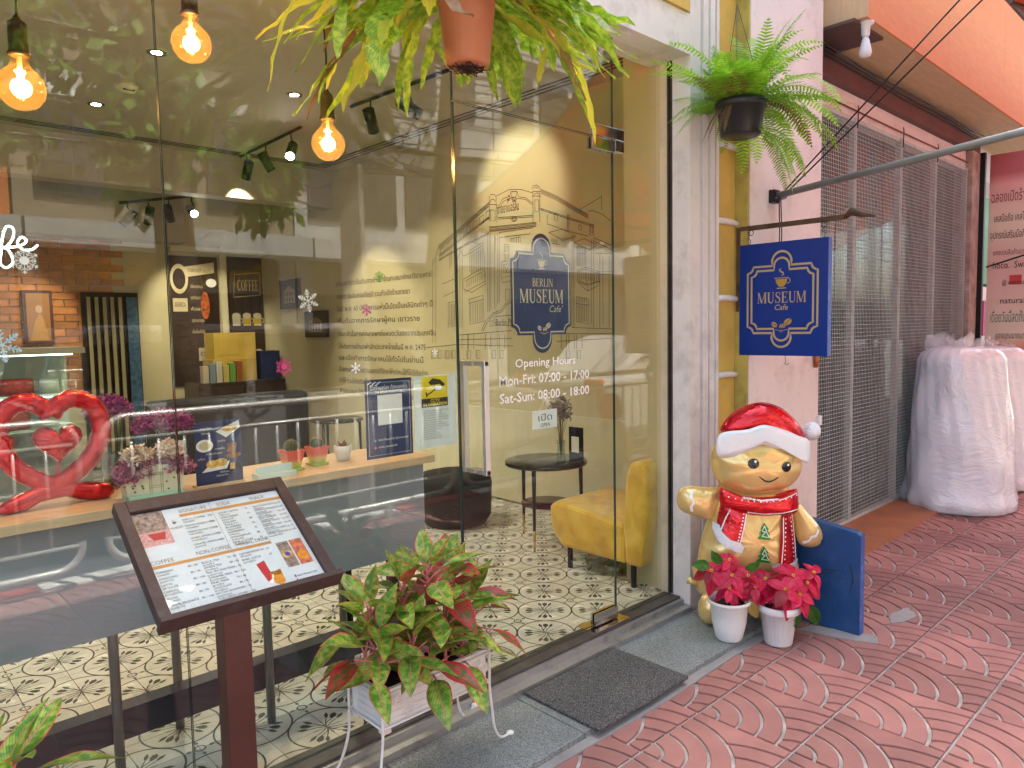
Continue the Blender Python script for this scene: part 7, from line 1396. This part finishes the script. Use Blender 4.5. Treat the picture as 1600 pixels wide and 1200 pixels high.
class Pil:
    def __init__(s, pts, c, T, d0=0., n=6): s.o = smooth(G(pts), n); s.c = G([c])[0]; s.T = T; s.d0 = d0; s.an = [math.atan2(y - s.c[1], x - s.c[0]) for x, y in s.o]; s.rd = [math.hypot(x - s.c[0], y - s.c[1]) for x, y in s.o]
    def depth(s, x, y):
        a = math.atan2(y - s.c[1], x - s.c[0]); r = math.hypot(x - s.c[0], y - s.c[1]); best = min(range(len(s.an)), key=lambda i: abs((s.an[i] - a + PI) % (2 * PI) - PI)); q_ = min(1., r / s.rd[best]); return s.d0 + s.T * math.sqrt(max(0, 1 - q_ * q_))
    def make(s, nm, m, crease=.10, cn=66):
        fr = Frame(gfr.o + gfr.n * s.d0, gfr.u, gfr.v); fr.n = gfr.n; mb = pillow(fr, s.o, s.c[0], s.c[1], s.T, MB(), nr=12, crease=crease, cn=cn)
        # flat welded seam edge
        mb.tube([fr.p(x, y, 0) for x, y in s.o] + [fr.p(*s.o[0], 0)], .0028, 5, 0, caps=False); return mb.build(nm, m, gb)
def patch(nm, hosts, polys, m, e=.0015, mats=None):
    mb = MB()
    for poly in polys:
        pts = G(poly); bmx = bmesh.new(); bmx.faces.new([bmx.verts.new((x, y, 0)) for x, y in pts]); bmesh.ops.triangulate(bmx, faces=bmx.faces[:])
        for _ in range(4):
            el_ = [e_ for e_ in bmx.edges if e_.calc_length() > .012]
            if not el_: break
            bmesh.ops.subdivide_edges(bmx, edges=el_, cuts=1, use_grid_fill=False); bmesh.ops.triangulate(bmx, faces=bmx.faces[:])
        bmx.verts.index_update(); vs = [gfr.p(v.co.x, v.co.y, max(h.depth(v.co.x, v.co.y) for h in hosts) + e) for v in bmx.verts]; mb.add(vs, [tuple(v.index for v in f.verts) for f in bmx.faces], 0, True); bmx.free()
    return mb.build(nm, m, gb)
def EL(cx, cy, a, b_, n=18): return [(cx + a * math.cos(2 * PI * i / n), cy + b_ * math.sin(2 * PI * i / n)) for i in range(n)]
legL = Pil([(140, 770), (330, 770), (340, 860), (325, 915), (250, 930), (165, 920), (135, 860)], (235, 850), .075); legL.make('leg', M_foilgold)
legR = Pil([(380, 770), (580, 770), (585, 860), (560, 920), (480, 935), (410, 915), (385, 860)], (485, 850), .075); legR.make('leg', M_foilgold)
for cx in (190, 450): Pil(EL(cx, 965, 52, 72, 10), (cx, 965), .055, .045, 3).make('foot', M_foilgold)
MB().tube([gfr.p(*G([(140, 865)])[0], .0), gfr.p(*G([(115, 855)])[0], .01), gfr.p(*G([(105, 850)])[0], .0)], [.02, .012, .02], 8).build('valve_tail', M_foilgold, gb)
torso = Pil([(240, 440), (390, 430), (545, 440), (562, 540), (578, 660), (582, 780), (560, 840), (360, 850), (155, 830), (150, 740), (170, 640), (205, 540)], (375, 660), .125); torso.make('torso', M_foilgold, .12, 84)
armL = Pil([(50, 475), (62, 435), (100, 420), (170, 426), (235, 432), (225, 500), (200, 566), (140, 555), (85, 535), (58, 510)], (130, 485), .055, .02); armL.make('arm', M_foilgold, .1, 36)
armR = Pil([(548, 480), (580, 495), (625, 545), (675, 605), (695, 650), (680, 692), (640, 702), (592, 680), (572, 600)], (620, 610), .055, .02); armR.make('arm', M_foilgold, .1, 36)
head = Pil([(197, 320), (205, 250), (260, 205), (395, 185), (530, 210), (585, 260), (593, 330), (570, 395), (510, 435), (395, 455), (280, 432), (220, 385)], (395, 325), .115, .03); head.make('head', M_foilgold, .10, 80)
hat = Pil([(238, 172), (262, 120), (320, 75), (400, 52), (475, 66), (535, 108), (580, 160), (604, 218), (560, 200), (480, 185), (395, 170), (310, 175)], (400, 125), .075, .045); hat.make('hat', M_foilred, .12, 40)
fur = Pil([(203, 262), (206, 190), (240, 168), (330, 160), (400, 142), (480, 162), (545, 190), (593, 216), (592, 302), (560, 288), (530, 256), (490, 243), (440, 238), (398, 222), (360, 240), (325, 248), (285, 268), (240, 272)], (400, 200), .020, .118); fur.make('hat_fur_trim', M_foilwhite, .12, 50)
Pil(EL(632, 180, 36, 40, 12), (632, 180), .034, .05).make('pompom', M_foilwhite, .5, 18)
patch('eye', [head], [EL(350, 302, 24, 22)], M_fblack, .003); patch('eye', [head], [EL(495, 321, 22, 22)], M_fblack, .003)
patch('eye_highlight', [head], [EL(358, 293, 6, 6, 10), EL(502, 312, 6, 6, 10)], M_fwhite, .0045)
mth = [(375 + 83 * t, 358 + 22 * math.sin(PI * t) + 6 * t) for t in [i / 12 for i in range(13)]]; patch('mouth', [head], [[(x, y - 3) for x, y in mth] + [(x, y + 3) for x, y in reversed(mth)]], M_fblack, .003)
sc1 = Pil([(225, 415), (265, 438), (330, 455), (395, 460), (470, 455), (535, 435), (552, 430), (555, 520), (500, 535), (400, 540), (320, 528), (240, 495), (220, 468)], (390, 490), .045, .095); sc1.make('scarf_band', M_foilred, .1, 50)
patch('scarf_tail', [torso], [[(240, 450), (340, 480), (322, 560), (305, 655), (260, 640), (222, 605), (215, 570)]], M_foilred, .008); patch('scarf_tail', [torso], [[(485, 530), (548, 525), (560, 620), (572, 765), (520, 775), (468, 762), (478, 640)]], M_foilred, .008)
patch('scarf_fur_end', [torso], [[(200, 572), (222, 580), (232, 612), (262, 640), (300, 648), (314, 668), (308, 692), (285, 692), (262, 680), (238, 672), (212, 648), (204, 625), (196, 600)]], M_foilwhite, .013); patch('scarf_fur_end', [torso], [[(440, 755), (470, 745), (500, 762), (540, 752), (574, 742), (576, 775), (574, 800), (540, 795), (490, 790), (445, 775)]], M_foilwhite, .013)
def strip(a, w=5): return [(x, y - w / 2) if abs(a[-1][0] - a[0][0]) > abs(a[-1][1] - a[0][1]) else (x - w / 2, y) for x, y in a] + [((x, y + w / 2) if abs(a[-1][0] - a[0][0]) > abs(a[-1][1] - a[0][1]) else (x + w / 2, y)) for x, y in reversed(a)]
patch('scarf_stripe', [sc1], [strip([(228, 425), (300, 452), (395, 467), (480, 460), (548, 438)]), strip([(330, 515), (400, 525), (480, 522), (550, 510)])], M_fwhite, .003)
patch('scarf_stripe', [torso], [strip([(280, 480), (250, 540), (228, 600)]), strip([(338, 490), (322, 560), (302, 648)]), strip([(492, 545), (492, 650), (482, 755)]), strip([(545, 545), (556, 650), (562, 745)])], M_fwhite, .0105)
dots = []
for i in range(11): t = i / 10; dots.append(EL(325 - 32 * t, 500 + 140 * t, 3.5, 3.5, 8)); dots.append(EL(505 - 8 * t, 555 + 195 * t, 3.5, 3.5, 8)); dots.append(EL(535 + 15 * t, 555 + 190 * t, 3.5, 3.5, 8))
patch('scarf_dots', [torso], dots, M_fwhite, .0105)['kind'] = 'stuff'; patch('scarf_dots', [sc1], [EL(250 + 27 * i, 448 + 22 * math.sin(PI * i / 11), 3.5, 3.5, 8) for i in range(12)], M_fwhite, .003)
def xt(cx, cy, s): return [(cx, cy - 38 * s), (cx + 20 * s, cy - 8 * s), (cx + 12 * s, cy - 8 * s), (cx + 26 * s, cy + 14 * s), (cx + 14 * s, cy + 14 * s), (cx + 32 * s, cy + 38 * s), (cx - 32 * s, cy + 30 * s), (cx - 14 * s, cy + 10 * s), (cx - 24 * s, cy + 8 * s), (cx - 10 * s, cy - 10 * s), (cx - 18 * s, cy - 10 * s)]
patch('tree_print', [torso], [xt(405, 603, 1.)], M_foilgreen, .005); patch('tree_print', [torso], [xt(402, 705, 1.05)], M_foilgreen, .005)
def seg(a, b_, w):
    dx, dy = b_[0] - a[0], b_[1] - a[1]; L = math.hypot(dx, dy); nx_, ny_ = -dy / L * w / 2, dx / L * w / 2; return [(a[0] + nx_, a[1] + ny_), (b_[0] + nx_, b_[1] + ny_), (b_[0] - nx_, b_[1] - ny_), (a[0] - nx_, a[1] - ny_)]
tl_ = []
for oy in (0, 102):
    zz = [(405, 578 + oy), (394, 600 + oy), (408, 604 + oy), (392, 622 + oy), (424, 628 + oy), (414, 606 + oy), (405, 578 + oy)]; tl_ += [seg(zz[i], zz[i + 1], 2.6) for i in range(6)]
patch('tree_outline', [torso], tl_, M_fwhite, .0075)['kind'] = 'stuff'
patch('wrist_icing', [armL], [strip([(106, 432), (98, 458), (112, 480), (100, 500), (106, 524)], 12)], M_fwhite, .003); patch('wrist_icing', [armR], [[(592, 668), (615, 658), (622, 640), (642, 634), (656, 612), (664, 618), (650, 645), (630, 650), (622, 668), (600, 684)]], M_fwhite, .003)
# ---- poinsettias
M_po = leaf_mat('poinsettia_bract', (.66, .012, .075), (.72, .03, .11), (.42, .01, .04), (.76, .03, .11), trans=.35, rough=.4, edgew=.95); M_pod = leaf_mat('poinsettia_dark_bract', (.30, .01, .03), (.42, .02, .04), (.25, .01, .02), (.4, .02, .04), trans=.3)
M_pog = leaf_mat('poinsettia_leaf', (.03, .12, .015), (.05, .15, .02), (.10, .2, .04), (.06, .2, .02), trans=.35); M_poy = leaf_mat('poinsettia_yellow_leaf', (.50, .38, .08), (.4, .2, .05), (.45, .3, .08), (.55, .30, .1), trans=.35)
_pl = [leaf_mesh('bract', .116, .074, .25, .25 + .1 * k, None, seed=30 + k, tip=1.2, widest=.48) for k in range(3)]
def poinsettia(cx, cy, z0, heads, label, pot_label, ribbed, seed):
    pt = thing('flower_pot', pot_label, 'flower pot', (cx, cy, z0), 'white plastic pots by the balloon')
    prof = [(.0, 0), (.056, 0), (.062, .01), (.078, .08), (.086, .165), (.094, .172), (.099, .178), (.100, .19), (.092, .19), (.082, .17), (.08, .15), (.0, .15)] if not ribbed else [(.0, 0), (.06, 0), (.062, .006), (.080, .150), (.092, .154), (.098, .158), (.099, .19), (.090, .19), (.08, .16), (.0, .15)]
    MB().lathe(prof, (cx, cy, z0), 80 if ribbed else 36, ripple=(lambda q_, z: .022 * (1 if math.cos(24 * q_) > 0 else -.6) if .005 < z < .151 else 0) if ribbed else None).build('pot', M_whitepl, pt); MB().lathe([(.0, .168), (.078, .162)], (cx, cy, z0), 24).build('soil', M_soil, pt)
    t = thing('poinsettia', label, 'plant', (cx, cy, z0 + .165), 'red poinsettias by the balloon'); r_ = random.Random(seed); P = {}; st_ = MB()
    def put(k, m, p, d, up, s):
        key = (k, m.name)
        M = orient(Vector(p) - t.location, d, up, s, r_.uniform(-.4, .4))
        if key not in P: P[key] = _pl[k].build('bract' if m in (M_po, M_pod) else 'leaf', m, t, uv=_pl[k].uv, base=(0, 0, 0)); P[key].matrix_local = M
        else: link_copy(P[key], t, M)
    for (hx, hz, hd, n, s) in heads:
        hp_ = Vector((cx, cy, z0)) + gfr.u * hx + gfr.n * hd + Vector((0, 0, hz)); st_.tube([(cx + hx * .1, cy, z0 + .16), Vector((cx, cy, z0)) + gfr.u * hx * .6 + Vector((0, 0, .16 + (hz - .16) * .6)), hp_], [.004, .003, .002], 6)
        ax = (Vector((0, 0, 1)) * .75 + gfr.n * .75 + gfr.u * hx * 2).normalized(); e1 = ax.orthogonal().normalized(); e2 = ax.cross(e1)
        for k in range(n):
            a = 2 * PI * k / n + r_.uniform(-.25, .25); lo = k % 2; dv = (e1 * math.cos(a) + e2 * math.sin(a)) + ax * (.15 if lo else -.25) + Vector((0, 0, -.12)); put(k % 3, M_pod if r_.random() < .1 else M_po, hp_ - ax * (.0 if lo else .012), dv, ax, s * (r_.uniform(.65, .85) if lo else r_.uniform(.9, 1.15)))
        cb_ = MB()
        for k in range(7): a = k * 2.4; c = hp_ + ax * .006 + (e1 * math.cos(a) + e2 * math.sin(a)) * .006; cb_.lathe([(.0, .0), (.003, .002), (.0, .006)], c, 6)
        cb_.build('flower_buds', M_yel, t)
    for (hx, hz, dx, dz, m, s) in ([(-.10, .36, -1, .2, M_pog, .75), (-.05, .37, -.5, .6, M_pog, .7), (.06, .34, .5, .3, M_pog, .7), (.08, .2, .3, -1, M_poy, .8), (.02, .2, -.1, -1, M_pod, .9)] if seed == 1 else [(.05, .19, .2, -1, M_pog, .9), (.12, .2, .4, -1, M_pog, .95), (-.12, .30, -1, .1, M_pod, .9), (.02, .2, .0, -1, M_pod, 1.0)]):
        put(0, m, Vector((cx, cy, z0)) + gfr.u * hx + gfr.n * .04 + Vector((0, 0, hz)), gfr.u * dx + Vector((0, 0, dz)) + gfr.n * .3, gfr.n, s)
    st_.build('stem', mat('poinsettia_stem', (.10, .12, .04), bump=0), t)
poinsettia(3.0, -.445, .030, [(-.09, .33, .03, 8, .8), (.0, .31, .04, 9, .95), (-.02, .26, .07, 7, .7), (.08, .30, .02, 8, .8), (.0, .37, .0, 7, .7), (.11, .25, .03, 6, .7)], 'red poinsettia with sparse stems in the smooth white pot, the left one', 'smooth white plastic pot, left of the two before the balloon', False, 1)
poinsettia(3.175, -.60, .001, [(-.07, .31, .02, 8, .9), (.05, .33, .04, 9, 1.), (.0, .28, .08, 8, 1.0), (.12, .29, .03, 8, .95), (.16, .33, .0, 8, .8), (-.12, .26, .0, 7, .85), (.07, .25, .07, 7, 1.)], 'fuller red poinsettia in the ribbed white pot, the right one', 'ribbed white plastic pot on the red paving before the balloon', True, 2)
